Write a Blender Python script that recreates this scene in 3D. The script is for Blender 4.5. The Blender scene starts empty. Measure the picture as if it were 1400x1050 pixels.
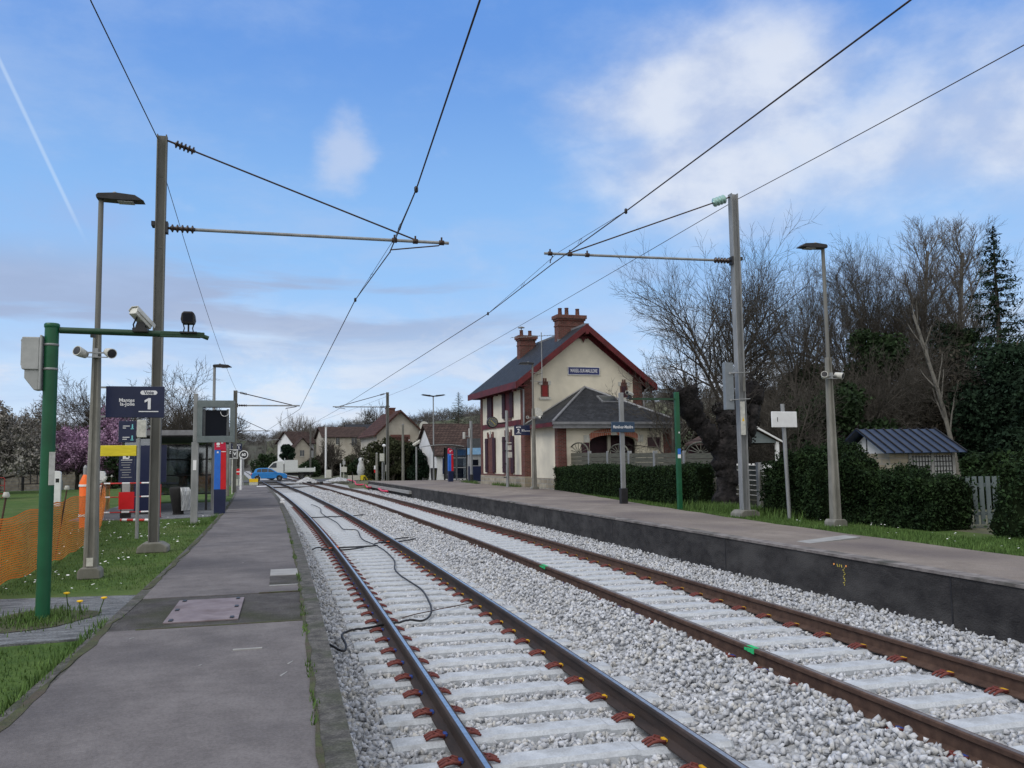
import bpy, math, random
import numpy as np
from mathutils import Vector, Matrix
PI = math.pi
sc = bpy.context.scene
col = bpy.context.collection
RND = random.Random(7)
# ---------------------------------------------------------------- track curve
K, CC, S1 = 0.0015439, -1.80294e-05, 78.0
def th(s):
    m = min(s, S1)
    return -(K*m + CC*m*m/2)
def TR(s, d, z=0.0):
    m = min(s, S1)
    x = -(K*m*m/2 + CC*m**3/6); y = m; t = th(s)
    e = max(s - S1, 0)
    x += math.sin(t)*e; y += math.cos(t)*e
    return Vector((x + d*math.cos(t), y - d*math.sin(t), z))
def RS(s):            # slight drift of the right track and platform
    return 0.00644*min(max(s, 0), 70)
ZL, ZR = 0.45, 0.50
LAWN = 0.42
# ---------------------------------------------------------------- mesh builder
class MB:
    def __init__(s):
        s.v = []; s.f = []; s.m = []; s.s = []
    def add(s, vs, fs, m=0, sm=False):
        o = len(s.v); s.v += [tuple(v) for v in vs]
        for f in fs:
            s.f.append([o+i for i in f]); s.m.append(m); s.s.append(sm)
    def box(s, x0, x1, y0, y1, z0, z1, m=0, M=None):
        vs = [Vector((x, y, z)) for z in (z0, z1) for y in (y0, y1) for x in (x0, x1)]
        if M is not None: vs = [M @ v for v in vs]
        s.add(vs, [(0,2,3,1),(4,5,7,6),(0,1,5,4),(2,6,7,3),(0,4,6,2),(1,3,7,5)], m)
        return s
    def cbox(s, c, sz, m=0, rz=0, rx=0, ry=0):
        M = Matrix.Translation(Vector(c)) @ Matrix.Rotation(rz,4,'Z') @ Matrix.Rotation(ry,4,'Y') @ Matrix.Rotation(rx,4,'X')
        return s.box(-sz[0]/2, sz[0]/2, -sz[1]/2, sz[1]/2, -sz[2]/2, sz[2]/2, m, M)
    def tube(s, pts, r, n=8, m=0, cap=True, sm=True, ph=0.0):
        pts = [Vector(p) for p in pts]; k = len(pts)
        rr = r if isinstance(r, (list, tuple)) else [r]*k
        vs = []; up = None
        for i, p in enumerate(pts):
            t = (pts[min(i+1,k-1)] - pts[max(i-1,0)])
            if t.length < 1e-9: t = Vector((0,0,1))
            t.normalize()
            if up is None:
                a = Vector((0,0,1)) if abs(t.z) < .9 else Vector((1,0,0))
                up = t.cross(a).normalized()
            else:
                up = (up - t*up.dot(t))
                if up.length < 1e-6: up = t.orthogonal()
                up.normalize()
            w = t.cross(up)
            for j in range(n):
                a = 2*PI*j/n + ph
                vs.append(p + (up*math.cos(a) + w*math.sin(a))*rr[i])
        fs = []
        for i in range(k-1):
            for j in range(n):
                a = i*n+j; b = i*n+(j+1)%n
                fs.append((a, b, b+n, a+n))
        s.add(vs, fs, m, sm)
        if cap:
            s.add(vs[:n], [tuple(range(n))[::-1]], m); s.add(vs[-n:], [tuple(range(n))], m)
        return s
    def lathe(s, prof, n=16, m=0, M=None, sm=True):
        vs = []
        for r, z in prof:
            for j in range(n):
                a = 2*PI*j/n; v = Vector((r*math.cos(a), r*math.sin(a), z))
                vs.append(M @ v if M is not None else v)
        fs = []
        for i in range(len(prof)-1):
            for j in range(n):
                a = i*n+j; b = i*n+(j+1)%n; fs.append((a, b, b+n, a+n))
        s.add(vs, fs, m, sm); k = len(prof)
        s.add(vs[:n], [tuple(range(n))[::-1]], m); s.add(vs[(k-1)*n:], [tuple(range(n))], m)
        return s
    def prism(s, poly, lo, hi, ax='y', m=0, M=None):
        n = len(poly); vs = []
        for h in (lo, hi):
            for a, b in poly:
                v = Vector((a, h, b)) if ax == 'y' else (Vector((h, a, b)) if ax == 'x' else Vector((a, b, h)))
                vs.append(M @ v if M is not None else v)
        fs = [tuple(range(n)), tuple(range(2*n-1, n-1, -1))]
        for i in range(n):
            j = (i+1) % n; fs.append((j, i, i+n, j+n))
        s.add(vs, fs, m); return s
    def quad(s, a, b, c, d, m=0):
        s.add([a,b,c,d], [(0,1,2,3)], m); return s
    def build(s, name, mats, parent=None, bevel=0, fix=True):
        me = bpy.data.meshes.new(name)
        me.from_pydata(s.v, [], s.f)
        mats = mats if isinstance(mats, (list, tuple)) else [mats]
        for mt in mats: me.materials.append(mt)
        me.polygons.foreach_set('material_index', s.m)
        me.polygons.foreach_set('use_smooth', s.s)
        me.update()
        if fix and len(s.f) < 20000:
            import bmesh
            bm = bmesh.new(); bm.from_mesh(me); bmesh.ops.recalc_face_normals(bm, faces=bm.faces); bm.to_mesh(me); bm.free()
        o = bpy.data.objects.new(name, me); col.objects.link(o)
        if parent is not None: o.parent = parent
        if bevel:
            b = o.modifiers.new('bevel', 'BEVEL'); b.width = bevel; b.segments = 2; b.limit_method = 'ANGLE'
        return o
def npmesh(name, V, F, mats, parent=None, smooth=False, midx=None, attr=None):
    me = bpy.data.meshes.new(name)
    V = np.ascontiguousarray(V, dtype=np.float32); F = np.ascontiguousarray(F, dtype=np.int32)
    k = F.shape[1]
    me.vertices.add(len(V)); me.vertices.foreach_set('co', V.ravel())
    me.loops.add(F.size); me.loops.foreach_set('vertex_index', F.ravel())
    me.polygons.add(len(F)); me.polygons.foreach_set('loop_start', np.arange(0, F.size, k, dtype=np.int32))
    try: me.polygons.foreach_set('loop_total', np.full(len(F), k, dtype=np.int32))
    except Exception: pass
    mats = mats if isinstance(mats, (list, tuple)) else [mats]
    for mt in mats: me.materials.append(mt)
    if midx is not None: me.polygons.foreach_set('material_index', np.asarray(midx, dtype=np.int32))
    if smooth: me.polygons.foreach_set('use_smooth', np.ones(len(F), dtype=bool))
    if attr is not None:
        a = me.attributes.new('tone', 'FLOAT', 'POINT'); a.data.foreach_set('value', np.asarray(attr, dtype=np.float32))
    me.update(calc_edges=True); me.validate()
    o = bpy.data.objects.new(name, me); col.objects.link(o)
    if parent is not None: o.parent = parent
    return o
def tag(o, label=None, cat=None, group=None, kind=None):
    if label: o['label'] = label
    if cat: o['category'] = cat
    if group: o['group'] = group
    if kind: o['kind'] = kind
    return o
def thing(name, label, cat, loc, rz=0.0, group=None):
    o = bpy.data.objects.new(name, None); col.objects.link(o)
    o.empty_display_size = .2
    o.location = loc; o.rotation_euler = (0, 0, rz)
    return tag(o, label, cat, group)
def tthing(name, label, cat, s, d, z, group=None, rz=0.0):
    return thing(name, label, cat, TR(s, d, z), -th(s) + rz, group)
def copy_tree(o, parent=None):
    c = o.copy(); col.objects.link(c)
    if parent is not None: c.parent = parent
    for ch in list(o.children): copy_tree(ch, c)
    return c
def text(name, s, size, loc, mat, parent, align='CENTER', bold=0.0, rz=0.0, depth=.002, sx=1.0, rx=PI/2, spacing=1.0):
    cu = bpy.data.curves.new(name, 'FONT'); cu.body = s; cu.size = size; cu.align_x = align; cu.align_y = 'CENTER'
    cu.extrude = depth; cu.offset = bold; cu.space_character = spacing; cu.resolution_u = 3
    t = bpy.data.objects.new(name, cu); col.objects.link(t)
    bpy.context.view_layer.update()
    dg = bpy.context.evaluated_depsgraph_get()
    me = bpy.data.meshes.new_from_object(t.evaluated_get(dg))
    bpy.data.objects.remove(t); bpy.data.curves.remove(cu)
    M = Matrix.Translation(Vector(loc)) @ Matrix.Rotation(rz,4,'Z') @ Matrix.Rotation(rx,4,'X') @ Matrix.Diagonal((sx,1,1,1))
    me.transform(M); me.materials.clear(); me.materials.append(mat)
    o = bpy.data.objects.new(name, me); col.objects.link(o); o.parent = parent
    return o
# ---------------------------------------------------------------- materials
def pmat(name, c1, c2=None, scale=8.0, rough=.75, bump=0.0, bscale=None, metal=0.0, c3=None, scale3=.7, contrast=(.35,.65), spec=.4, attr=False, tvar=.5, stretch=None, detail=5, trans=0.0, coords='Object', speck=0.0):
    m = bpy.data.materials.new(name); m.use_nodes = True
    nt = m.node_tree; N = nt.nodes; L = nt.links; b = N['Principled BSDF']
    b.inputs['Roughness'].default_value = rough; b.inputs['Metallic'].default_value = metal
    b.inputs['Specular IOR Level'].default_value = spec
    tc = N.new('ShaderNodeTexCoord'); src = tc.outputs[coords]
    if stretch:
        mp = N.new('ShaderNodeMapping'); mp.inputs['Scale'].default_value = stretch; L.new(src, mp.inputs[0]); src = mp.outputs[0]
    c2 = c2 or tuple(min(1, x*1.25) for x in c1)
    n = N.new('ShaderNodeTexNoise'); n.inputs['Scale'].default_value = scale; n.inputs['Detail'].default_value = detail; n.inputs['Roughness'].default_value = .65
    L.new(src, n.inputs['Vector'])
    r = N.new('ShaderNodeValToRGB'); e = r.color_ramp.elements
    e[0].position, e[1].position = contrast; e[0].color = (*c1, 1); e[1].color = (*c2, 1)
    L.new(n.outputs['Fac'], r.inputs[0]); out = r.outputs[0]
    if c3:
        n3 = N.new('ShaderNodeTexNoise'); n3.inputs['Scale'].default_value = scale3; n3.inputs['Detail'].default_value = 6
        L.new(src, n3.inputs['Vector'])
        r3 = N.new('ShaderNodeValToRGB'); r3.color_ramp.elements[0].position = .48; r3.color_ramp.elements[1].position = .68
        L.new(n3.outputs['Fac'], r3.inputs[0])
        mx = N.new('ShaderNodeMix'); mx.data_type = 'RGBA'; L.new(r3.outputs[0], mx.inputs['Factor']); L.new(out, mx.inputs['A']); mx.inputs['B'].default_value = (*c3, 1); out = mx.outputs['Result']
    if speck:
        ns = N.new('ShaderNodeTexNoise'); ns.inputs['Scale'].default_value = 70; ns.inputs['Detail'].default_value = 3; L.new(tc.outputs[coords], ns.inputs['Vector'])
        ns2 = N.new('ShaderNodeTexNoise'); ns2.inputs['Scale'].default_value = 9; ns2.inputs['Detail'].default_value = 8; ns2.inputs['Roughness'].default_value = .75; L.new(tc.outputs[coords], ns2.inputs['Vector'])
        ad = N.new('ShaderNodeMath'); ad.operation = 'MULTIPLY'; 
        m1 = N.new('ShaderNodeMapRange'); m1.inputs['From Min'].default_value = .3; m1.inputs['From Max'].default_value = .7; m1.inputs['To Min'].default_value = 1-speck; m1.inputs['To Max'].default_value = 1+speck; L.new(ns.outputs['Fac'], m1.inputs['Value'])
        m2 = N.new('ShaderNodeMapRange'); m2.inputs['From Min'].default_value = .3; m2.inputs['From Max'].default_value = .7; m2.inputs['To Min'].default_value = 1-speck*.6; m2.inputs['To Max'].default_value = 1+speck*.6; L.new(ns2.outputs['Fac'], m2.inputs['Value'])
        L.new(m1.outputs[0], ad.inputs[0]); L.new(m2.outputs[0], ad.inputs[1])
        v2 = N.new('ShaderNodeVectorMath'); v2.operation = 'SCALE'; L.new(out, v2.inputs[0]); L.new(ad.outputs[0], v2.inputs['Scale']); out = v2.outputs[0]
    if attr:
        at = N.new('ShaderNodeAttribute'); at.attribute_name = 'tone'
        mm = N.new('ShaderNodeMapRange'); mm.inputs['To Min'].default_value = 1-tvar; mm.inputs['To Max'].default_value = 1+tvar
        L.new(at.outputs['Fac'], mm.inputs['Value'])
        vm = N.new('ShaderNodeVectorMath'); vm.operation = 'SCALE'; L.new(out, vm.inputs[0]); L.new(mm.outputs[0], vm.inputs['Scale']); out = vm.outputs[0]
    L.new(out, b.inputs['Base Color'])
    if trans:
        b.inputs['Subsurface Weight'].default_value = 0
    if bump:
        nb = N.new('ShaderNodeTexNoise'); nb.inputs['Scale'].default_value = bscale or scale*6; nb.inputs['Detail'].default_value = 6
        L.new(src, nb.inputs['Vector'])
        bp = N.new('ShaderNodeBump'); bp.inputs['Strength'].default_value = 1; bp.inputs['Distance'].default_value = bump
        L.new(nb.outputs['Fac'], bp.inputs['Height']); L.new(bp.outputs[0], b.inputs['Normal'])
    return m
def brickmat(name, c1, c2, mortar, w=.22, h=.065, bump=.01, axes='xz', rough=.85, msize=.012, dirt=None):
    m = pmat(name, c1, c2, rough=rough); nt = m.node_tree; N = nt.nodes; L = nt.links; b = N['Principled BSDF']
    tc = N.new('ShaderNodeTexCoord'); sp = N.new('ShaderNodeSeparateXYZ'); L.new(tc.outputs['Object'], sp.inputs[0])
    cb = N.new('ShaderNodeCombineXYZ'); 
    if axes == 'xz': 
        ad = N.new('ShaderNodeMath'); ad.operation='ADD'; L.new(sp.outputs[0], ad.inputs[0]); L.new(sp.outputs[1], ad.inputs[1]); L.new(ad.outputs[0], cb.inputs[0])
        L.new(sp.outputs[2], cb.inputs[1])
    else:
        L.new(sp.outputs[0], cb.inputs[0]); L.new(sp.outputs[1], cb.inputs[1])
    br = N.new('ShaderNodeTexBrick'); br.inputs['Scale'].default_value = 1; br.inputs['Brick Width'].default_value = w; br.inputs['Row Height'].default_value = h
    br.inputs['Mortar Size'].default_value = msize; br.inputs['Color1'].default_value = (*c1,1); br.inputs['Color2'].default_value = (*c2,1); br.inputs['Mortar'].default_value = (*mortar,1)
    br.inputs['Bias'].default_value = 0
    L.new(cb.outputs[0], br.inputs['Vector'])
    n = N.new('ShaderNodeTexNoise'); n.inputs['Scale'].default_value = 3; n.inputs['Detail'].default_value = 7; L.new(tc.outputs['Object'], n.inputs['Vector'])
    mr = N.new('ShaderNodeMapRange'); mr.inputs['To Min'].default_value = .55; mr.inputs['To Max'].default_value = 1.4; L.new(n.outputs['Fac'], mr.inputs['Value'])
    vm = N.new('ShaderNodeVectorMath'); vm.operation = 'SCALE'; L.new(br.outputs['Color'], vm.inputs[0]); L.new(mr.outputs[0], vm.inputs['Scale'])
    L.new(vm.outputs[0], b.inputs['Base Color'])
    bp = N.new('ShaderNodeBump'); bp.inputs['Distance'].default_value = bump; bp.invert = True; L.new(br.outputs['Fac'], bp.inputs['Height']); L.new(bp.outputs[0], b.inputs['Normal'])
    return m
def glass(name, c=(.02,.03,.04), rough=.08):
    m = bpy.data.materials.new(name); m.use_nodes = True; b = m.node_tree.nodes['Principled BSDF']
    b.inputs['Base Color'].default_value = (*c, 1); b.inputs['Roughness'].default_value = rough; b.inputs['Specular IOR Level'].default_value = .6
    return m
def clearglass(name, tint=(.42,.46,.48), f=.2):
    m = bpy.data.materials.new(name); m.use_nodes = True; nt = m.node_tree; N = nt.nodes; L = nt.links
    N.remove(N['Principled BSDF']); o = N['Material Output']
    t = N.new('ShaderNodeBsdfTransparent'); t.inputs[0].default_value = (*tint, 1)
    g = N.new('ShaderNodeBsdfGlossy'); g.inputs['Roughness'].default_value = .06; g.inputs[0].default_value = (.8,.85,.9,1)
    mx = N.new('ShaderNodeMixShader'); mx.inputs[0].default_value = f
    L.new(t.outputs[0], mx.inputs[1]); L.new(g.outputs[0], mx.inputs[2]); L.new(mx.outputs[0], o.inputs[0])
    return m
M = {}
M['asphalt'] = pmat('platform_asphalt', (.125,.115,.115), (.176,.163,.162), scale=2.2, rough=.92, bump=.004, bscale=160, c3=(.09,.084,.088), scale3=.5, spec=.2, speck=.16)
M['asphaltR'] = pmat('right_platform_asphalt', (.178,.152,.133), (.252,.219,.192), scale=1.6, rough=.92, bump=.004, bscale=160, c3=(.13,.11,.105), scale3=.4, spec=.2, speck=.15)
M['oldasphalt'] = pmat('old_dark_asphalt', (.055,.051,.05), (.095,.09,.087), scale=5, rough=.95, bump=.008, bscale=120, c3=(.05,.052,.035), scale3=1.4, spec=.2, speck=.35)
M['pathgrey'] = pmat('worn_path_asphalt', (.09,.095,.1), (.2,.21,.22), scale=7, rough=.95, bump=.01, bscale=90, stretch=(.5,1.6,1), spec=.2, speck=.35)
M['kerb'] = pmat('kerb_concrete', (.055,.052,.048), (.115,.11,.10), scale=9, rough=.95, bump=.008, bscale=60, c3=(.05,.055,.035), scale3=3, speck=.35)
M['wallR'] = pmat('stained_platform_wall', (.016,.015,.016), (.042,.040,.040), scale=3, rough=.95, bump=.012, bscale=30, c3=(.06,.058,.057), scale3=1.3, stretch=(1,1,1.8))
M['ballast'] = pmat('ballast_stone', (.37,.385,.41), (.53,.545,.575), scale=5, rough=.9, attr=True, tvar=.26, bump=.004, bscale=90, c3=(.46,.45,.42), scale3=9, spec=.2)
M['sleeper'] = pmat('sleeper_concrete', (.38,.405,.435), (.50,.53,.56), scale=4, rough=.8, bump=.002, bscale=70, c3=(.33,.345,.36), scale3=5, spec=.3, speck=.12)
M['rustdark'] = pmat('rail_side_dark', (.022,.016,.014), (.05,.034,.028), scale=10, rough=.75, bump=.001, bscale=90, stretch=(1,.2,1))
M['rust'] = pmat('rail_side_rust', (.05,.027,.019), (.095,.055,.038), scale=8, rough=.85, bump=.001, bscale=90)
M['steel'] = pmat('rail_top_polished', (.42,.43,.45), (.62,.63,.66), scale=12, rough=.3, metal=1.0)
M['steeldull'] = pmat('rail_top_dull', (.16,.13,.115), (.30,.27,.25), scale=8, rough=.42, metal=.6)
M['clipred'] = pmat('clip_red_oxide', (.10,.024,.02), (.18,.045,.034), scale=40, rough=.7)
M['clipyellow'] = pmat('insulator_yellow', (.75,.42,.02), (.85,.5,.03), rough=.5)
M['clipblue'] = pmat('insulator_blue', (.03,.06,.25), (.04,.09,.35), rough=.5)
M['grass'] = pmat('lawn_turf', (.045,.085,.02), (.085,.135,.036), scale=3, rough=.95, bump=.03, bscale=25, c3=(.10,.13,.045), scale3=.6, spec=.1)
M['blade'] = pmat('grass_blades', (.05,.10,.022), (.10,.165,.045), scale=2, rough=.8, attr=True, tvar=.4, spec=.2)
M['earth'] = pmat('rough_ground', (.06,.065,.035), (.12,.115,.07), scale=1.2, rough=.95, bump=.05, bscale=6, c3=(.05,.075,.025), scale3=.2)
M['galv'] = pmat('galvanised_steel', (.21,.22,.225), (.31,.32,.325), scale=6, rough=.6, metal=.25, stretch=(1,1,.25), spec=.3)
M['mast'] = pmat('mast_weathered_steel', (.13,.13,.12), (.2,.2,.185), scale=4, rough=.75, metal=.15, stretch=(1,1,.2), c3=(.095,.095,.085), scale3=1.5)  # weathered steel, base colour darkened so masts read as backlit
M['conc'] = pmat('post_concrete', (.15,.148,.13), (.24,.235,.21), scale=5, rough=.92, bump=.004, bscale=60, stretch=(1,1,.4), c3=(.13,.13,.11), scale3=2)
M['greenpaint'] = pmat('green_painted_steel', (.005,.075,.03), (.009,.10,.042), scale=3, rough=.42, c3=(.006,.06,.026), scale3=2)
M['greendark'] = pmat('dark_green_arm_paint', (.012,.045,.022), (.018,.06,.03), rough=.45)
M['black'] = pmat('black_metal', (.012,.012,.014), (.025,.025,.028), rough=.5)
M['rubber'] = pmat('black_rubber', (.01,.01,.01), (.018,.018,.018), rough=.85)
M['white'] = pmat('white_enamel', (.68,.69,.70), (.78,.79,.8), scale=5, rough=.45)
M['offwhite'] = pmat('weathered_white_plastic', (.42,.42,.38), (.6,.6,.55), scale=12, rough=.55)
M['greybox'] = pmat('grey_cabinet_paint', (.3,.31,.31), (.38,.39,.39), scale=6, rough=.5)
M['darkgrey'] = pmat('dark_grey_paint', (.07,.08,.085), (.1,.11,.12), scale=6, rough=.45)
M['framegrey'] = pmat('grey_green_frame_paint', (.11,.14,.145), (.15,.18,.185), scale=6, rough=.45)
M['navy'] = pmat('navy_sign_face', (.009,.015,.05), (.013,.02,.062), scale=3, rough=.35)
M['whitetxt'] = pmat('white_lettering', (.75,.76,.78), (.8,.81,.83), rough=.5)
M['cyantxt'] = pmat('cyan_lettering', (.15,.5,.55), (.2,.6,.65), rough=.5)
M['yellow'] = pmat('yellow_sign_face', (.62,.5,.02), (.75,.62,.03), scale=9, rough=.5, stretch=(.5,.5,3))
M['red'] = pmat('red_gloss_paint', (.5,.008,.012), (.6,.012,.02), scale=3, rough=.35)
M['crimson'] = pmat('crimson_top_paint', (.45,.01,.04), (.55,.015,.06), scale=3, rough=.35)
M['blue'] = pmat('blue_gloss_paint', (.02,.12,.5), (.025,.16,.6), scale=3, rough=.35)
M['orange'] = pmat('orange_mesh_plastic', (.75,.19,.02), (.88,.27,.035), scale=3, rough=.6)
M['orangeplain'] = pmat('orange_sleeve_plastic', (.8,.12,.01), (.9,.17,.02), scale=3, rough=.5)
M['redrail'] = pmat('barrier_red_plastic', (.4,.02,.02), (.55,.04,.03), rough=.5)
M['cable'] = pmat('black_cable', (.012,.012,.014), (.03,.03,.034), rough=.6)
M['hose'] = pmat('red_pink_hose', (.5,.03,.08), (.65,.05,.1), rough=.5)
M['wire'] = pmat('overhead_wire', (.035,.022,.018), (.06,.035,.025), rough=.6, metal=.3)
M['insul'] = pmat('dark_brown_insulator', (.02,.013,.012), (.04,.025,.02), rough=.25)
M['glassins'] = pmat('green_glass_insulator', (.25,.42,.38), (.35,.55,.5), rough=.1, spec=.8)
M['cream'] = pmat('cream_render', (.66,.615,.495), (.74,.69,.56), scale=1.6, rough=.92, bump=.003, bscale=60, c3=(.58,.545,.45), scale3=.6)
M['cream2'] = pmat('ochre_cream_render', (.38,.355,.30), (.46,.43,.37), scale=1.6, rough=.92, c3=(.33,.30,.25), scale3=.6)
M['brick'] = brickmat('red_brick', (.10,.022,.018), (.175,.042,.032), (.13,.10,.085))
M['brickarch'] = brickmat('arch_brick', (.36,.09,.05), (.46,.14,.08), (.5,.42,.36), w=.11, h=.30)
M['redtrim'] = pmat('dark_red_trim_paint', (.085,.008,.012), (.125,.012,.016), scale=5, rough=.6, c3=(.06,.008,.01), scale3=1.5)
M['shutter'] = pmat('dark_plum_shutter', (.028,.010,.018), (.05,.016,.026), scale=5, rough=.65)
M['slate'] = brickmat('slate_roof', (.020,.022,.026), (.038,.041,.048), (.012,.013,.015), w=.22, h=.16, bump=.008, axes='xy', rough=.6, msize=.008)
M['zinc'] = pmat('zinc_flashing', (.16,.165,.175), (.24,.245,.26), scale=4, rough=.5, metal=.3)
M['rubble'] = brickmat('rubble_stone', (.26,.22,.16), (.38,.34,.26), (.3,.28,.24), w=.45, h=.22, bump=.02, msize=.03)
M['tile'] = brickmat('brown_clay_tiles', (.05,.034,.030), (.085,.058,.050), (.03,.02,.018), w=.3, h=.22, bump=.03, rough=.85, msize=.02)
M['tilered'] = brickmat('red_clay_tiles', (.062,.032,.026), (.10,.052,.042), (.035,.02,.018), w=.3, h=.28, bump=.03, rough=.85, msize=.02)
M['signblue'] = pmat('old_enamel_blue', (.012,.02,.11), (.018,.03,.14), scale=8, rough=.35)
M['slateblue'] = pmat('slate_blue_sign_face', (.03,.06,.11), (.04,.075,.13), scale=8, rough=.4)
M['whitewall'] = pmat('white_render', (.62,.63,.64), (.7,.71,.72), scale=1.5, rough=.9)
M['wood'] = pmat('grey_green_fence_board', (.065,.066,.05), (.12,.118,.092), scale=6, rough=.9, stretch=(.4,.4,4), bump=.004, bscale=30)
M['bark'] = pmat('grey_brown_bark', (.05,.045,.038), (.09,.08,.068), scale=9, rough=.95, bump=.02, bscale=30, stretch=(1,1,.3))
M['barklight'] = pmat('pale_grey_bark', (.13,.125,.11), (.2,.19,.165), scale=6, rough=.95)
M['darkbark'] = pmat('blackened_knotty_bark', (.003,.0025,.003), (.009,.0075,.008), scale=5, rough=.95, bump=.06, bscale=14, c3=(.03,.026,.026), scale3=6)
M['twig'] = pmat('fine_twigs', (.055,.050,.043), (.095,.087,.075), scale=1, rough=.95, spec=.1)
M['twigpale'] = pmat('pale_fine_twigs', (.13,.115,.10), (.19,.17,.15), scale=1, rough=.95, spec=.1)
M['hedge'] = pmat('hedge_leaves', (.010,.022,.009), (.022,.042,.014), scale=2.5, rough=.8, attr=True, tvar=.6, spec=.15)
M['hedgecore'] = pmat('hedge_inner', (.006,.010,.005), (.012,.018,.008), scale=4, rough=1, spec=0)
M['evergreen'] = pmat('evergreen_needles', (.008,.018,.011), (.018,.034,.018), scale=.5, rough=.85, attr=True, tvar=.6, spec=.1)
M['ivy'] = pmat('ivy_leaves', (.012,.024,.010), (.026,.046,.018), scale=.6, rough=.75, attr=True, tvar=.6, spec=.2)
M['brush'] = pmat('winter_undergrowth', (.034,.031,.025), (.062,.056,.044), scale=.5, rough=.95, attr=True, tvar=.5, spec=.05)
M['panelgrey'] = pmat('blue_grey_panel', (.15,.175,.20), (.2,.225,.25), scale=3, rough=.5)
M['olive'] = pmat('olive_shrub_leaves', (.03,.036,.018), (.055,.062,.032), scale=.8, rough=.85, attr=True, tvar=.5, spec=.1)
M['pinkbloom'] = pmat('purple_pink_blossom', (.25,.14,.24), (.38,.25,.36), scale=.7, rough=.9, attr=True, tvar=.45)
M['whitebloom'] = pmat('greyish_white_blossom', (.15,.14,.128), (.27,.255,.23), scale=.7, rough=.9, attr=True, tvar=.5)
M['hill'] = pmat('wooded_hillside', (.05,.047,.038), (.085,.08,.066), scale=.06, rough=1, bump=.8, bscale=.5, c3=(.045,.06,.028), scale3=.03)
M['hillwood'] = pmat('distant_bare_wood', (.085,.08,.076), (.125,.118,.11), scale=.03, rough=1, attr=True, tvar=.35, spec=0)  # grey bare twigs, colour also lightened and greyed in place of distance haze
M['metalroof'] = pmat('blue_grey_metal_roof', (.014,.028,.065), (.026,.045,.09), scale=2, rough=.5, metal=.1)
M['carblue'] = pmat('bright_blue_car_paint', (.008,.19,.55), (.01,.22,.6), rough=.25, spec=.6)
M['carwhite'] = pmat('white_van_paint', (.55,.58,.56), (.62,.65,.63), rough=.35)
M['tyre'] = pmat('tyre_rubber', (.012,.012,.012), (.02,.02,.02), rough=.9)
M['alloy'] = pmat('alloy_rim', (.4,.4,.42), (.5,.5,.52), rough=.35, metal=.7)
M['glassdark'] = glass('dark_window_glass')
M['glassclear'] = clearglass('shelter_glass')
M['screen'] = glass('dark_screen_glass', (.004,.006,.012), .4)
M['plasticwrap'] = pmat('clear_bin_bag', (.35,.37,.38), (.6,.62,.62), scale=9, rough=.25, stretch=(3,3,.4), contrast=(.42,.6))
M['plate'] = pmat('pinkish_steel_hatch', (.16,.13,.14), (.22,.185,.195), scale=5, rough=.7, c3=(.12,.09,.09), scale3=3)
M['lightconc'] = pmat('pale_concrete', (.24,.24,.235), (.32,.32,.31), scale=4, rough=.9, bump=.003, bscale=60)
M['greenspray'] = pmat('green_spray_paint', (.02,.35,.12), (.03,.5,.18), scale=20, rough=.7)
M['yellowchalk'] = pmat('yellow_marker_paint', (.5,.42,.08), (.6,.5,.1), rough=.8)
M['orangedot'] = pmat('orange_survey_dot', (.75,.3,.08), (.85,.36,.1), rough=.6)
M['petal_yellow'] = pmat('dandelion_yellow', (.75,.45,.01), (.85,.55,.02), rough=.7)
M['petal_white'] = pmat('daisy_white', (.75,.75,.72), (.85,.85,.82), rough=.7)
M['moss'] = pmat('moss_and_weeds', (.045,.048,.025), (.075,.085,.035), scale=10, rough=.95, bump=.02, bscale=50, c3=(.075,.062,.045), scale3=6)
M['roadtar'] = pmat('crossing_road_tar', (.05,.05,.053), (.08,.08,.084), scale=2, rough=.9)
for k_ in ('slate','tile','tilered','hedge','ivy'): M[k_].node_tree.nodes['Principled BSDF'].inputs['Specular IOR Level'].default_value = .12
M['screen'].node_tree.nodes['Principled BSDF'].inputs['Specular IOR Level'].default_value = .15
M['windowred'] = pmat('faded_red_board', (.20,.014,.014), (.27,.02,.02), rough=.6)
# ---------------------------------------------------------------- camera
YAW, PIT, ROL, FPX, HC = .248413, .089217, .014987, 1171.3, 1.88935
F = Vector((math.sin(YAW)*math.cos(PIT), math.cos(YAW)*math.cos(PIT), math.sin(PIT)))
Rr = Vector((math.cos(YAW), -math.sin(YAW), 0)); U = Rr.cross(F)
R2 = Rr*math.cos(ROL) - U*math.sin(ROL); U2 = U*math.cos(ROL) + Rr*math.sin(ROL)
cd = bpy.data.cameras.new('camera'); cam = bpy.data.objects.new('camera', cd); col.objects.link(cam)
cam.matrix_world = Matrix(((R2.x,U2.x,-F.x,0),(R2.y,U2.y,-F.y,0),(R2.z,U2.z,-F.z,HC),(0,0,0,1)))
cd.sensor_width = 36; cd.lens = FPX/1400*36; cd.clip_end = 6000; cd.clip_start = .05
sc.camera = cam
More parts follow.
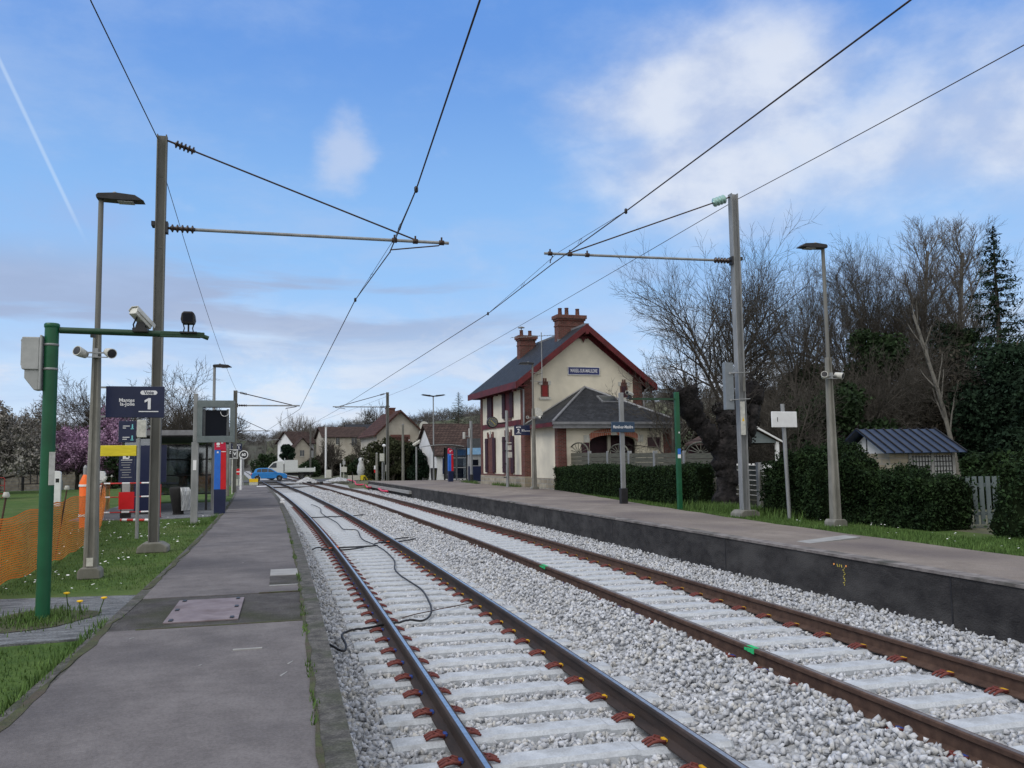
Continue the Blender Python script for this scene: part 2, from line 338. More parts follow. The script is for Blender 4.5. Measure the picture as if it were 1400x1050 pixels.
# ---------------------------------------------------------------- sky and sun
SUN_EL, SUN_AZ = math.radians(48), math.radians(-118)   # azimuth from +Y towards +X : sun behind-left
w = bpy.data.worlds.new('World'); sc.world = w; w.use_nodes = True
nt = w.node_tree; N = nt.nodes; L = nt.links; bg = N['Background']
def math_(op, a=None, b=None, clamp=False):
    n = N.new('ShaderNodeMath'); n.operation = op; n.use_clamp = clamp
    for i, x in enumerate((a, b)):
        if x is None: continue
        if isinstance(x, (int, float)): n.inputs[i].default_value = x
        else: L.new(x, n.inputs[i])
    return n.outputs[0]
def smooth(x, lo, hi, a=0.0, b=1.0):
    n = N.new('ShaderNodeMapRange'); n.interpolation_type = 'SMOOTHSTEP'; L.new(x, n.inputs['Value'])
    for k_, v_ in (('From Min',lo),('From Max',hi),('To Min',a),('To Max',b)): n.inputs[k_].default_value = v_
    return n.outputs[0]
sky = N.new('ShaderNodeTexSky'); sky.sky_type = 'NISHITA'; sky.sun_disc = False
sky.sun_elevation = SUN_EL; sky.sun_rotation = SUN_AZ; sky.air_density = 1.0; sky.dust_density = .6; sky.ozone_density = 2.0
SKYS = .13
tc = N.new('ShaderNodeTexCoord'); sp = N.new('ShaderNodeSeparateXYZ'); L.new(tc.outputs['Generated'], sp.inputs[0])
az = math_('ARCTAN2', sp.outputs[0], sp.outputs[1]); el = math_('ARCSINE', sp.outputs[2])
zc = math_('ADD', math_('MAXIMUM', sp.outputs[2], 0.0), .12)
px = math_('DIVIDE', sp.outputs[0], zc); py = math_('DIVIDE', sp.outputs[1], zc)
cb = N.new('ShaderNodeCombineXYZ'); L.new(px, cb.inputs[0]); L.new(py, cb.inputs[1])
def noise(vec, sc_, det=8, rough=.6, off=(0,0,0), stretch=(1,1,1), dist=0.0):
    mp = N.new('ShaderNodeMapping'); mp.inputs['Location'].default_value = off; mp.inputs['Scale'].default_value = stretch; L.new(vec, mp.inputs[0])
    n = N.new('ShaderNodeTexNoise'); n.inputs['Scale'].default_value = sc_; n.inputs['Detail'].default_value = det; n.inputs['Roughness'].default_value = rough; n.inputs['Distortion'].default_value = dist
    L.new(mp.outputs[0], n.inputs['Vector']); return n.outputs['Fac']
def blob(a0, e0, ra, re, pw=1.0):
    da = math_('DIVIDE', math_('SUBTRACT', az, a0), ra); de = math_('DIVIDE', math_('SUBTRACT', el, e0), re)
    r = math_('SQRT', math_('ADD', math_('MULTIPLY', da, da), math_('MULTIPLY', de, de)))
    return smooth(r, 0.0, 1.0, pw, 0.0)
def mixc(fac, A, B):
    mx = N.new('ShaderNodeMix'); mx.data_type = 'RGBA'; L.new(fac, mx.inputs['Factor'])
    for k_, v_ in (('A',A),('B',B)):
        if isinstance(v_, tuple): mx.inputs[k_].default_value = (*v_, 1)
        else: L.new(v_, mx.inputs[k_])
    return mx.outputs['Result']
vm = N.new('ShaderNodeVectorMath'); vm.operation = 'SCALE'; L.new(sky.outputs[0], vm.inputs[0]); vm.inputs['Scale'].default_value = SKYS
base = vm.outputs[0]
# bright hazy band low over the horizon, broken cumulus there
nb = noise(cb.outputs[0], 1.3, 9, .62, (3.1, 1.7, 0))
fx = noise(tc.outputs['Generated'], 3.0, 9, .6, (.3,.8,.1), (1,1,2.2), .3)
fx2 = noise(tc.outputs['Generated'], 7.0, 9, .62, (5.3,2.8,.1), (1,1,2.6), .4)
low = smooth(el, .02, .26, 1.0, 0.0)
lowc = math_('MULTIPLY', low, smooth(fx2, .40, .56, .25, 1.0))
gr = mixc(smooth(el, .03, .24), (.56,.73,.97), (.28,.54,.94)); gr = mixc(smooth(el, .22, .50), gr, (.13,.325,.80))
base = mixc(smooth(el, -.02, .0, 0.0, .82), base, gr)
c = mixc(math_('MULTIPLY', lowc, .80), base, mixc(smooth(fx, .35, .65), (.52,.61,.80), (.76,.82,.91)))
# grey-mauve streaks left of centre
st = noise(tc.outputs['Generated'], 3.2, 8, .55, (.2,.1,.55), (1,1,7.0), .3)
band = math_('MULTIPLY', smooth(el, .10, .16, 0.0, 1.0), smooth(el, .19, .25, 1.0, 0.0))
band = math_('MULTIPLY', band, smooth(az, -.05, .5, 1.0, .25))
c = mixc(math_('MULTIPLY', math_('MULTIPLY', band, smooth(st, .42, .56)), .8), c, (.35,.42,.60))
gl = math_('MULTIPLY', smooth(el, .03, .20, 1.0, 0.0), smooth(fx2, .46, .60))
c = mixc(math_('MULTIPLY', gl, .7), c, (.72,.78,.87))
# high thin veils
c = mixc(math_('MULTIPLY', smooth(nb, .46, .72), .42), c, (.42,.55,.80))
# big bright cloud upper right + small puff
big = math_('MAXIMUM', blob(.80,.335,.50,.20), math_('MAXIMUM', blob(.52,.40,.34,.13), blob(.47,.32,.24,.11)))
det = noise(tc.outputs['Generated'], 4.2, 11, .57, (1.1,.4,.2), (1,1,1.9), .05)
det2 = noise(tc.outputs['Generated'], 9, 8, .55, (4.1,.4,.2), (1,1,1.5), .1)
dm = math_('ADD', math_('MULTIPLY', det, .75), math_('MULTIPLY', det2, .3))
bigf = smooth(math_('ADD', math_('MULTIPLY', big, .58), dm), .60, 1.08)
c = mixc(math_('MULTIPLY', bigf, .9), c, mixc(smooth(det2, .35, .65), (.46,.55,.76), (.72,.77,.87)))
pf = smooth(math_('ADD', math_('MULTIPLY', blob(.05,.352,.06,.075), .38), det2), .60, .95)
c = mixc(math_('MULTIPLY', pf, .6), c, (.60,.66,.80))
pk = math_('MULTIPLY', blob(-.25,.265,.17,.07), smooth(fx, .4,.7))
c = mixc(math_('MULTIPLY', pk, .4), c, (.42,.42,.62))
# contrail : a thin high streak
nrm = Vector((math.sin(-.303)*math.cos(.396), math.cos(-.303)*math.cos(.396), math.sin(.396))).cross(Vector((math.sin(-.219)*math.cos(.234), math.cos(-.219)*math.cos(.234), math.sin(.234)))).normalized()
dp = N.new('ShaderNodeVectorMath'); dp.operation = 'DOT_PRODUCT'; L.new(tc.outputs['Generated'], dp.inputs[0]); dp.inputs[1].default_value = nrm
tr = smooth(math_('ABSOLUTE', dp.outputs['Value']), .0004, .0028, 1.0, 0.0)
tr = math_('MULTIPLY', tr, math_('MULTIPLY', smooth(el, .225, .28), smooth(az, -.20, -.23)))
c = mixc(math_('MULTIPLY', tr, .38), c, (.62,.76,.93))
# unseen bright cloud added overhead and behind the camera for neutral fill light
zen_fill = math_('MULTIPLY', smooth(el, .52, .75), smooth(fx, .30, .5, .7, 1.0))
c = mixc(math_('MULTIPLY', zen_fill, .7), c, (.92,.93,.95))
back_fill = math_('MULTIPLY', smooth(sp.outputs[1], .25, -.35), smooth(fx, .30, .5, .75, 1.0))
c = mixc(math_('MULTIPLY', back_fill, .9), c, (1.0,.985,.97))
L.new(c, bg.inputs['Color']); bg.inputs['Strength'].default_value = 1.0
sl = bpy.data.lights.new('sun', 'SUN'); so = bpy.data.objects.new('sun', sl); col.objects.link(so)
sl.energy = 1.5; sl.angle = math.radians(28); sl.color = (1, .965, .93)
sd_ = Vector((math.sin(SUN_AZ)*math.cos(SUN_EL), math.cos(SUN_AZ)*math.cos(SUN_EL), math.sin(SUN_EL)))
so.rotation_euler = sd_.to_track_quat('Z', 'Y').to_euler()
sc.view_settings.view_transform = 'Standard'; sc.view_settings.look = 'None'; sc.view_settings.exposure = 0.08; sc.view_settings.gamma = 1
# ---------------------------------------------------------------- ground
def lerpt(x, tab):
    for (a, b), (c_, d_) in zip(tab, tab[1:]):
        if x <= c_:
            return b + (d_-b)*max(0, (x-a))/max(1e-9, (c_-a))
    return tab[-1][1]
def sstep(x, a, b):
    t = min(1, max(0, (x-a)/(b-a))); return t*t*(3-2*t)
def hillz(x, y):
    y0 = lerpt(x, [(-200,150),(-60,190),(-35,250),(-14,290),(2,190),(14,150),(40,150),(60,130),(110,105),(300,60)])
    yr = y0 + lerpt(x, [(-200,120),(-14,110),(10,110),(110,120),(300,150)])
    hr = lerpt(x, [(-200,12.5),(-60,13),(-30,13),(-14,12.5),(0,10.5),(30,13),(60,16),(110,19),(300,20)])
    h = hr*sstep(y, y0, yr)
    h += .6*math.sin(x*.05+1.3)*math.sin(y*.043)*sstep(y, y0+20, yr)
    return h
def groundz(s, d):
    P = TR(s, d)
    f = sstep(s, 62, 74)
    if d < 3: side = LAWN*(1-f) - .12*f
    else: side = (ZR-.04)*(1-f) - .12*f
    inside = -.42
    if d <= .2 or d >= 7.355+RS(s): z = side
    else: z = inside
    return z + max(0, hillz(P.x, P.y))
cols_ = [-260,-200,-150,-110,-80,-60,-45,-34,-26,-20,-15,-11,-8,-6,-4.5,-3.2,-2.2,-1.6,.12,.2,.21,3.6,7.345,7.36,7.6,9,10.5,12,14,17,21,26,32,40,50,65,80,100,130,170,220,300]
rows_ = list(range(-14, 120, 3)) + list(range(120, 520, 6))
g = MB(); vs = []
for s in rows_:
    for d in cols_:
        dd = d + (RS(s) if d > 5 else 0)
        P = TR(s, dd); P.z = groundz(s, dd); vs.append(P)
nc = len(cols_); fs = []
for i in range(len(rows_)-1):
    for j in range(nc-1):
        a = i*nc+j; fs.append((a, a+1, a+1+nc, a+nc))
g.add(vs, fs, 0, True)
go = g.build('ground', [M['grass'], M['earth']], fix=False)
mi = []
for i in range(len(rows_)-1):
    for j in range(nc-1):
        mi.append(1 if (rows_[i] > 66 or cols_[j] > 11 ) else 0)
go.data.polygons.foreach_set('material_index', mi)
tag(go, kind='structure')
far = MB(); far.box(-3000, 3000, -500, 4000, -1.2, -1.0); tag(far.build('far_ground', M['earth']), kind='structure')
# ---------------------------------------------------------------- ballast bed
BP = [(.2,-.14),(.55,-.19),(.8,-.220),(3.05,-.220),(3.3,-.17),(3.55,-.10),(3.85,-.065),(4.1,-.05),(4.3,-.11),(4.6,-.135),(5.5,-.135),(5.85,-.11),(6.1,-.085),(6.6,-.07),(7.05,-.075),(7.5,-.06)]
def B(d): return lerpt(d, BP)
bd = [.12,.3,.45,.6,.8,1.0,1.6,2.2,2.8,3.05,3.2,3.4,3.6,3.85,4.05,4.2,4.45,4.8,5.2,5.6,5.9,6.1,6.35,6.65,7.0,7.3]
def strip(name, s0, s1, ds, ds_step, zf, mat, parent=None, shift=lambda s, d: 0, kind='structure', smooth_=True):
    b = MB(); vs = []; ss = []
    s = s0
    while s < s1-1e-6: ss.append(s); s += ds_step if s < 80 else max(ds_step, 6)
    ss.append(s1)
    for s in ss:
        for d in ds:
            d2 = d + shift(s, d); P = TR(s, d2); P.z = zf(s, d); vs.append(P)
    n = len(ds); fs = []
    for i in range(len(ss)-1):
        for j in range(n-1):
            a = i*n+j; fs.append((a, a+1, a+1+n, a+n))
    b.add(vs, fs, 0, smooth_)
    o = b.build(name, mat, parent, fix=False)
    if kind and parent is None: tag(o, kind=kind)
    return o
shR = lambda s, d: RS(s)*min(1, max(0, (d-3.6)/.6))
M['bed'] = pmat('ballast_bed', (.22,.225,.23), (.46,.47,.48), scale=16, rough=.95, bump=.03, bscale=22, contrast=(.38,.6), spec=.1)
strip('ballast_bed', -3, 97.5, bd, 1.5, lambda s, d: B(d)-.012, M['bed'], shift=shR)
strip('ballast_bed', 110.5, 420, [-.6,.2,.8,3.05,3.6,4.2,5.9,7.2,8.2], 3, lambda s, d: -.15, M['bed'], shift=shR)
# stones
def stone_protos(k):
    import bmesh
    r = random.Random(3); out = []
    while len(out) < k:
        bm = bmesh.new()
        for i in range(11):
            v = Vector((r.gauss(0,1), r.gauss(0,1), r.gauss(0,1))).normalized()*r.uniform(.8,1.1)
            bm.verts.new((v.x*1.15, v.y*.85, v.z*.72))
        res = bmesh.ops.convex_hull(bm, input=bm.verts)
        bmesh.ops.delete(bm, geom=[v for v in bm.verts if not v.link_faces], context='VERTS')
        bmesh.ops.triangulate(bm, faces=bm.faces); bm.verts.index_update()
        V = np.array([v.co[:] for v in bm.verts]); Fc = np.array([[v.index for v in f.verts] for f in bm.faces]); bm.free()
        out.append((V, Fc))
    return out
protos = stone_protos(10)
rng = np.random.default_rng(5)
def rotmats(n, rng, full=True):
    q = rng.normal(size=(n,4)); q /= np.linalg.norm(q, axis=1)[:,None]
    w_,x,y,z = q.T
    return np.stack([1-2*(y*y+z*z),2*(x*y-z*w_),2*(x*z+y*w_),2*(x*y+z*w_),1-2*(x*x+z*z),2*(y*z-x*w_),2*(x*z-y*w_),2*(y*z+x*w_),1-2*(x*x+y*y)],-1).reshape(n,3,3)
def TRn(s, d):
    m = np.minimum(s, S1); x = -(K*m*m/2+CC*m**3/6); t = -(K*m+CC*m*m/2); e = np.maximum(s-S1,0)
    return x+np.sin(t)*e+d*np.cos(t), m+np.cos(t)*e-d*np.sin(t)
def scatter(protos, s, d, z, size, rng, squash=None, rot=None):
    n = len(s); X, Y = TRn(s, d); P = np.stack([X, Y, z], -1)
    pid = rng.integers(0, len(protos), n); R = rotmats(n, rng) if rot is None else rot
    VV = []; FF = []; TT = []; off = 0; tone = rng.random(n)
    for k, (V, Fc) in enumerate(protos):
        idx = np.where(pid == k)[0]
        if not len(idx): continue
        W = np.einsum('nij,vj->nvi', R[idx], V)*size[idx][:,None,None] + P[idx][:,None,:]
        VV.append(W.reshape(-1,3)); m = len(V)
        FF.append((Fc[None]+ (np.arange(len(idx))*m)[:,None,None] + off).reshape(-1, Fc.shape[1])); off += m*len(idx)
        TT.append(np.repeat(tone[idx], m))
    return np.concatenate(VV), np.concatenate(FF), np.concatenate(TT)
ps = []; 
for s0, s1, dens, sz in ((3.2,9,520,.034),(9,15,440,.035),(15,25,330,.037),(25,40,200,.045),(40,62,100,.055)):
    n = int((s1-s0)*7.1*dens); s = rng.uniform(s0, s1, n); d = rng.uniform(.2, 7.3, n)
    Bz = np.interp(d, [a for a,_ in BP], [b for _,b in BP])
    size = sz*rng.uniform(.6,1.25,n)
    z = Bz + rng.uniform(-.4,.45,n)*sz + np.where((d>3.4)&(d<4.15)|(d>6.2), rng.uniform(-.01,.035,n), 0)
    # keep the rails and the running surfaces clear
    keep = np.ones(n, bool)
    for rc in (1.192, 2.692): keep &= ~(np.abs(d-rc) < .085)
    for rc in (4.27, 5.77): keep &= ~(np.abs(d-rc) < .10)
    keep &= ~((d > .3) & (d < .2))
    dd = d + RS(1)*0 + np.array([min(max(v,0),70) for v in s])*.00644*np.clip((d-3.6)/.6,0,1)
    ps.append((s[keep], dd[keep], z[keep], size[keep]))
s, d, z, size = [np.concatenate([p[i] for p in ps]) for i in range(4)]
V, Fc, T = scatter(protos, s, d, z, size, rng)
tag(npmesh('ballast', V, Fc, M['ballast'], attr=T), 'light grey crushed stone ballast between and around both tracks', 'ballast', kind='stuff')
# ---------------------------------------------------------------- rails
def rail(name, d0, zt, side, top, label, rs):
    prof = [(-.075,-.172,0),(-.075,-.160,0),(-.012,-.135,0),(-.009,-.05,0),(-.036,-.036,0),(-.036,-.006,0),(-.030,-.0005,0),(-.014,0,1),(.020,0,0),(.030,-.0005,0),(.036,-.006,0),(.036,-.036,0),(.009,-.05,0),(.012,-.135,0),(.075,-.160,0),(.075,-.172,0)]
    b = MB(); ss = [-4+1.0*i for i in range(100)] + [96+4*i for i in range(82)]
    vs = []
    for s in ss:
        for a, z_, _ in prof:
            P = TR(s, d0 + a + (RS(s) if rs else 0)); P.z = zt+z_; vs.append(P)
    n = len(prof); b.v = vs and [tuple(v) for v in vs]
    for i in range(len(ss)-1):
        for j in range(n):
            k = (j+1) % n
            b.f.append([i*n+j, i*n+k, (i+1)*n+k, (i+1)*n+j]); b.m.append(prof[j][2]); b.s.append(False)
    o = b.build(name, [side, top])
    return tag(o, label, 'rail', 'running rails of the two tracks')
rail('steel_rail', 1.192, 0, M['rustdark'], M['steel'], 'dark rail with shiny top nearest the left platform', False)
rail('steel_rail', 2.692, 0, M['rustdark'], M['steel'], 'dark rail with shiny top, second from the left platform, beside the middle ballast heap', False)
r3 = rail('steel_rail', 4.27, .074, M['rust'], M['steeldull'], 'rusty brown rail with green paint marks beside the middle ballast heap', True)
rail('steel_rail', 5.77, .074, M['rust'], M['steeldull'], 'rusty brown rail nearest the right platform', True)
for s_, l_ in ((14.3,.28),(7.5,.16)):
    b = MB()
    for k in range(3):
        P = TR(s_+k*l_*.35, 4.27+RS(s_)-.040 - .002*k); b.cbox((P.x, P.y, .074-.025), (.006, l_*.34, .05-.012*k), rz=-th(s_))
        P = TR(s_+k*l_*.33, 4.27+RS(s_)-.0); b.cbox((P.x, P.y, .0755), (.05, l_*.3, .003), rz=-th(s_))
        P = TR(s_+k*l_*.3, 4.27+RS(s_)-.07-.03*k); b.cbox((P.x, P.y, -.09+.012*k), (.09, l_*.3, .012), rz=-th(s_)+.3*k, ry=.35)
    b.build('paint_mark', M['greenspray'], r3)
# ---------------------------------------------------------------- sleepers
def sleeper_mesh(z0):
    b = MB(); xs = [(-1.2,.12,-.012),(-1.17,.13,0),(-.47,.13,0),(-.44,.125,.013),(.44,.125,.013),(.47,.13,0),(1.17,.13,0),(1.2,.12,-.012)]
    vs = []; 
    for x, hw, dz in xs:
        t = hw-.035
        vs += [(x,-hw,z0-.19),(x,-hw+.006,z0-.03+dz),(x,-t,z0+dz),(x,t,z0+dz),(x,hw-.006,z0-.03+dz),(x,hw,z0-.19)]
    n = 6; fs = []
    for i in range(len(xs)-1):
        for j in range(5): a = i*n+j; fs.append((a, a+1, a+1+n, a+n))
    fs += [tuple(range(6)), tuple(range(len(vs)-6, len(vs)))[::-1]]
    b.add(vs, fs); return b
def clip_mesh():
    b = MB()      # clip sits at x=0 pointing away (-x) from the rail foot ; three red prongs
    for dy in (-.045, 0, .045):
        b.tube([(.02,dy*.8,.012),(-.03,dy,.034),(-.075,dy*1.05,.030),(-.125,dy*1.1,.008)], [.012,.013,.013,.009], 6, 0)
    b.tube([(.02,-.05,.03),(-.02,-.065,.04),(-.06,0,.044),(-.02,.065,.04),(.02,.05,.03)], .009, 6, 0)
    return b
sp_ = sleeper_mesh(-.167)
proto = thing('concrete_sleeper', '', 'sleeper', (0,0,0))
sp_.build('sleeper_body', M['sleeper'], proto)
clipme = clip_mesh().build('rail_clip', M['clipred'])
insY = MB(); insY.cbox((.03,0,.020), (.026,.065,.03)); insY = insY.build('insulator', M['clipyellow'])
insB = MB(); insB.cbox((.03,0,.020), (.026,.065,.03)); insB = insB.build('insulator', M['clipblue'])
def clip(parent, x, flip, z, ins):
    c = clipme.copy(); col.objects.link(c); c.parent = parent
    c.location = (x, 0, z); c.rotation_euler = (0, 0, PI if flip else 0)
    if ins is not None:
        i = ins.copy(); col.objects.link(i); i.parent = c
for tr, (d0, dz, s0, lab, grp) in enumerate(((1.192, 0, 5.94, 'pale concrete sleeper under the left track with shiny topped rails', 'concrete sleepers of the left track'),
                                             (4.27, .074, 4.85, 'pale concrete sleeper under the right track with rusty brown rails', 'concrete sleepers of the right track'))):
    k = -3
    while True:
        s = s0 + .6*k; k += 1
        if s < 2.6: continue
        if s > 64: break
        dc = d0 + .75 + (RS(s) if tr else 0)
        o = thing('concrete_sleeper', lab, 'sleeper', TR(s, dc, dz), -th(s)+RND.uniform(-.004,.004), grp)
        bb = proto.children[0].copy(); col.objects.link(bb); bb.parent = o
        if s < 42:
            for rx in (-.75, .75):
                if tr == 1 and rx < 0 and (k*7919 % 5 == 0): pass
                clip(o, rx-.085, False, -.167, (insB if rx < 0 else insY) if s < 20 else None)
                clip(o, rx+.085, True, -.167, (insY if rx < 0 else insB) if s < 20 else None)
for o in [proto.children[0], proto, clipme, insY, insB]: bpy.data.objects.remove(o)
# ---------------------------------------------------------------- left platform
EL = .314
def slab(name, poly, ztop, h, mat, bev=0):   # poly in (s,d), subdivided along s
    b = MB(); pts = []
    n = len(poly)
    for i in range(n):
        (sa, da), (sb, db) = poly[i], poly[(i+1)%n]
        k = max(1, int(abs(sb-sa)/3))
        for j in range(k): t = j/k; pts.append((sa+(sb-sa)*t, da+(db-da)*t))
    vs = []
    for z_ in (ztop, ztop-h):
        for s, d in pts: P = TR(s, d); P.z = z_; vs.append(P)
    m = len(pts); fs = [tuple(range(m)), tuple(range(2*m-1, m-1, -1))]
    for i in range(m): j = (i+1) % m; fs.append((i, j, j+m, i+m))
    b.add(vs, fs); return b.build(name, mat)
def ribbon(name, s0, s1, dl, dr, ztop, h, mat, step=1.5):
    zl_, zr_ = ztop if isinstance(ztop, tuple) else (ztop, ztop)
    b = MB(); k = max(1, int((s1-s0)/step)); vs = []
    for i in range(k+1):
        s = s0+(s1-s0)*i/k; a = dl(s) if callable(dl) else dl; c_ = dr(s) if callable(dr) else dr
        for d, z_ in ((a, zl_-h),(a, zl_),(c_, zr_),(c_, zr_-h)): P = TR(s, d); P.z = z_; vs.append(P)
    fs = []
    for i in range(k):
        for j in range(4): a = i*4+j; b_ = i*4+(j+1)%4; fs.append((a, b_, b_+4, a+4))
    fs += [(0,1,2,3), (4*k+3,4*k+2,4*k+1,4*k)]
    b.add(vs, fs); o = b.build(name, mat); return o
def jit(d0, amp, fr, ph): return lambda s: d0 + amp*math.sin(s*fr+ph) + amp*.6*math.sin(s*fr*2.7+ph*2)
for a, b_, m_ in ((-6, 8.32, 'asphalt'), (8.32, 10.22, 'oldasphalt'), (10.22, 60, 'asphalt')):
    tag(ribbon('left_platform_surface', a, b_, jit(-1.53,.012,1.9,.3), .155, ZL-(.006 if m_ == 'oldasphalt' else 0), .5, M[m_]), kind='structure')
tag(ribbon('left_platform_edge', -6, 60, .155, EL, ZL+.004, .72, M['kerb']), kind='structure')
tag(ribbon('left_platform_border', -6, 60, -1.64, jit(-1.53,.012,1.9,.3), ZL-.004, .3, M['kerb']), kind='structure')
tag(ribbon('weed_seam', -6, 30, jit(.135,.008,5.1,.2), jit(.160,.010,7.3,1.1), ZL+.007, .01, M['moss'], .25), kind='structure')
tag(ribbon('weed_seam', -6, 9, jit(-1.585,.02,2.1,.2), jit(-1.535,.02,3.3,1.1), ZL+.004, .01, M['moss'], .25), kind='structure')
tag(ribbon('weed_seam', 11, 40, jit(-1.60,.03,2.1,.2), jit(-1.555,.02,3.3,1.1), ZL+.004, .01, M['moss'], .3), kind='structure')
for s_, d1, d2 in ((8.32,-1.3,.14),(10.22,-.3,.14)):
    tag(ribbon('weed_seam', s_-.02, s_+.02, d1, d2, ZL+.005, .01, M['moss'], .01), kind='structure')
tag(ribbon('thin_joint', 29.2, 29.3, -1.5, .15, ZL+.004, .006, M['lightconc']), kind='structure')
tag(ribbon('left_platform_ramp', 60, 64, -1.64, EL, ZL-.02, .5, M['asphalt']), kind='structure')
for s1_, s2_, d1, d2, m_ in ((11.68,12.34,-.2,.15,'lightconc'),(10.72,10.78,-.2,.13,'lightconc'),(10.8,11.6,-.2,.14,'oldasphalt'),(58.3,59.9,-.35,.27,'whitewall'),(46,47.4,.0,.3,'oldasphalt'),(7.15,7.18,-.42,-.2,'lightconc')):
    tag(ribbon('paving_patch', s1_, s2_, d1, d2, ZL+.008, .012, M[m_], .4), kind='structure')
for s_, d_, l_ in ((7.9,-1.28,.10),(6.7,-.62,.05),(6.2,-.05,.16),(13.4,-.6,.06),(6.55,.0,.12)):
    tag(slab('scuff_mark', [(s_,d_),(s_+l_*.7,d_+l_*.25),(s_+l_*.75,d_+l_*.22),(s_+.015,d_-.012)], ZL+.003, .01, M['lightconc']), kind='structure')
# hatch
t = tthing('steel_hatch', 'pinkish grey steel hatch plate set in the dark platform patch', 'hatch', 9.25, -.78, ZL-.006)
b = MB(); b.box(-.33,.33,-.68,.66,0,.014); b.build('plate', M['plate'], t, .003)
for x, y in ((-.27,-.6),(.27,-.6),(-.27,.58),(.27,.58),(-.28,0),(.28,.05)):
    b = MB(); b.box(x-.018,x+.018,y-.05,y+.05,.014,.022); b.build('lifting_slot', M['black'], t)
# side path with grass island
tag(slab('side_path', [(10.65,-1.645),(10.85,-3.0),(11.4,-6),(11.5,-10),(8.2,-10),(8.05,-5),(8.0,-3),(8.15,-1.645)], LAWN+.018, .05, M['pathgrey']), kind='structure')
isl = []
b = MB(); c0 = (9.28,-2.3); rr = []
for i in range(20):
    a = 2*PI*i/20; q = 1+.14*math.sin(3*a+1)+.08*math.sin(5*a); P = TR(c0[0]+.62*q*math.sin(a), c0[1]+.42*q*math.cos(a)+.02); P.z = LAWN+.024; rr.append(P)
b.add(rr, [tuple(range(20))]); tag(b.build('grass_island', M['moss'], fix=False), kind='structure')
# shelter pad
tag(slab('shelter_paving', [(28,-1.645),(26.2,-1.645),(25.6,-2.8),(26,-5.5),(36,-5.5),(36,-1.645)], LAWN+.018, .05, M['pathgrey']), kind='structure')
# ---------------------------------------------------------------- right platform
ER = lambda s: 7.16 + RS(s)
def RE(s): return lerpt(s, [(-6,9.55),(10,9.6),(14,9.75),(18,10.05),(24,10.75),(30,11.6),(36,12.55),(38.5,12.75),(43,12.86),(52,12.75),(53,16),(66,16.5)]) + .03*math.sin(s*2.3)+.02*math.sin(s*5.1)
tag(ribbon('right_platform_surface', -6, 63.5, lambda s: ER(s)+.20, RE, (ZR+.055, ZR), .6, M['asphaltR'], .8), kind='structure')
tag(ribbon('right_platform_edge', -6, 63.5, lambda s: ER(s)-.02, lambda s: ER(s)+.20, ZR+.058, .035, pmat('edge_coping', (.13,.115,.11), (.24,.22,.21), scale=6, rough=.95, bump=.01, bscale=25, c3=(.06,.06,.05), scale3=2)), kind='structure')
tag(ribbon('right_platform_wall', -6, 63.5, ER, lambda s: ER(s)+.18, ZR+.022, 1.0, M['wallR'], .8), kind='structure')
for k in range(12):
    s_ = 3.1+5.1*k
    tag(ribbon('wall_joint', s_, s_+.025, lambda s: ER(s)-.004, lambda s: ER(s)+.05, ZR+.02, .8, M['black'], .1), kind='structure')
tag(slab('paving_patch', [(11.6,7.42),(11.95,7.42),(12.75,9.2),(12.35,9.2)], ZR+.045, .05, M['lightconc']), kind='structure')
tag(ribbon('platform_ledge', 46, 62.5, lambda s: ER(s)-.16, lambda s: ER(s)-.004, ZR-.16, .16, M['lightconc'], 2), kind='structure')
t = tthing('survey_mark', 'small orange dots with yellow chalk strokes on the right platform wall', 'marking', 10.2, 7.16+RS(10)-.006, .42)
for y in (.12,-.14):
    b = MB(); b.tube([(.0,y,0),(-.006,y,0)], .014, 10); b.build('orange_dot', M['orangedot'], t)
b = MB()
for k in range(9): b.cbox((-.001,-.10+.012*((k*5)%3), -.03-.028*k), (.006,.03 if k%2 else .012,.010), rx=.6*(k%3-1))
for k in range(3): b.cbox((-.001,.05-.045*k,-.01), (.006,.008,.04), rx=.35*(k%2*2-1))
b.build('chalk_strokes', M['yellowchalk'], t)
# level crossing road
tag(ribbon('crossing_road', 98, 110, -60, 60, -.03, .3, M['roadtar'], 3), kind='structure')
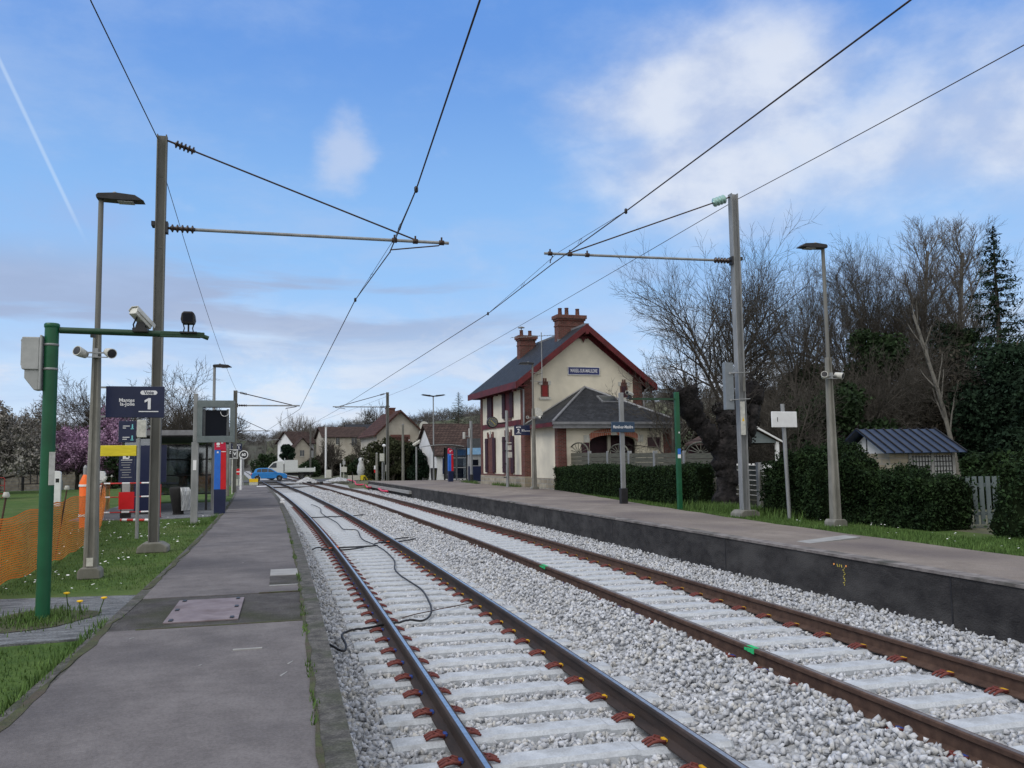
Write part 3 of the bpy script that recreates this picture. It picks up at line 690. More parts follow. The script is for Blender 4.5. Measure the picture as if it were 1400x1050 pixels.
# ================================================================ catenary masts
def rod(b, a, c, r, n=8, m=0): b.tube([a, c], r, n, m)
def ribbed(b, a, c, r0, r1, k, m=0, n=12):
    a = Vector(a); c = Vector(c); d = c-a; Lh = d.length; q = d.to_track_quat('Z','Y').to_matrix().to_4x4()
    Mx = Matrix.Translation(a) @ q; prof = [(r0,0)]
    for i in range(k):
        z = Lh*(i+.5)/k; h = Lh/k
        prof += [(r0,z-h*.4),(r1,z-h*.12),(r1*.96,z+h*.05),(r0,z+h*.22)]
    prof.append((r0,Lh)); b.lathe(prof, n, m, Mx)
def hbeam(b, wx, wy, z0, z1, t=.018):
    b.box(-wx/2, -wx/2+t, -wy/2, wy/2, z0, z1); b.box(wx/2-t, wx/2, -wy/2, wy/2, z0, z1); b.box(-wx/2+t, wx/2-t, -.006, .006, z0, z1)
def catmast(lab, s, d, z0, zt, sgn, arm_z, reach, tie_x, arm_pt, wd=.22, mat='mast', group=None, glassy=False, found=True, stayz=None, detail=True, arm=True, tipdz=0):
    """sgn=+1 : arm points to +x (left mast).  lengths measured from mast axis, heights absolute"""
    t = tthing('catenary_mast', lab, 'mast', s, d, z0, group)
    b = MB(); hbeam(b, wd, wd*1.0, .0, zt-z0)
    if detail:
        for h in (1.1, 2.4, 3.9, 5.3, 6.6):
            if h < zt-z0-.3: b.box(-.03,.03,-wd/2-.004 if False else -.012, -.004, h, h+.03)
    b.build('mast_column', M[mat], t)
    if found:
        b = MB(); w_ = wd*1.5; b.prism([(-w_,0),(w_,0),(w_,.10),(w_*.55,.17),(-w_*.6,.17),(-w_*.95,.10)], -w_*.9, w_*.9)
        b.build('foundation', M['conc'], t, .02)
    if not arm: return t
    az_ = arm_z - z0; x0 = sgn*wd/2
    b = MB(); b.cbox((sgn*(wd/2+.02),0,az_),(.05,.16,.2)); b.build('arm_bracket', M['black'], t); b = MB(); b.cbox((-sgn*(wd/2+.03),0,az_+.05),(.06,.2,.08)); b.build('arm_bracket', M['black'], t)
    b = MB(); ribbed(b, (x0+sgn*.08,0,az_), (x0+sgn*.5,0,az_-.005), .035, .075, 5); rod(b, (x0,0,az_), (x0+sgn*.1,0,az_), .025); b.build('arm_insulator', M['insul'], t)
    b = MB(); b.tube([(x0+sgn*.45,0,az_-.005),(sgn*reach,0,az_+tipdz)], .030 if detail else .04, 10)
    b.build('cantilever_tube', M['galv'], t)
    sz = (stayz or zt-.08)-z0
    a = Vector((x0,0,sz)); e = Vector((sgn*tie_x,0,az_+.03+tipdz*.8)); dv = (e-a).normalized()
    b = MB(); ribbed(b, a+dv*.14, a+dv*.50, .03, .115 if glassy else .075, 4 if glassy else 5); b.build('stay_insulator', M['glassins'] if glassy else M['insul'], t)
    b = MB(); rod(b, a, a+dv*.15, .018); rod(b, a+dv*.5, e, .016 if detail else .025); b.build('stay_rod', M['wire'], t)
    ax, azp = arm_pt; azp -= z0
    b = MB(); b.tube([(sgn*(reach-.14),0,az_+tipdz),(sgn*(reach-.2),0,az_-.06+tipdz),(ax,0,azp+.05),(ax,0,azp)], .013 if detail else .022, 6)
    b.build('registration_arm', M['wire'], t)
    if detail:
        for cx in (reach-.14, tie_x, reach-1.05):
            b = MB(); b.lathe([(.03,-.05),(.05,-.045),(.05,.045),(.03,.05)], 10, 0, Matrix.Translation((sgn*cx,0,az_+tipdz*cx/reach)) @ Matrix.Rotation(PI/2,4,'Y'))
            b.cbox((sgn*cx,0,az_+tipdz*cx/reach+.06),(.03,.03,.09)); b.build('tube_clamp', M['wire'], t)
    return t
GM = 'overhead line masts along the railway'
ml = catmast('nearest left mast with two dark ribbed insulators, behind the green camera pole', 16.0, -2.16, LAWN, 7.78, 1, 6.10, 5.2, 4.55, (4.07, 5.86), .165, group=GM)
mr = catmast('tall grey mast with green glass insulator on the right platform verge', 18.4, 10.68, ZR-.03, 8.36, -1, 6.68, 4.92, 4.30, (-4.78, 6.40), .18, 'galv', GM, True, tipdz=-.06)
b = MB(); b.box(-.095,.03,-.125,-.118,1.95,2.75); b.build('notice_strip', M['offwhite'], mr)
b = MB(); b.add([(-.06,-.130,2.28),(.0,-.130,2.28),(-.03,-.130,2.38)], [(0,1,2)]); b.build('warning_triangle', M['petal_yellow'], mr)
b = MB(); b.box(-.004,.06,-.128,-.122,3.0,3.35); b.build('painted_patch', M['mast'], mr)
for s, d, zt, sg, az_, re_, lab in ((48, -1.67, 5.85, 1, 5.05, 3.35, 'second left mast, seen just right of the display frame at the platform end'),
                               (79, -1.75, 6.15, 1, 4.85, 2.95, 'third left mast beyond the end of the left platform'),
                               (66.4, 9.5, 7.35, -1, 6.2, 4.2, 'mast at the far end of the right platform in front of the green shrubs'),
                               (126, 8.57, 7.6, -1, 6.9, 3.2, 'thin mast behind the flatbed truck, left of the white post'),
                               (157, 6.3, 6.9, -1, 6.2, 3.0, 'far thin mast directly behind the truck cab'),
                               (200, 4.9, 8.0, -1, 6.5, 3.0, 'very far thin mast before the wooded hill, right one of a pair'),
                               (200, 3.0, 6.6, -1, 6.2, 3.0, 'very far thin mast before the wooded hill, left one of a pair')):
    far_ = s > 100
    catmast(lab, s, d, (LAWN if s < 60 else (-.1 if s > 70 or d < 0 else .4)), zt, sg, az_, re_, re_*.88, (sg*re_*.78, az_-.2), .2, group=GM, detail=False, found=False, arm=(s not in (126,200)), )
# ---------------------------------------------------------------- wires
def wire(lab, pts, r=.010, sag=0, group='overhead wires', name='overhead_wire', n=10):
    b = MB()
    out = []
    for (a, c) in zip(pts, pts[1:]):
        a = Vector(a); c = Vector(c)
        for i in range(n):
            t = i/n; p = a.lerp(c, t); p.z -= sag*4*t*(1-t)*(c-a).length/30; out.append(p)
    out.append(Vector(pts[-1])); b.tube(out, r, 5, 0)
    return b
def T3(s, d, z): return TR(s, d, z)
def droppers(parent, pairs):
    for a, c_ in pairs:
        b = MB(); a = Vector(a); c_ = Vector(c_); o = Vector((.02,0,0))
        b.tube([a, a.lerp(c_,.25)+o, a.lerp(c_,.75)+o, c_, a.lerp(c_,.75)-o, a.lerp(c_,.25)-o, a], .004, 4, 0, False)
        b.build('dropper', M['wire'], parent)
# left line
J0 = T3(12.55, 1.86, 5.99); CW = T3(16, 1.90, 5.86); J1 = T3(20.6, 1.68, 5.80)
t = thing('contact_wire', 'overhead contact wire above the left track, rising to the top edge left of centre', 'overhead wire', (0,0,0), group='contact wires')
wire('', [T3(-8,1.6,7.4), J0, CW, J1, T3(48,1.68,4.86), T3(79,.6,4.66), T3(110,1.9,4.9)], .0115).build('wire', M['wire'], t)
hm = T3(16, 1.98, 6.12)
wire('', [J0, hm, J1], .005).build('bridle_wire', M['wire'], t)
for j in (J0, J1): b = MB(); b.lathe([(.015,-.05),(.03,-.03),(.03,.03),(.015,.05)], 8, 0, Matrix.Translation(j)); b.build('wire_clamp', M['black'], t)
def lp(a, b_, t_): return Vector(a).lerp(Vector(b_), t_)
droppers(t, [(lp(J0,hm,.62), lp(J0,CW,.62)), (lp(hm,J1,.5), lp(CW,J1,.5))])
# right line
K0 = T3(14.3, 6.02, 6.43); KW = T3(18.4, 5.95, 6.38); K1 = T3(24.2, 5.9, 6.22)
t = thing('contact_wire', 'overhead contact wire above the right track running past the station to the upper right', 'overhead wire', (0,0,0), group='contact wires')
wire('', [T3(-8,6.2,6.9), T3(7,6.04,6.47), K0, KW, K1, T3(66.4,5.7,6.0), T3(110,5.4,5.7)], .0115).build('wire', M['wire'], t)
hk = T3(18.4, 6.1, 6.66)
wire('', [K0, hk, K1], .005).build('bridle_wire', M['wire'], t)
for j in (K0, K1): b = MB(); b.lathe([(.015,-.05),(.03,-.03),(.03,.03),(.015,.05)], 8, 0, Matrix.Translation(j)); b.build('wire_clamp', M['black'], t)
droppers(t, [(lp(K0,hk,.6), lp(K0,KW,.6)), (lp(hk,K1,.42), lp(KW,K1,.42))])
t = tag(wire('', [T3(-12,-2.42,8.2), T3(11.2,-2.41,7.66), T3(15.98,-2.23,7.70)], .009).build('feeder_wire', M['wire']), 'thin feeder wire coming from the upper left to the top of the nearest left mast', 'overhead wire', 'feeder wires')
t = tag(wire('', [T3(16.02,-2.08,6.95), T3(48,-1.60,5.80), T3(79,-1.7,6.1)], .006, .3).build('feeder_wire', M['wire']), 'thin wire dropping from the nearest left mast to the second left mast', 'overhead wire', 'feeder wires')
t = tag(wire('', [T3(-12,10.3,7.9), T3(9.9,10.57,7.95), T3(18.4,10.78,8.23), T3(66.4,11.2,7.73), T3(126,8.6,7.6)], .009, .05).build('feeder_wire', M['wire']), 'thin feeder wire on the far right passing the top of the tall right mast', 'overhead wire', 'feeder wires')
# ================================================================ left side objects
def speakers(lab, s, d, z, hw=.16, grp='horn loudspeaker pairs on lamp posts'):
    t = tthing('loudspeaker_pair', lab, 'loudspeaker', s, d, z, grp)
    b = MB(); b.cbox((0,-.09,0),(hw*1.9,.02,.02)); b.cbox((0,-.09,-.06),(hw*1.9,.02,.012)); b.cbox((0,-.06,.0),(.06,.07,.12)); b.build('bracket', M['galv'], t)
    for sg in (-1, 1):
        Mx = Matrix.Translation((sg*(hw+.02), -.1, 0)) @ Matrix.Rotation(sg*.55,4,'Z') @ Matrix.Rotation(PI/2+.25*sg,4,'X')
        b = MB(); b.lathe([(.02,-.11),(.05,-.095),(.062,-.02),(.068,.07)], 16, 0, Mx); h = b.build('horn', M['offwhite'], t)
        b = MB(); b.lathe([(.058,.071),(.02,.074)], 16, 0, Mx); b.build('grille', M['black'], h)
    return t
def lamp_post(lab, s, d, z0, ztop, w0, w1, zc, sgn, head=.72, grp='lamp posts', foot=True, steel=.045, double=False):
    t = tthing('lamp_post', lab, 'lamp post', s, d, z0, grp)
    h = ztop-z0; hc = zc-z0
    b = MB(); 
    for k in range(1):
        vs = []
        for z_, w_ in ((0,w0),(hc,w1)):
            q = w_/2; c_ = q*.35
            vs += [(-q+c_,-q,z_),(-c_*.9,-q,z_),(-c_*.9,-q+.02,z_),(c_*.9,-q+.02,z_),(c_*.9,-q,z_),(q-c_,-q,z_),(q,-q+c_,z_),(q,q-c_,z_),(q-c_,q,z_),(-q+c_,q,z_),(-q,q-c_,z_),(-q,-q+c_,z_)]
        n = 12; b.add(vs, [tuple(range(n))[::-1], tuple(range(n,2*n))]+[(j,(j+1)%n,(j+1)%n+n,j+n) for j in range(n)])
    b.build('concrete_pole' if w0 > .15 else 'lower_pole', M['conc'] if w0 > .15 else M['galv'], t)
    b = MB(); b.tube([(0,0,hc-.02),(0,0,h)], [steel*1.1, steel], 12); b.build('upper_tube', M['galv'] if w0 < .15 else M['mast'], t)
    if foot:
        b = MB(); q = w0*.8; b.prism([(-q,0),(q,0),(q*.97,.11),(q*.7,.15),(-q*.75,.15),(-q,.1)], -q, q); b.build('foundation', M['conc'], t, .015)
    for sg in ((sgn,) if not double else (-1, 1)):
        b = MB(); rise = .10*0 if not double else .12
        Mx = Matrix.Translation((0,0,h)) @ Matrix.Rotation(-sg*(rise+.0)*1.2,4,'Y')
        b.prism([(-sg*.045,.0),(-sg*.055,.045),(-sg*.03,.075),(sg*head*.35,.095),(sg*(head-.12),.075),(sg*head,.0),(sg*head*.5,-.012)], -.10, .10, 'y', 0, Mx)
        hd = b.build('lamp_head', M['black'], t, .008)
        b = MB(); b.box(min(sg*.22,sg*(head-.14)), max(sg*.22,sg*(head-.14)), -.08, .08, -.022, -.0125, 0, Mx); b.build('led_panel', M['greybox'], hd)
        b = MB(); b.lathe([(.02,.095),(.03,.1),(.028,.12),(.01,.13)], 10, 0, Mx @ Matrix.Translation((sg*head*.3,0,0))); b.build('sensor_cap', M['greybox'], hd)
    return t
lamp_post('concrete lamp post on the left lawn between the green camera pole and the mast', 12.6, -2.5, LAWN, 5.55, .175, .095, 3.75, 1, .56, steel=.034)
b = MB(); 
t = tthing('small_label', 'small white square plate near the foot of the left concrete lamp post', 'label', 12.6-.13, -2.49, LAWN+.22); b.box(-.04,.04,-.006,0,-.05,.06); b.build('plate', M['offwhite'], t)
speakers('pair of beige horn loudspeakers on the left concrete lamp post under the camera arm', 12.6, -2.5, 3.42)
lamp_post('slim lamp post further along the left platform behind the display frame', 29.8, -2.0, LAWN, 5.12, .1, .09, 2.5, 1, .55, foot=False)
lamp_post('concrete lamp post beside the right hedge, right of the blank white sign', 15.1, 10.75, ZR-.03, 6.17, .20, .11, 3.9, -1, .58, steel=.036)
speakers('pair of cream horn loudspeakers on the right concrete lamp post', 15.1, 10.75, 3.52)
lamp_post('lamp post at the corner of the station', 39.4, 12.21, ZR-.02, 6.55, .22, .13, 4.4, -1, .75)
speakers('pair of white horn loudspeakers on the lamp post at the station corner', 39.4, 12.21, 3.95, .3)
lamp_post('grey double headed lamp post near the low white building', 62.9, 12.36, ZR, 6.75, .12, .09, 2.5, 1, .95, foot=False, double=True)
# green camera pole
t = tthing('camera_pole', 'dark green camera pole with a horizontal arm, nearest object on the left lawn', 'pole', 9.25, -2.27, LAWN, 'green camera poles')
b = MB(); b.tube([(0,0,-.1),(0,0,2.86)], .064, 28, 0, True); b.lathe([(.066,2.84),(.071,2.85),(.071,2.875),(.062,2.885)], 28); b.build('pole', M['greenpaint'], t)
b = MB(); b.tube([(.07,0,2.82),(1.38,0,2.80)], .032, 14); b.box(1.0,1.42,-.03,.03,2.775,2.825); b.tube([(1.38,0,2.80),(1.46,0,2.77)], .022, 8); b.build('arm', M['greendark'], t)
for z_ in (2.66, 2.42):
    b = MB(); b.lathe([(.0645,z_),(.067,z_),(.067,z_+.022),(.0645,z_+.022)], 28); b.build('steel_band', M['galv'], t)
b = MB(); b.box(.35,.39,-.02,.02,2.755,2.785); b.build('arm_stud', M['black'], t)
t = tthing('equipment_box', 'grey metal cabinet strapped to the top of the green camera pole', 'cabinet', 9.25, -2.27, LAWN)
b = MB(); b.prism([(-.235,2.42),(-.13,2.42),(-.09,2.42),(-.09,2.74),(-.245,2.74),(-.245,2.44)], -.07, .07); b.prism([(-.22,2.419),(-.09,2.419),(-.09,2.22),(-.13,2.22),(-.22,2.34)], -.055,.055); b.box(-.088,-.068,-.08,.08,2.22,2.76); b.build('cabinet_body', M['greybox'], t, .008)
b = MB(); b.box(-.252,-.246,-.06,.06,2.46,2.72); b.tube([(-.245,0,2.71),(-.27,0,2.71)], .008, 6); b.build('door', M['greybox'], t)
t = tthing('pole_label', 'white label with a black loop on the green camera pole', 'label', 9.25, -2.27, LAWN)
b = MB(); Mx = Matrix.Rotation(-.95,4,'Z'); b.box(-.03,.03,.064,.068,1.30,1.62,0,Matrix.Rotation(-2.3,4,'Z')); b.build('plate', M['offwhite'], t)
def bullet_cam(lab, s, d, z, yaw, pitch, sc_=1.0, housing='offwhite', grp='security cameras', front=False):
    t = tthing('security_camera', lab, 'security camera', s, d, z, grp)
    Mx = Matrix.Translation((0,0,.17*sc_)) @ Matrix.Rotation(yaw,4,'Z') @ Matrix.Rotation(pitch,4,'X') @ Matrix.Scale(sc_,4)
    b = MB(); b.prism([(-.07,-.055),(.07,-.055),(.075,.02),(.055,.065),(-.055,.065),(-.075,.02)], -.20, .20, 'y', 0, Mx); h = b.build('housing', M[housing], t, .006)
    b = MB(); b.prism([(-.082,.0),(-.078,.03),(-.06,.078),(.06,.078),(.078,.03),(.082,.0),(.084,.03),(.064,.086),(-.064,.086),(-.084,.03)][:6]+[(.088,.0),(.084,.034),(.064,.088),(-.064,.088),(-.084,.034),(-.088,0)], -.25, .22, 'y', 0, Mx); b.build('sun_shield', M['offwhite' if housing=='offwhite' else 'black'], t)
    b = MB(); b.box(-.055,.055,-.212,-.201,-.045,.05,0,Mx); b.build('lens_window', M['screen'], h)
    b = MB(); b.prism([(-.05,0),(.05,0),(.03,.11*sc_),(-.03,.11*sc_)], -.05, .05); b.box(-.07,.07,-.07,.07,-.03,.005); b.build('mount', M['black'], t)
    b = MB(); b.tube([Mx @ Vector((-.04,.12,-.06)), Vector((-.12*sc_,.02,.08*sc_)), Vector((-.1*sc_,0,-.0)), Vector((-.04,0,-.02))], .008, 5); b.build('lead', M['cable'], t)
    return t
bullet_cam('white and grey camera tilted down towards the left track on the green pole arm', 9.2, -1.45, LAWN+2.84, 2.55, .55, .62)
t = tthing('floodlight', 'small black spotlight at the end of the green pole arm', 'spotlight', 9.2, -1.0, LAWN+2.82)
t.scale = (.82,.82,.82)
b = MB(); b.prism([(-.07,.10),(.07,.10),(.085,.15),(.075,.225),(.05,.25),(-.05,.25),(-.075,.225),(-.085,.15)], -.10,.06); h = b.build('lamp_body', M['black'], t, .01)
b = MB(); b.box(-.055,.055,-.106,-.101,.12,.225); b.build('lamp_window', M['screen'], h)
b = MB(); 
for x in (-.06,.06): b.tube([(x,0,.0),(x*.8,0,.05),(x*1.1,0,.12)], .008, 6)
b.tube([(0,0,0),(0,0,.1)], .012, 6); b.box(-.1,.1,-.03,.03,-.01,.008); b.build('bracket', M['black'], t)
# platform sign 1
def plat_sign(lab, s, d, z, w_, h_, num, l1, l2, mirror=False, two=False):
    t = tthing('platform_sign', lab, 'sign', s, d, z)
    b = MB(); b.box(-w_/2,w_/2,-.02,.02,-h_/2,h_/2); f = b.build('sign_board', M['navy'], t, .004)
    b = MB(); nx = w_*.23*(1 if not mirror else -1)
    b.prism([(nx-.095*w_/.75+.11*h_*math.cos(a)*.6*0-(.0), 0) for a in (0,)]*0 or [(nx+(.075*w_/.75)*(1 if math.cos(a)>0 else -1)+.052*h_*1.5*math.cos(a), h_*.30+.07*h_*math.sin(a)) for a in [k*PI/10 for k in range(20)]], -.024, -.0205); b.build('voie_pill', M['whitetxt'], f)
    text('lettering', 'Voie', h_*.16, (nx, -.0255, h_*.30), M['navy'], f, bold=.001)
    if num == '1':
        q = h_*.36; y0_ = -.235*h_; b = MB(); b.prism([(nx-.07*q,y0_),(nx+.17*q,y0_),(nx+.17*q,y0_+q),(nx-.02*q,y0_+q),(nx-.34*q,y0_+.80*q),(nx-.34*q,y0_+.60*q),(nx-.07*q,y0_+.74*q)], -.024, -.0205); b.build('numeral', M['whitetxt'], f)
    else: text('lettering', num, h_*.50, (nx, -.0225, -.07*h_), M['whitetxt'], f, bold=.006)
    b = MB(); b.box(nx-w_*.17, nx+w_*.17, -.024,-.0205, -h_*.32,-h_*.29); b.build('underline', M['whitetxt'], f)
    tx = -w_*.17 if not mirror else -w_*.03; al = 'RIGHT' if not mirror else 'LEFT'
    text('lettering', l1, h_*.16, (tx+(.16*w_ if not mirror else 0), -.0225, h_*.05), M['whitetxt'], f, al, bold=.0012)
    text('lettering', l2, h_*.16, (tx+(.16*w_ if not mirror else 0), -.0225, -h_*.07), M['whitetxt'], f, al, bold=.0012)
    return t
t = plat_sign('navy sign reading Voie 1 Mantes la-Jolie mounted beside the left lamp post', 13.0, -2.06, 2.79, .76, .44, '1', 'Mantes', 'la-Jolie')
t.rotation_euler.z += .03
b = MB(); b.box(-.52,-.38,-.012,.012,.19,.215); b.box(-.52,-.38,-.012,.012,-.215,-.19); b.build('bracket', M['galv'], t)
t = plat_sign('navy sign reading 2 Paris Montparnasse hung beside the station corner lamp post', 39.9, 11.93-.15, 3.36, .80, .48, '2', 'Paris', 'Montparnasse', True)
b = MB(); b.box(.38,.5,-.012,.012,.15,.17); b.build('bracket', M['galv'], t)
# small sign post group
t = tthing('sign_post', 'thin grey post with yellow sign standing on the lawn behind the concrete lamp post', 'post', 19.1, -2.86, LAWN)
b = MB(); b.tube([(0,0,-.1),(0,0,2.35)], .036, 12); b.build('post', M['galv'], t)
b = MB(); b.box(-.72,-.04,-.03,.0,1.68,1.90); b.build('yellow_panel', M['yellow'], t, .01)
b = MB(); b.box(-.04,.14,-.05,.05,2.06,2.42); b.build('white_box', M['offwhite'], t, .01)
b = MB(); b.box(-.39,-.06,-.02,.02,1.96,2.40); pnl = b.build('small_navy_board', M['navy'], t, .004)
for k, (z_, w_) in enumerate(((2.30,.13),(2.26,.06),(2.07,.13),(2.03,.08))):
    b = MB(); b.box(-.31,-.31+w_,-.024,-.0205,z_-.012,z_+.002); b.build('text_line', M['whitetxt'], pnl)
for z_ in (2.28, 2.05):
    b = MB(); b.box(-.14,-.115,-.024,-.0205,z_-.03,z_+.05); b.box(-.16,-.10,-.024,-.0206,z_-.05,z_-.035); b.build('platform_number', M['cyantxt'], pnl)
# display frame
t = tthing('display_frame', 'grey post carrying a large square frame with an unlit screen inside', 'information display', 23.0, -2.07, LAWN)
b = MB(); b.prism([(-.085,-.06),(.085,-.06),(.085,.06),(-.085,.06)], -.1, 2.05, 'z'); b.box(-.055,.045,-.045,.045,2.05,3.28); b.build('post', M['galv'], t, .01)
b = MB(); x0, x1, z0, z1 = .05, .94, 2.04, 3.10
b.box(x0,x1,-.15,.15,z1-.17,z1); b.box(x0,x1,-.15,.15,z0,z0+.16); b.box(x0,x0+.12,-.15,.15,z0+.16,z1-.17); b.box(x1-.11,x1,-.15,.15,z0+.16,z1-.17); b.build('frame', M['framegrey'], t, .006)
b = MB(); b.box(x0+.19,x1-.2,-.06,.06,z0+.17,z1-.24); b.build('screen', M['screen'], t)
b = MB(); b.box(x0+.13,x0+.185,-.07,.07,z0+.17,z1-.22); b.box(x1-.195,x1-.14,-.07,.07,z0+.17,z1-.22); b.build('screen_bracket', M['darkgrey'], t)
b = MB(); b.tube([(x1-.24+.10*math.cos(a), -.1, z1-.30+.10*math.sin(a)) for a in [PI*.95+k*PI/9 for k in range(12)]], .008, 6); b.build('loose_cable', M['whitetxt'], t)
b = MB(); b.box(-.04,.04,-.068,-.0605,1.35,1.60); b.build('notice', M['whitetxt'], t)
# validators
def validator(lab, s, d, z):
    t = tthing('ticket_validator', lab, 'ticket validator', s, d, z, 'red and blue ticket validators')
    b = MB(); b.prism([(-.16,0),(.16,0),(.175,.74),(-.165,.74)], -.16, .16); b.build('navy_base', M['navy'], t, .01)
    b = MB(); b.prism([(-.165,.742),(.015,.742),(.015,1.92),(-.16,1.92)], -.162, .16); b.build('blue_panel', M['blue'], t, .006)
    b = MB(); b.prism([(.017,.742),(.175,.742),(.165,1.92),(.017,1.92)], -.155, .155); b.build('red_panel', M['red'], t, .006)
    b = MB(); b.prism([(-.165,1.922),(.165,1.922),(.14,2.18),(.06,2.22),(-.12,2.32),(-.165,2.2)], -.165, .16); c_ = b.build('crimson_cap', M['crimson'], t, .006)
    b = MB(); b.lathe([(.05,0),(.05,.004)], 16, 0, Matrix.Translation((-.06,-.168,2.1)) @ Matrix.Rotation(PI/2,4,'X')); b.cbox((-.06,-.170,2.02),(.10,.004,.016)); b.cbox((.05,-.170,2.14),(.06,.004,.05)); b.build('ticket_pictogram', M['whitetxt'], c_)
    b = MB(); b.cbox((.095,-.158,1.87),(.13,.004,.02)); b.cbox((-.07,-.165,1.85),(.05,.004,.05)); b.build('small_mark', M['whitetxt'], t)
    return t
validator('red and blue validator column on the left platform edge of the lawn', 27.4, -1.67, ZL-.03)
validator('red and blue validator column in front of the shelter on the right platform', 57.3, 12.29, ZR)
# shelter left
def boxframe(b, x0, x1, y0, y1, z0, z1, r): pass
t = tthing('platform_shelter', 'dark framed glass shelter with a flat roof on the left side', 'shelter', 29.0, -2.2, LAWN+.02)
b = MB(); b.box(-2.5,.40,-.25,9.5,2.36,2.52); b.build('roof', M['black'], t, .01)
b = MB(); b.box(-2.52,.42,-.27,-.25,2.40,2.56); b.box(.40,.42,-.25,9.5,2.40,2.56); b.build('roof_trim', M['zinc'], t)
for x, y in ((0,.9),(0,9.0),(0,4.6),(-2.4,0),(-2.4,9.0),(-2.4,4.5),(-1.6,0)):
    b = MB(); b.box(x-.035,x+.035,y-.035,y+.035,0,2.36); b.build('post', M['black'], t)
def gpanel(x0, x1, y, parent, zs=(.3,2.3)):
    b = MB(); b.box(x0,x1,y-.006,y+.006,zs[0],zs[1]); b.build('glass_pane', M['glassclear'], parent)
    for z_ in (.28, 1.05, 1.7):
        b = MB(); b.box(x0,x1,y-.022,y+.022,z_-.025,z_+.025); b.build('glazing_bar', M['black'], parent)
gpanel(-2.36, -1.64, 0, t); gpanel(-2.36,-.05, 9.0, t)
b = MB(); b.box(-2.406,-2.394,.05,8.95,.3,2.3); b.build('glass_pane', M['glassclear'], t)
for z_ in (.3, 1.1, 2.0):
    b = MB(); b.box(-2.42,-2.38,.04,8.96,z_-.025,z_+.025); b.build('glazing_bar', M['black'], t)
b = MB(); b.box(-2.0,-1.6,1.2,3.9,.45,.5); b.box(-1.85,-1.75,1.4,1.5,0,.45); b.box(-1.85,-1.75,3.5,3.6,0,.45); b.build('bench', M['darkgrey'], t)
b = MB(); b.box(-1.58,-1.14,-.02,.02,.95,2.1); b.build('poster_board', M['navy'], t)
# bag-wrapped bin
t = tthing('litter_bin', 'black litter bin wrapped in a clear plastic bag in front of the left shelter', 'litter bin', 27.6, -2.85, LAWN+.02)
b = MB(); b.lathe([(.12,0),(.15,.05),(.22,.45),(.27,.74),(.25,.80),(.2,.82)], 20); b.tube([(-.0,.0,.0),(0,0,.05)],.16,12); b.build('bin_body', M['rubber'], t)
b = MB(); vs = []; 
for k, (r_, z_) in enumerate(((.25,.12),(.27,.25),(.30,.42),(.33,.58),(.32,.70),(.26,.80))):
    for j in range(30):
        a = -1.35+1.9*j/29; q = r_*(1+.07*math.sin(j*2.1+k)+.05*math.sin(j*3.7)); vs.append((q*math.cos(a)+.06*(1-z_), q*math.sin(a), z_))
b.add(vs, [(k*30+j, k*30+j+1, (k+1)*30+j+1, (k+1)*30+j) for k in range(5) for j in range(29)], 0, False); bg_ = b.build('plastic_bag', M['plasticwrap'], t, fix=False)
sm_ = bg_.modifiers.new('thick','SOLIDIFY'); sm_.thickness = .004
# info totem
t = tthing('information_totem', 'tall navy information board with a white seated figure pictogram behind the thin post', 'information board', 26.6, -4.16, LAWN)
b = MB(); b.box(-.10,.10,-.05,.05,0,1.0); b.build('pedestal', M['greybox'], t); b = MB(); b.box(-.14,.14,-.06,.06,0,.16); b.build('base', M['black'], t)
b = MB(); b.box(-.2,.2,-.04,.04,1.0,1.92); f = b.build('board', M['navy'], t, .006)
b = MB(); b.lathe([(.035,0),(.035,.004)], 12, 0, Matrix.Translation((-.06,-.042,1.83)) @ Matrix.Rotation(PI/2,4,'X')); b.cbox((-.06,-.044,1.74),(.08,.004,.12)); b.cbox((.0,-.044,1.70),(.12,.004,.04)); b.cbox((.06,-.044,1.76),(.03,.004,.12)); b.cbox((0,-.044,1.65),(.3,.004,.015)); b.build('pictogram', M['whitetxt'], f)
for k in range(7): b = MB(); b.cbox((-.0-.02*(k%2),-.0415,1.58-.07*k),(.28-.05*(k%3),.002,.016)); b.build('text_line', M['greybox'], f)
t = tthing('information_totem', 'dark blue tall panel of the left shelter next to the barrier', 'information board', 28.3, -3.95, LAWN)
b = MB(); b.box(-.22,.22,-.05,.05,.1,2.1); b.build('board', M['navy'], t, .01); b = MB(); b.box(-.18,.18,-.08,.08,0,.1); b.build('base', M['black'], t)
# orange guard sleeve, white consoles
t = tthing('orange_post_sleeve', 'bright orange plastic sleeve with white bands around a post in the net fence', 'post sleeve', 23.0, -4.55, LAWN)
b = MB(); b.tube([(.03,0,0),(-.02,0,1.1),(.0,0,1.28)], [.16,.13,.07], 18); b.build('sleeve', M['orangeplain'], t)
for z_ in (.28, 1.0): b = MB(); b.tube([(.02-.04*z_,0,z_),(.02-.04*z_,0,z_+.05)], .17-.026*z_*1.0, 18); b.build('white_band', M['white'], t)
t = tthing('grey_stake', 'short grey stake behind the orange sleeve', 'stake', 24.5, -4.85, LAWN); b = MB(); b.tube([(0,0,0),(0,0,1.45)], .05, 10); b.lathe([(.05,1.45),(.03,1.5),(.01,1.52)],10); b.build('stake', M['galv'], t)
for s_, d_, lab in ((30,-5.35,'white charging cabinet with a dark slot behind the concrete lamp post'),(36.5,-7.9,'white charging cabinet half hidden behind the green camera pole')):
    t = tthing('white_cabinet', lab, 'cabinet', s_, d_, LAWN, 'white cabinets behind the net')
    b = MB(); b.prism([(-.12,0),(.12,0),(.12,1.25),(.08,1.32),(-.1,1.34),(-.12,1.25)], -.08,.08); b.build('cabinet_body', M['white'], t, .01)
    b = MB(); b.box(-.06,.06,-.085,-.081,.9,1.05); b.build('slot', M['black'], t)
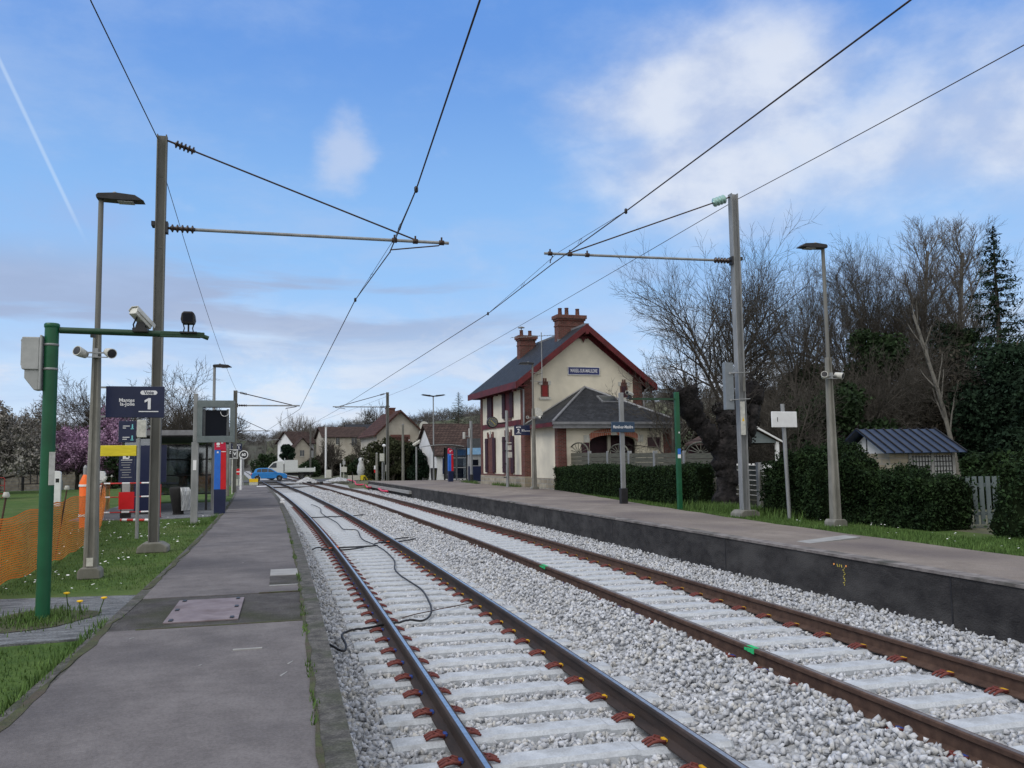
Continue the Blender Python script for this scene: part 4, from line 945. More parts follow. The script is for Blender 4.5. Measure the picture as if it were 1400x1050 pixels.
# barriers
def barrier(lab, x, y, rz, w_=2.0, z=LAWN, plate=True):
    t = thing('pedestrian_barrier', lab, 'barrier', (x,y,z), rz, 'red and white pedestrian barriers')
    b = MB(); h=1.0
    b.tube([(-w_/2,0,.05),(-w_/2,0,h-.06),(-w_/2+.06,0,h),(w_/2-.06,0,h),(w_/2,0,h-.06),(w_/2,0,.05)], .02, 8, 0)
    for z_ in (.2,.62): b.tube([(-w_/2,0,z_),(w_/2,0,z_)], .016, 8)
    b.build('frame', M['redrail'], t)
    for x_ in (-w_/2, w_/2):
        b = MB(); b.tube([(x_,-.25,.02),(x_,0,.08),(x_,.25,.02)], .018, 8); b.build('foot', M['redrail'], t)
    for k in range(int(w_/.5)):
        for z_ in (h, .62, .2):
            b = MB(); b.tube([(-w_/2+.25+.5*k,0,z_),(-w_/2+.45+.5*k,0,z_)], .0225, 8); b.build('white_band', M['white'], t)
    if plate: b = MB(); b.box(-.22,.12,-.03,-.022,.42,.72) if False else b.box(-.2,.2,-.034,-.026,.28,.76); b.build('red_plate', M['red'], t); 
    return t
barrier('red barrier with a plain red plate standing in front of the blue information board', -4.55, 26.0, .05, 1.75)
barrier('far red and white barrier panel in front of the stone wall on the left', -15.2, 48, -.15, 2.4, plate=False)
t = tthing('lying_rail', 'striped red and white rail lying on the grass by the barrier foot', 'barrier rail', 25.0, -3.6, LAWN); b = MB(); b.tube([(-.45,0,.05),(.45,-.5,.05)], .035, 8); b.build('rail', M['redrail'], t)
for k in range(3): b = MB(); q = -.4+.3*k; b.tube([(q,-.25-q*.555,.05),(q+.13,-.25-(q+.13)*.555,.05)], .038, 8); b.build('white_band', M['white'], t)
# orange net fence
t = thing('net_fence', 'long orange plastic mesh fence sagging between thin stakes on the left lawn', 'safety fence', (0,0,0))
npath = [(-3.5,9.2),(-3.53,10.6),(-3.55,12.09),(-3.57,13.97),(-3.63,15.41),(-3.78,17.68),(-4.15,20.4),(-4.47,22.35),(-4.7,23.6),(-5.2,26.3),(-5.8,29.5),(-6.3,33)]
htop = [.72,.78,.84,.88,.93,.95,.97,1.0,1.02,.95,.9,.95]
def npt(u):
    i = min(int(u), len(npath)-2); f = u-i
    return (npath[i][0]*(1-f)+npath[i+1][0]*f, npath[i][1]*(1-f)+npath[i+1][1]*f, htop[i]*(1-f)+htop[i+1]*f)
NV = []; NF = []
def nq(a, b_, c_, d_):
    o = len(NV); NV.extend([a,b_,c_,d_]); NF.append((o,o+1,o+2,o+3))
def npos(u, v):
    x, y, h = npt(u); bil = .06*math.sin(u*6.1)*math.sin(v*PI)+.012*math.sin(u*5+v*3)
    sagb = .03+.02*math.sin(u*9.3); sagt = .02*math.sin(u*7.1+2)
    return np.array((x+bil, y, LAWN+sagb*(1-v)+ (h+sagt)*v))
NU = 760; rowsN = 26
for i in range(NU):
    u0 = (len(npath)-1)*i/NU; u1 = (len(npath)-1)*(i+1)/NU
    for r_ in range(rowsN+1):
        v = r_/rowsN; hw_ = .011 if r_ in (0,rowsN) else .0085
        a = npos(u0,v); c_ = npos(u1,v); dz = np.array((0,0,hw_)); nq(a-dz, c_-dz, c_+dz, a+dz)
    if i % 2 == 0:
        for r_ in range(rowsN):
            a = npos(u0, r_/rowsN); c_ = npos(u0,(r_+1)/rowsN); e = npos(u0+.009,r_/rowsN)-a; e[2] = 0
            e = e*.6; nq(a-e*.5, a+e*.5, c_+e*.5, c_-e*.5)
npmesh('mesh_panel', np.array(NV), np.array(NF), M['orange'], t)
for i, (x, y) in enumerate(npath):
    if i in (0,1,3,5): continue
    b = MB(); b.tube([(x-.12,y,LAWN-.05),(x+.03,y,LAWN+1.12)], .012, 6); stt = b.build('stake', M['rust'], t); 
    b = MB(); b.lathe([(.03,1.10+LAWN),(.045,1.12+LAWN),(.03,1.17+LAWN)], 8, 0, Matrix.Translation((x+.03,y,0))); b.build('stake_cap', M['offwhite'], stt)
# far platform-end signs
t = tthing('speed_sign', 'round black sign with a white rim reading 60 on a thin post', 'sign', 62, -1.18, ZL)
b = MB(); b.tube([(0,0,-.4),(0,0,2.1)], .035, 8); b.build('post', M['galv'], t)
Mx = Matrix.Translation((0,-.04,2.12)) @ Matrix.Rotation(PI/2,4,'X')
b = MB(); b.lathe([(.30,-.02),(.30,.0)], 28, 0, Mx); r_ = b.build('white_rim', M['white'], t); b = MB(); b.lathe([(.24,.001),(.24,.008)], 28, 0, Mx); f = b.build('black_disc', M['black'], t)
text('lettering', '60', .27, (0,-.052,2.12), M['whitetxt'], f, bold=.01)
t = tthing('route_sign', 'black square sign reading Z V with a white frame on a thin white post', 'sign', 46, -1.75, ZL)
b = MB(); b.tube([(0,0,-.1),(0,0,1.85)], .03, 8); b.build('post', M['offwhite'], t)
b = MB(); b.box(-.24,.26,-.05,-.02,1.75,2.22); b.build('white_frame', M['white'], t); b = MB(); b.box(-.21,.23,-.058,-.051,1.78,2.19); f = b.build('black_face', M['black'], t)
text('lettering', 'Z', .17, (-.12,-.0605,2.06), M['whitetxt'], f, bold=.005)
b = MB(); b.cbox((.11,-.0595,1.985),(.20,.003,.36)); b.build('white_square', M['white'], f); b = MB(); b.cbox((.11,-.0625,1.985),(.165,.003,.32)); f2 = b.build('black_square', M['black'], f)
t2 = text('lettering', 'V', .22, (.11,-.066,1.985), M['whitetxt'], f, bold=.008)
t = plat_sign('small distant navy platform sign behind the black route sign', 50, -1.62, 2.86, .62, .40, '1', 'Mantes', 'la-Jolie')
b = MB(); b.tube([(-.31,0,-2.1),(-.31,0,.6)], .05, 8); b.build('post', M['galv'], t)
for s_, d_, h_, m_, lab in ((40,-1.95,2.35,'galv','plain grey post behind the validator on the left'),(43,-1.9,2.4,'conc','plain concrete post with a white tag near the route sign'),(38,-2.2,2.3,'conc','grey concrete post beside the end of the left shelter'),(52,-1.35,1.9,'white','short white post at the end of the left platform')):
    t = tthing('grey_post', lab, 'post', s_, d_, LAWN, 'plain posts along the left platform'); b = MB(); b.tube([(0,0,-.1),(0,0,h_)], .07, 10); b.build('post', M[m_], t)
    b = MB(); b.lathe([(.073,h_-.12),(.075,h_-.1),(.05,h_+.02),(.01,h_+.03)], 10); b.build('cap', M['galv'], t)
t = tthing('no_entry_sign', 'small red and white round sign low on a post near the platform end', 'sign', 57, -1.5, ZL)
Mx = Matrix.Translation((0,-.03,1.0)) @ Matrix.Rotation(PI/2,4,'X'); b = MB(); b.lathe([(.2,0),(.2,.01)], 20, 0, Mx); b.build('disc', M['red'], t); b = MB(); b.cbox((0,-.045,1.0),(.26,.006,.07)); b.build('bar', M['white'], t); b = MB(); b.tube([(0,0,-.1),(0,0,1.0)],.03,8); b.build('post', M['galv'], t)
for x_, lab, mt in ((-1.75,'white and pink barrier board','whitewall'),(-.62,'yellow and white barrier board','petal_yellow')):
    t = tthing('barrier_board', lab+' at the end of the left platform', 'barrier', 66, x_+.2, .0, 'barrier boards at the platform end')
    b = MB(); b.box(-.32,.32,-.03,.03,.25,.85); b.build('board', M['offwhite'], t); b = MB(); b.box(-.32,.32,-.036,-.031,.6,.85) ; b.build('coloured_band', M[mt] if mt != 'whitewall' else M['offwhite'], t); b = MB(); b.box(-.52,.52,-.02,.02,.12,.2); b.box(-.5,-.45,-.02,.02,0,.25); b.box(.45,.5,-.02,.02,0,.25); b.build('rail', M['orangeplain'], t)
t = tthing('short_black_post', 'short black post standing at the end of the left platform near the blue car', 'post', 63.5, -.15, ZL-.2); b = MB(); b.tube([(0,0,-.2),(0,0,.95)], .03, 8); b.lathe([(.1,0),(.1,.03),(.03,.06)],10); b.build('post', M['black'], t)
t = tthing('white_marker', 'small white marker block on the edge of the left platform', 'marker', 33.2, .30, ZL)
b = MB(); b.box(-.09,.09,-.12,.12,-.1,.06); b.lathe([(.08,.06),(.09,.12),(.05,.17)], 10); b.build('block', M['white'], t, .02)
# cables on the track
def lie(name, lab, cat, pts, r, mat, z=None, n=6):
    b = MB(); P = [Vector((x, y, -.125 if z is None else z)) for x, y in pts]; out = []
    for i in range(len(P)-1):
        p0 = P[max(i-1,0)]; p1 = P[i]; p2 = P[i+1]; p3 = P[min(i+2,len(P)-1)]
        for k in range(n):
            t = k/n; q = .5*((2*p1)+(-p0+p2)*t+(2*p0-5*p1+4*p2-p3)*t*t+(-p0+3*p1-3*p2+p3)*t**3)
            q.z = (-.125 if z is None else z)+.012*math.sin(i*2.1+t*3)+.01; out.append(q)
    out.append(P[-1]); b.tube(out, r, 7); return tag(b.build(name, mat), lab, cat)
cab = [(.24,10.3),(.40,9.85),(.52,9.62),(.56,9.85),(.54,10.3),(.58,10.62),(.70,10.70),(.82,10.71),(1.05,10.98),(1.28,11.0),(1.43,11.1),(1.62,11.14),(1.79,11.64),(1.89,12.62),(1.96,13.88),(1.84,15.29),(1.83,16.36),(2.01,18.2),(1.97,20.62),(1.73,23.15),(1.82,26.45),(1.44,26.9),(1.38,29.98),(1.07,35.93),(1.1,40.06),(.78,43.85)]
lie('black_cable', 'long black cable snaking between the rails of the left track', 'cable', cab, .014, M['cable'])
lie('black_cable', 'loop of black cable under the left rail of the left track with an orange clamp', 'cable', [(.42,20.9),(.57,21.25),(.72,20.95),(.93,20.91),(1.16,21.0),(1.7,21.3),(1.95,21.2),(1.7,21.0),(1.2,20.65),(.87,20.58),(.6,20.7)], .018, M['cable'])
lie('black_cable', 'loop of black cable under the right rail of the left track with an orange clamp', 'cable', [(1.92,21.65),(2.18,21.95),(2.43,22.05),(2.9,22.4),(3.2,22.9),(3.05,23.3),(2.7,22.95),(2.35,22.3)], .018, M['cable'])
lie('black_cable', 'short black cable crossing the left track far along, near the platform marker', 'cable', [(.3,33.2),(.8,33.0),(1.3,33.6),(2.0,33.2),(2.8,34.2)], .02, M['cable'])
lie('thin_red_wire', 'thin brown wire lying across the sleepers of the left track', 'cable', [(1.35,11.3),(1.9,11.75),(2.5,12.3)], .007, M['rust'])
for x, y, lab in ((.95,20.95,'orange clamp on the outer side of the left rail'),(2.42,22.1,'orange clamp on the inner side of the second rail')):
    t = thing('orange_clamp', lab, 'clamp', (x,y,-.12)); b = MB(); b.cbox((0,0,0.02),(.12,.1,.07)); b.tube([(-.08,0,.02),(-.16,.02,.01)],.012,6); b.build('clamp_body', M['orangeplain'], t, .01)
lie('red_hose', 'pinkish red hose zigzagging on the ballast before the right platform end', 'hose', [(5.25,90.29),(5.33,80.33),(4.8,70.52),(5.3,67.92),(4.93,60.68),(5.6,61.89),(5.16,53.13),(5.37,51.72)], .06, M['hose'], z=.17)
# ================================================================ station
SX, SY, SRZ = 11.65, 43.35, math.atan2(.0685, .99765)
st = thing('station_building', 'two storey cream station with dark red trim and a name sign on its gable', 'station', (SX, SY, ZR), SRZ)
W, Ls, HW, HRr = 6.8, 8.24, 5.83, 8.5          # width, length, eaves and ridge above base
def part(name, mat, parent, bev=0):
    return lambda b: b.build(name, mat, parent, bev)
b = MB(); b.prism([(0,0),(W,0),(W,HW),(W/2,HRr-.12),(0,HW)], 0, Ls); b.build('wall', M['cream'], st)
b = MB(); b.box(-.05,W+.05,-.05,Ls+.05,-.3,.55); b.build('plinth', M['rubble'], st)
for x0, x1, y0, y1 in ((-.035,.5,-.035,.55),(W-.5,W+.035,-.035,.5),(-.035,.4,Ls-.4,Ls+.035)):
    b = MB(); b.box(x0,x1,y0,y1,.55 if y0 > 1 else -.02,HW-.02); b.build('brick_quoin', M['brick'], st)
b = MB(); b.box(-.06,-.002,.55,Ls-.4,3.28,3.56); b.build('string_course', M['redtrim'], st)
b = MB(); b.box(-.045,-.002,.55,Ls-.4,.55,.64); b.build('plinth_trim', M['brick'], st)
# roof : two slopes, slate, with thickness
sl_ = (HRr-HW)/(W/2); oh = .62; og = .6
def slope(name, side, parent):
    t = thing('x','','',(0,0,0)); bpy.data.objects.remove(t)
    b = MB(); Lr = math.hypot(W/2+oh, (W/2+oh)*sl_)
    b.box(0, Lr, -og, Ls+og, 0, .07); o = b.build(name, M['slate'], parent)
    ang = math.atan(sl_)
    if side < 0: o.location = (-oh, 0, HW-oh*sl_+.05); o.rotation_euler = (0, -ang, 0)
    else: o.location = (W+oh, 0, HW-oh*sl_+.05); o.rotation_euler = (0, -ang, PI); o.location.y = Ls
    return o
r1 = slope('roof_slope', -1, st); r2 = slope('roof_slope', 1, st)
b = MB(); b.box(W/2-.12,W/2+.12,-og-.01,Ls+og+.01,HRr+.04,HRr+.15); b.build('ridge_cap', M['zinc'], st)
# soffit, rafters and barge boards
def rake(y0, y1, off, thick, name, mat):
    b = MB()
    for sgn in (-1, 1):
        def P(x, dz): 
            xx = x if sgn < 0 else W-x
            return (xx, HW+x*sl_+dz)
        poly = [P(-oh-.03, off), P(W/2, off), P(W/2, off-thick), P(-oh-.03, off-thick)]
        b.prism(poly, y0, y1)
    return b.build(name, mat, st)
rake(-og-.05, -og+.0, .13, .36, 'barge_board', M['redtrim'])
rake(-og+.01, -.002, -.02, .06, 'gable_soffit', M['redtrim'])
rake(-.075, -.004, -.085, .26, 'wall_plate_board', M['redtrim'])
rake(Ls+og, Ls+og+.05, .13, .32, 'barge_board', M['redtrim'])
b = MB(); b.box(-oh-.06,-oh-.005,-og-.05,Ls+og,HW-oh*sl_-.22,HW-oh*sl_+.13); b.build('fascia_board', M['redtrim'], st)
b = MB(); b.box(-oh+.0,-.01,-og+.06,Ls+og-.01,HW-oh*sl_-.10,HW-oh*sl_-.06); b.build('eaves_soffit', M['redtrim'], st)
b = MB(); b.box(W+oh+.005,W+oh+.06,-og-.05,Ls+og,HW-oh*sl_-.22,HW-oh*sl_+.13); b.build('fascia_board', M['redtrim'], st)
for k in range(10): y = .4+k*.85; b = MB(); b.box(-oh+.05,-.02,y-.05,y+.05,HW-oh*sl_-.22,HW-oh*sl_-.105); b.build('eaves_bracket', M['redtrim'], st)
b = MB(); b.prism([(W/2-.35,HRr-.42),(W/2+.35,HRr-.42),(W/2+.22,HRr-.62),(W/2+.12,HRr-.6),(W/2,HRr-.82),(W/2-.12,HRr-.6),(W/2-.22,HRr-.62)], -.09,-.076); b.box(W/2-.09,W/2+.09,-og-.045,-.08,HRr-.42,HRr-.2); b.build('gable_ornament', M['redtrim'], st)
# chimneys
def chimney(x, y, wx, wy, z0, z1, pots, name='chimney'):
    b = MB(); b.box(x-wx/2,x+wx/2,y-wy/2,y+wy/2,z0,z1-.3); b.box(x-wx/2-.03,x+wx/2+.03,y-wy/2-.03,y+wy/2+.03,z1-.62,z1-.55); b.box(x-wx/2-.06,x+wx/2+.06,y-wy/2-.06,y+wy/2+.06,z1-.3,z1-.2); b.box(x-wx/2-.12,x+wx/2+.12,y-wy/2-.12,y+wy/2+.12,z1-.2,z1)
    c_ = b.build(name, M['brick'], st)
    for px_, hp in pots:
        b = MB(); b.lathe([(.13,z1),(.12,z1+.05),(.105,z1+hp-.05),(.125,z1+hp-.03),(.115,z1+hp)], 12, 0, Matrix.Translation((x+px_,y,0))); b.build('chimney_pot', M['brick'], c_)
    return c_
c1 = chimney(W/2-.08, 1.7, 1.55, .62, 7.7, 9.42, ((-.55,.42),(-.15,.45),(.5,.42)))
c2 = chimney(2.55, 6.9, 1.0, .6, 7.2, 9.0, ((-.3,.36),(.25,.34)))
b = MB(); b.lathe([(.22,9.5),(.2,9.54),(.03,9.6)], 10, 0, Matrix.Translation((2.25,6.9,0))); b.tube([(2.25,6.9,9.3),(2.25,6.9,9.5)],.03,6); b.build('chimney_cowl', M['zinc'], c2)
for c_, x_, y_, z_ in ((c1, W/2-.08, 1.7-.35, 8.25),(c2,2.55,6.9-.33,7.75)):
    b = MB(); b.box(x_-.86 if c_ is c1 else x_-.55, x_-.2, y_-.04, y_+.02, z_-.45, z_-.2); b.build('lead_flashing', M['zinc'], c_)
# name sign
b = MB(); b.box(W/2-.93,W/2+.93,-.06,-.02,5.92,6.36); sg = b.build('name_sign', M['white'], st)
b = MB(); b.box(W/2-.90,W/2+.90,-.064,-.0605,5.95,6.33); b.build('sign_face', M['signblue'], sg)
text('lettering', 'MAREIL-SUR-MAULDRE', .27, (W/2, -.067, 6.14), M['whitetxt'], sg, bold=.001, sx=.57, depth=.003)
# windows
def shut_board(b, x, y0, y1, z0, z1, proud=.05):
    b.box(x-proud, x, y0, y1, z0, z1)
def window(yc, z0, z1, wd, mode, top_step=True):
    """on the platform facade (x=0), parts: brick surround, infill, shutters"""
    b = MB(); b.box(-.022,-.002,yc-wd/2-.12,yc+wd/2+.12,z0-.1,z1+.22); w_ = b.build('window', M['brick'] if mode == 'brick' else M['redtrim'], st)
    b = MB(); b.box(-.05,-.023,yc-wd/2-.2,yc+wd/2+.2,z0-.14,z0-.02); b.build('sill', M['brick'], w_)
    if mode == 'brick':
        b = MB(); b.box(-.035,-.0225,yc-wd/2,yc+wd/2,z0,z1); b.build('brick_infill', M['brick'], w_)
    elif mode == 'closed':
        pass
    else:
        b = MB(); b.box(-.035,-.0225,yc-wd/2,yc+wd/2,z0,z1); b.build('red_blind', M['redtrim'], w_)
    for sg_ in (-1, 1):
        y0 = yc+sg_*(wd/2+.02); y1 = yc+sg_*(wd/2+.02+.52)
        if mode == 'closed': y0 = yc+sg_*.01; y1 = yc+sg_*(wd/2+.02)
        ya, yb = min(y0,y1), max(y0,y1); b = MB(); b.box(-.075,-.038,ya,yb,z0+.0,z1-.02)
        nb_ = 4
        for k in range(nb_): b.box(-.085,-.0755,ya+(yb-ya)*(k+.08)/nb_,ya+(yb-ya)*(k+.92)/nb_,z0+.02,z1-.04)
        for zz in (z0+.25, z1-.3): b.box(-.10,-.0855,ya+.02,yb-.02,zz,zz+.08)
        b.build('shutter', M['shutter'], w_)
    for sg_ in (-1, 0, 1):
        b = MB(); y_ = yc+sg_*(wd/2+.05); b.box(-.055,-.0235,y_-.10,y_+.10,z1+.02,z1+.34+(.06 if sg_==0 else 0)); b.build('keystone', M['offwhite'] if sg_ == 0 else (M['brick'] if z1 < 4 else M['offwhite']), w_)
window(2.75, .72, 2.75, .95, 'brick'); window(6.2, .72, 2.75, .95, 'brick')
window(2.75, 3.75, 5.35, .85, 'open'); window(6.2, 3.75, 5.35, .9, 'closed')
for xc in (1.15, 5.75):
    b = MB(); b.box(xc-.22,xc+.22,-.03,-.002,4.72,5.55); w_ = b.build('small_window', M['brick'], st)
    b = MB(); b.box(xc-.14,xc+.14,-.038,-.031,4.75,5.33); b.build('red_panel', M['windowred'] if xc < 3 else M['shutter'], w_)
    b = MB(); b.box(xc-.32,xc+.32,-.06,-.031,4.58,4.72); b.build('sill', M['offwhite'], w_)
    for q in (-.26,.26): b = MB(); b.box(xc+q-.08,xc+q+.08,-.05,-.0315,5.36,5.58); b.build('corner_stone', M['offwhite'], w_)
    b = MB(); b.box(xc-.10,xc-.02,-.05,-.0315,5.36,5.72); b.box(xc+.02,xc+.10,-.05,-.0315,5.36,5.72); b.build('keystone', M['brick'], w_)
# downpipes
b = MB(); b.tube([(-.5,.35,HW-.55),(-.3,.1,HW-.62),(-.08,-.12,HW-.75),(-.08,-.12,3.2)], .05, 8); b.build('downpipe', M['zinc'], st)
b = MB(); b.tube([(W+.5,-.1,HW-.5),(W+.2,-.12,HW-.7),(W+.1,-.12,HW-.9),(W+.1,-.12,2.9)], .05, 8); b.build('downpipe', M['zinc'], st)
# tv aerial
t = thing('tv_aerial', 'tv aerial mast fixed to the left edge of the station gable', 'aerial', (SX, SY, ZR), SRZ)
b = MB(); b.tube([(.75,-.72,5.3),(.75,-.72,8.05)], .025, 8); b.build('pole', M['galv'], t)
b = MB(); b.tube([(-.9,-.72,7.72),(1.5,-.6,7.95)], .014, 6)
for k in range(9): q = k/8; b.tube([(-.9+2.4*q,-.72+.12*q-.25,7.72+.23*q),(-.9+2.4*q,-.72+.12*q+.25,7.72+.23*q)], .008, 5)
b.build('antenna_bars', M['galv'], t)
b = MB(); b.tube([(.75,-.72,5.9),(.1,-.72,5.95)], .012, 6); b.tube([(.75,-.72,5.45),(.1,-.72,5.5)], .012, 6); b.tube([(.75,-.72,5.9),(.75,-.0,5.9)], .014, 6); b.tube([(.75,-.72,5.45),(.75,-.0,5.45)], .014, 6); b.build('wall_bracket', M['galv'], t)
t = thing('satellite_dish', 'small pale satellite dish on the annex roof corner against the station wall', 'satellite dish', (SX, SY, ZR), SRZ)
b = MB(); b.lathe([(.02,0),(.15,.02),(.28,.09)], 18, 0, Matrix.Translation((.6,-.35,3.85)) @ Matrix.Rotation(1.2,4,'X') @ Matrix.Rotation(.3,4,'Y')); b.build('dish', M['offwhite'], t); b = MB(); b.tube([(.6,-.3,3.2),(.6,-.3,3.85)], .03, 6); b.build('mount', M['galv'], t)
# ---- annex (single storey, hipped), its own thing
an = thing('station_annex', 'single storey cream annex with hipped slate roof, joined to the station gable', 'annex', (SX, SY, ZR), SRZ)
ax0, ax1, ay = .3, 6.35, -4.0; AH = 3.05
# front wall with an arched opening
b = MB(); ac, ahw, sp0, rise = 3.22, 1.28, 2.25, .33
arc = [(ac+ahw*math.cos(a), sp0+rise*math.sin(a)) for a in [PI*k/14 for k in range(15)]]
poly = [(ax0,-.02),(ac-ahw,-.02)]+arc[::-1]+[(ac+ahw,-.02),(ax1,-.02),(ax1,AH),(ax0,AH)]
b.prism(poly, ay, ay+.3); b.build('front_wall', M['cream'], an)
b = MB(); b.box(ax0,ax0+.3,ay+.302,-.055,-.02,AH); b.build('side_wall', M['cream'], an); b = MB(); b.box(ax1-.3,ax1,ay+.302,-.055,-.02,AH); b.build('side_wall', M['cream'], an)
b = MB(); b.box(ac-ahw-.2,ac+ahw+.2,ay+.9,ay+.95,0,AH-.1); b.build('porch_back', M['shutter'], an)
b = MB(); b.box(ac-.14,ac+.02,ay+.4,ay+.5,0,2.7); b.build('porch_post', M['cream2'], an)
b = MB(); 
for k in range(14):
    a0, a1 = PI*k/14, PI*(k+1)/14
    i0 = (ac+ahw*math.cos(a0)*1.0, sp0+rise*math.sin(a0)); i1 = (ac+ahw*math.cos(a1), sp0+rise*math.sin(a1))
    o0 = (ac+(ahw+.02)*math.cos(a0)*1.0, sp0+.30+rise*math.sin(a0)*1.05); o1 = (ac+(ahw+.02)*math.cos(a1), sp0+.30+rise*math.sin(a1)*1.05)
    b.prism([i0,i1,o1,o0], ay-.035, ay-.001)
b.build('brick_arch', M['brickarch'], an)
for q in (ac-ahw-.16, ac+ahw+.16, ac):
    b = MB(); z_ = sp0-.02 if q != ac else sp0+rise-.02; b.box(q-.15,q+.15,ay-.045,ay-.003,z_,z_+.34); b.build('stone_block', M['offwhite'], an)
for x0, x1, y0, y1 in ((ax0-.035,ax0+.42,ay-.035,ay+.35),(ax1-.42,ax1+.035,ay-.035,ay+.35)):
    b = MB(); b.box(x0,x1,y0,y1,-.02,AH-.02); b.build('brick_quoin', M['brick'], an)
b = MB(); b.box(ax0-.04,ax1+.04,ay-.042,ay+.05,-.3,.42); b.box(ax0-.04,ax0-.001,ay+.4,-.06,-.3,.5); b.build('plinth', M['rubble'], an)
b = MB(); b.box(5.05,5.75,ay-.08,ay-.02,1.95,2.45); b.build('shutter', M['shutter'], an)
for x_ in (ac-ahw-.36, ac-ahw-.12): pass
b = MB(); b.box(ac-ahw-.45,ac-ahw-.05,ay-.075,ay-.037,1.3,2.2); b.build('shutter', M['shutter'], an)
ex0, ex1, ey, ez = ax0-.4, ax1+.4, ay-.4, AH-.02; apx = (3.4, -.12, 5.25); ex0b = ex0
b = MB(); A_ = (ex0,ey,ez+.16); B_ = (ex1,ey,ez+.16); C_ = (ex1,-.07,ez+.16); D_ = (ex0,-.07,ez+.16); P_ = apx
b.add([A_,B_,C_,D_,P_,(P_[0],-.07,P_[2]+.0)], [(0,1,4),(1,2,5,4),(3,0,4,5),(0,3,2,1)])
rf = b.build('roof', M['slate'], an)
for a_, c_ in ((A_,P_),(B_,P_)):
    b = MB(); b.tube([Vector(a_)+Vector((0,0,.02)), Vector(c_)+Vector((0,0,.02))], .07, 6); b.build('hip_flashing', M['zinc'], rf)
b = MB(); b.tube([Vector(D_)+Vector((0,-.02,.04)), Vector(P_)+Vector((0,.0,.05)), Vector(C_)+Vector((0,-.02,.04))], .045, 6); b.build('abutment_flashing', M['lightconc'], rf)
b = MB(); b.box(ex0-.03,ex0+.03,ey-.03,-.07,ez-.05,ez+.15); b.build('fascia_board', M['redtrim'], an)
b = MB(); b.box(ex0-.03,ex1+.03,ey-.10,ey+.02,ez+.04,ez+.17); b.box(ex0+.0,ex1,ey-.03,ey+.02,ez-.14,ez+.038); b.build('gutter', M['zinc'], an)
b = MB(); b.box(ex0+.05,ex1-.05,ay-.30,ay-.04,ez-.03,ez+.0); b.build('soffit_board', M['redtrim'], an)
# skylight on the front slope
n_ = (Vector(B_)-Vector(A_)).cross(Vector(P_)-Vector(A_)).normalized(); 
if n_.z < 0: n_ = -n_
mid = Vector((3.95, 0, 0)); tt = .62; y_ = ey+(P_[1]-ey)*tt; z_ = A_[2]+(P_[2]-A_[2])*tt
fwd = (Vector(P_)-Vector(((A_[0]+B_[0])/2, A_[1], A_[2]))).normalized(); xr = fwd.cross(n_).normalized(); 
fwd2 = n_.cross(xr).normalized()
Ms = Matrix.Translation((4.0, y_, z_)) @ Matrix((( xr.x,fwd2.x,n_.x,0),(xr.y,fwd2.y,n_.y,0),(xr.z,fwd2.z,n_.z,0),(0,0,0,1)))
b = MB(); b.box(-.5,.5,-.42,.42,.0,.07,0,Ms); sk = b.build('skylight', M['zinc'], rf); b = MB(); b.box(-.42,.42,-.34,.34,.071,.078,0,Ms); b.build('skylight_pane', M['glassdark'], sk)
b = MB(); b.box(1.2,1.5,-1.2,-1.05,.0,.05,0,Ms); b.build('roof_vent', M['galv'], rf)
# ================================================================ poles etc on the right platform
t = tthing('clock_post', 'grey post carrying the round clock with small boxes and cables in front of the station', 'post', 43.6, 12.13, ZR)
b = MB(); b.tube([(0,0,-.05),(0,0,4.05)], .085, 14); b.build('post', M['galv'], t)
b = MB(); b.tube([(0,0,3.4),(-.62,0,3.36)], .04, 8); b.build('clock_arm', M['black'], t)
b = MB(); b.box(.0,.22,-.16,-.09,1.55,1.85); b.box(.0,.2,-.15,-.09,1.95,2.2); b.box(-.05,.2,-.15,-.09,2.3,2.36); b.build('junction_box', M['offwhite'], t)
for z_ in (.5,1.2,1.9,2.4): b = MB(); b.box(-.22,-.07,-.05,.0,z_,z_+.05); b.build('hook', M['black'], t)
t = tthing('platform_clock', 'round black platform clock with pale hands hanging beside the station facade', 'clock', 43.6, 12.13-.80, ZR+3.42)
Mx = Matrix.Rotation(PI/2,4,'X'); b = MB(); b.lathe([(.26,-.1),(.30,-.08),(.30,.08),(.26,.1)], 28, 0, Mx); f = b.build('clock_case', M['black'], t)
b = MB(); b.lathe([(.25,.101),(.25,.104)], 28, 0, Mx); b.build('dial', M['darkgrey'], f)
b = MB(); b.cbox((-.05,-.108,.055),(.16,.004,.018), ry=-.8+PI/2*0+1.6); b.cbox((.06,-.108,-.05),(.2,.004,.016), ry=.75); b.build('hands', M['yellow'], f)
b = MB()
for k in range(12): a = k*PI/6; b.cbox((.215*math.sin(a),-.107,.215*math.cos(a)),(.012,.003,.035), ry=a)
b.build('hour_marks', M['yellow'], f)
t = tthing('camera_post', 'grey post with a black foot and side mounted camera next to the ticket machine', 'post', 56.1, 13.44, ZR)
b = MB(); b.tube([(0,0,.5),(0,0,4.1)], .10, 12); b.build('post', M['galv'], t); b = MB(); b.tube([(0,0,-.02),(0,0,.5)], .13, 12); b.build('black_foot', M['black'], t)
b = MB(); b.tube([(0,0,3.05),(-.45,0,3.08)], .03, 8); b.build('arm', M['galv'], t); b = MB(); b.box(-.56,-.42,-.1,.1,2.9,3.35); b.build('camera_head', M['offwhite'], t, .02); b = MB(); b.box(-.14,-.1,-.12,.12,3.0,3.6) ; b.build('junction_box', M['offwhite'], t)
t = tthing('camera_post', 'slim grey post with a white camera in front of the dark green shrubs', 'post', 72, 12.9, .0)
b = MB(); b.tube([(0,0,-.1),(0,0,3.2)], .07, 10); b.build('post', M['galv'], t)
bullet_cam('white camera pointing down to the right on the slim post by the shrubs', 72, 12.95, 3.2, .9, -.5, 1.6)
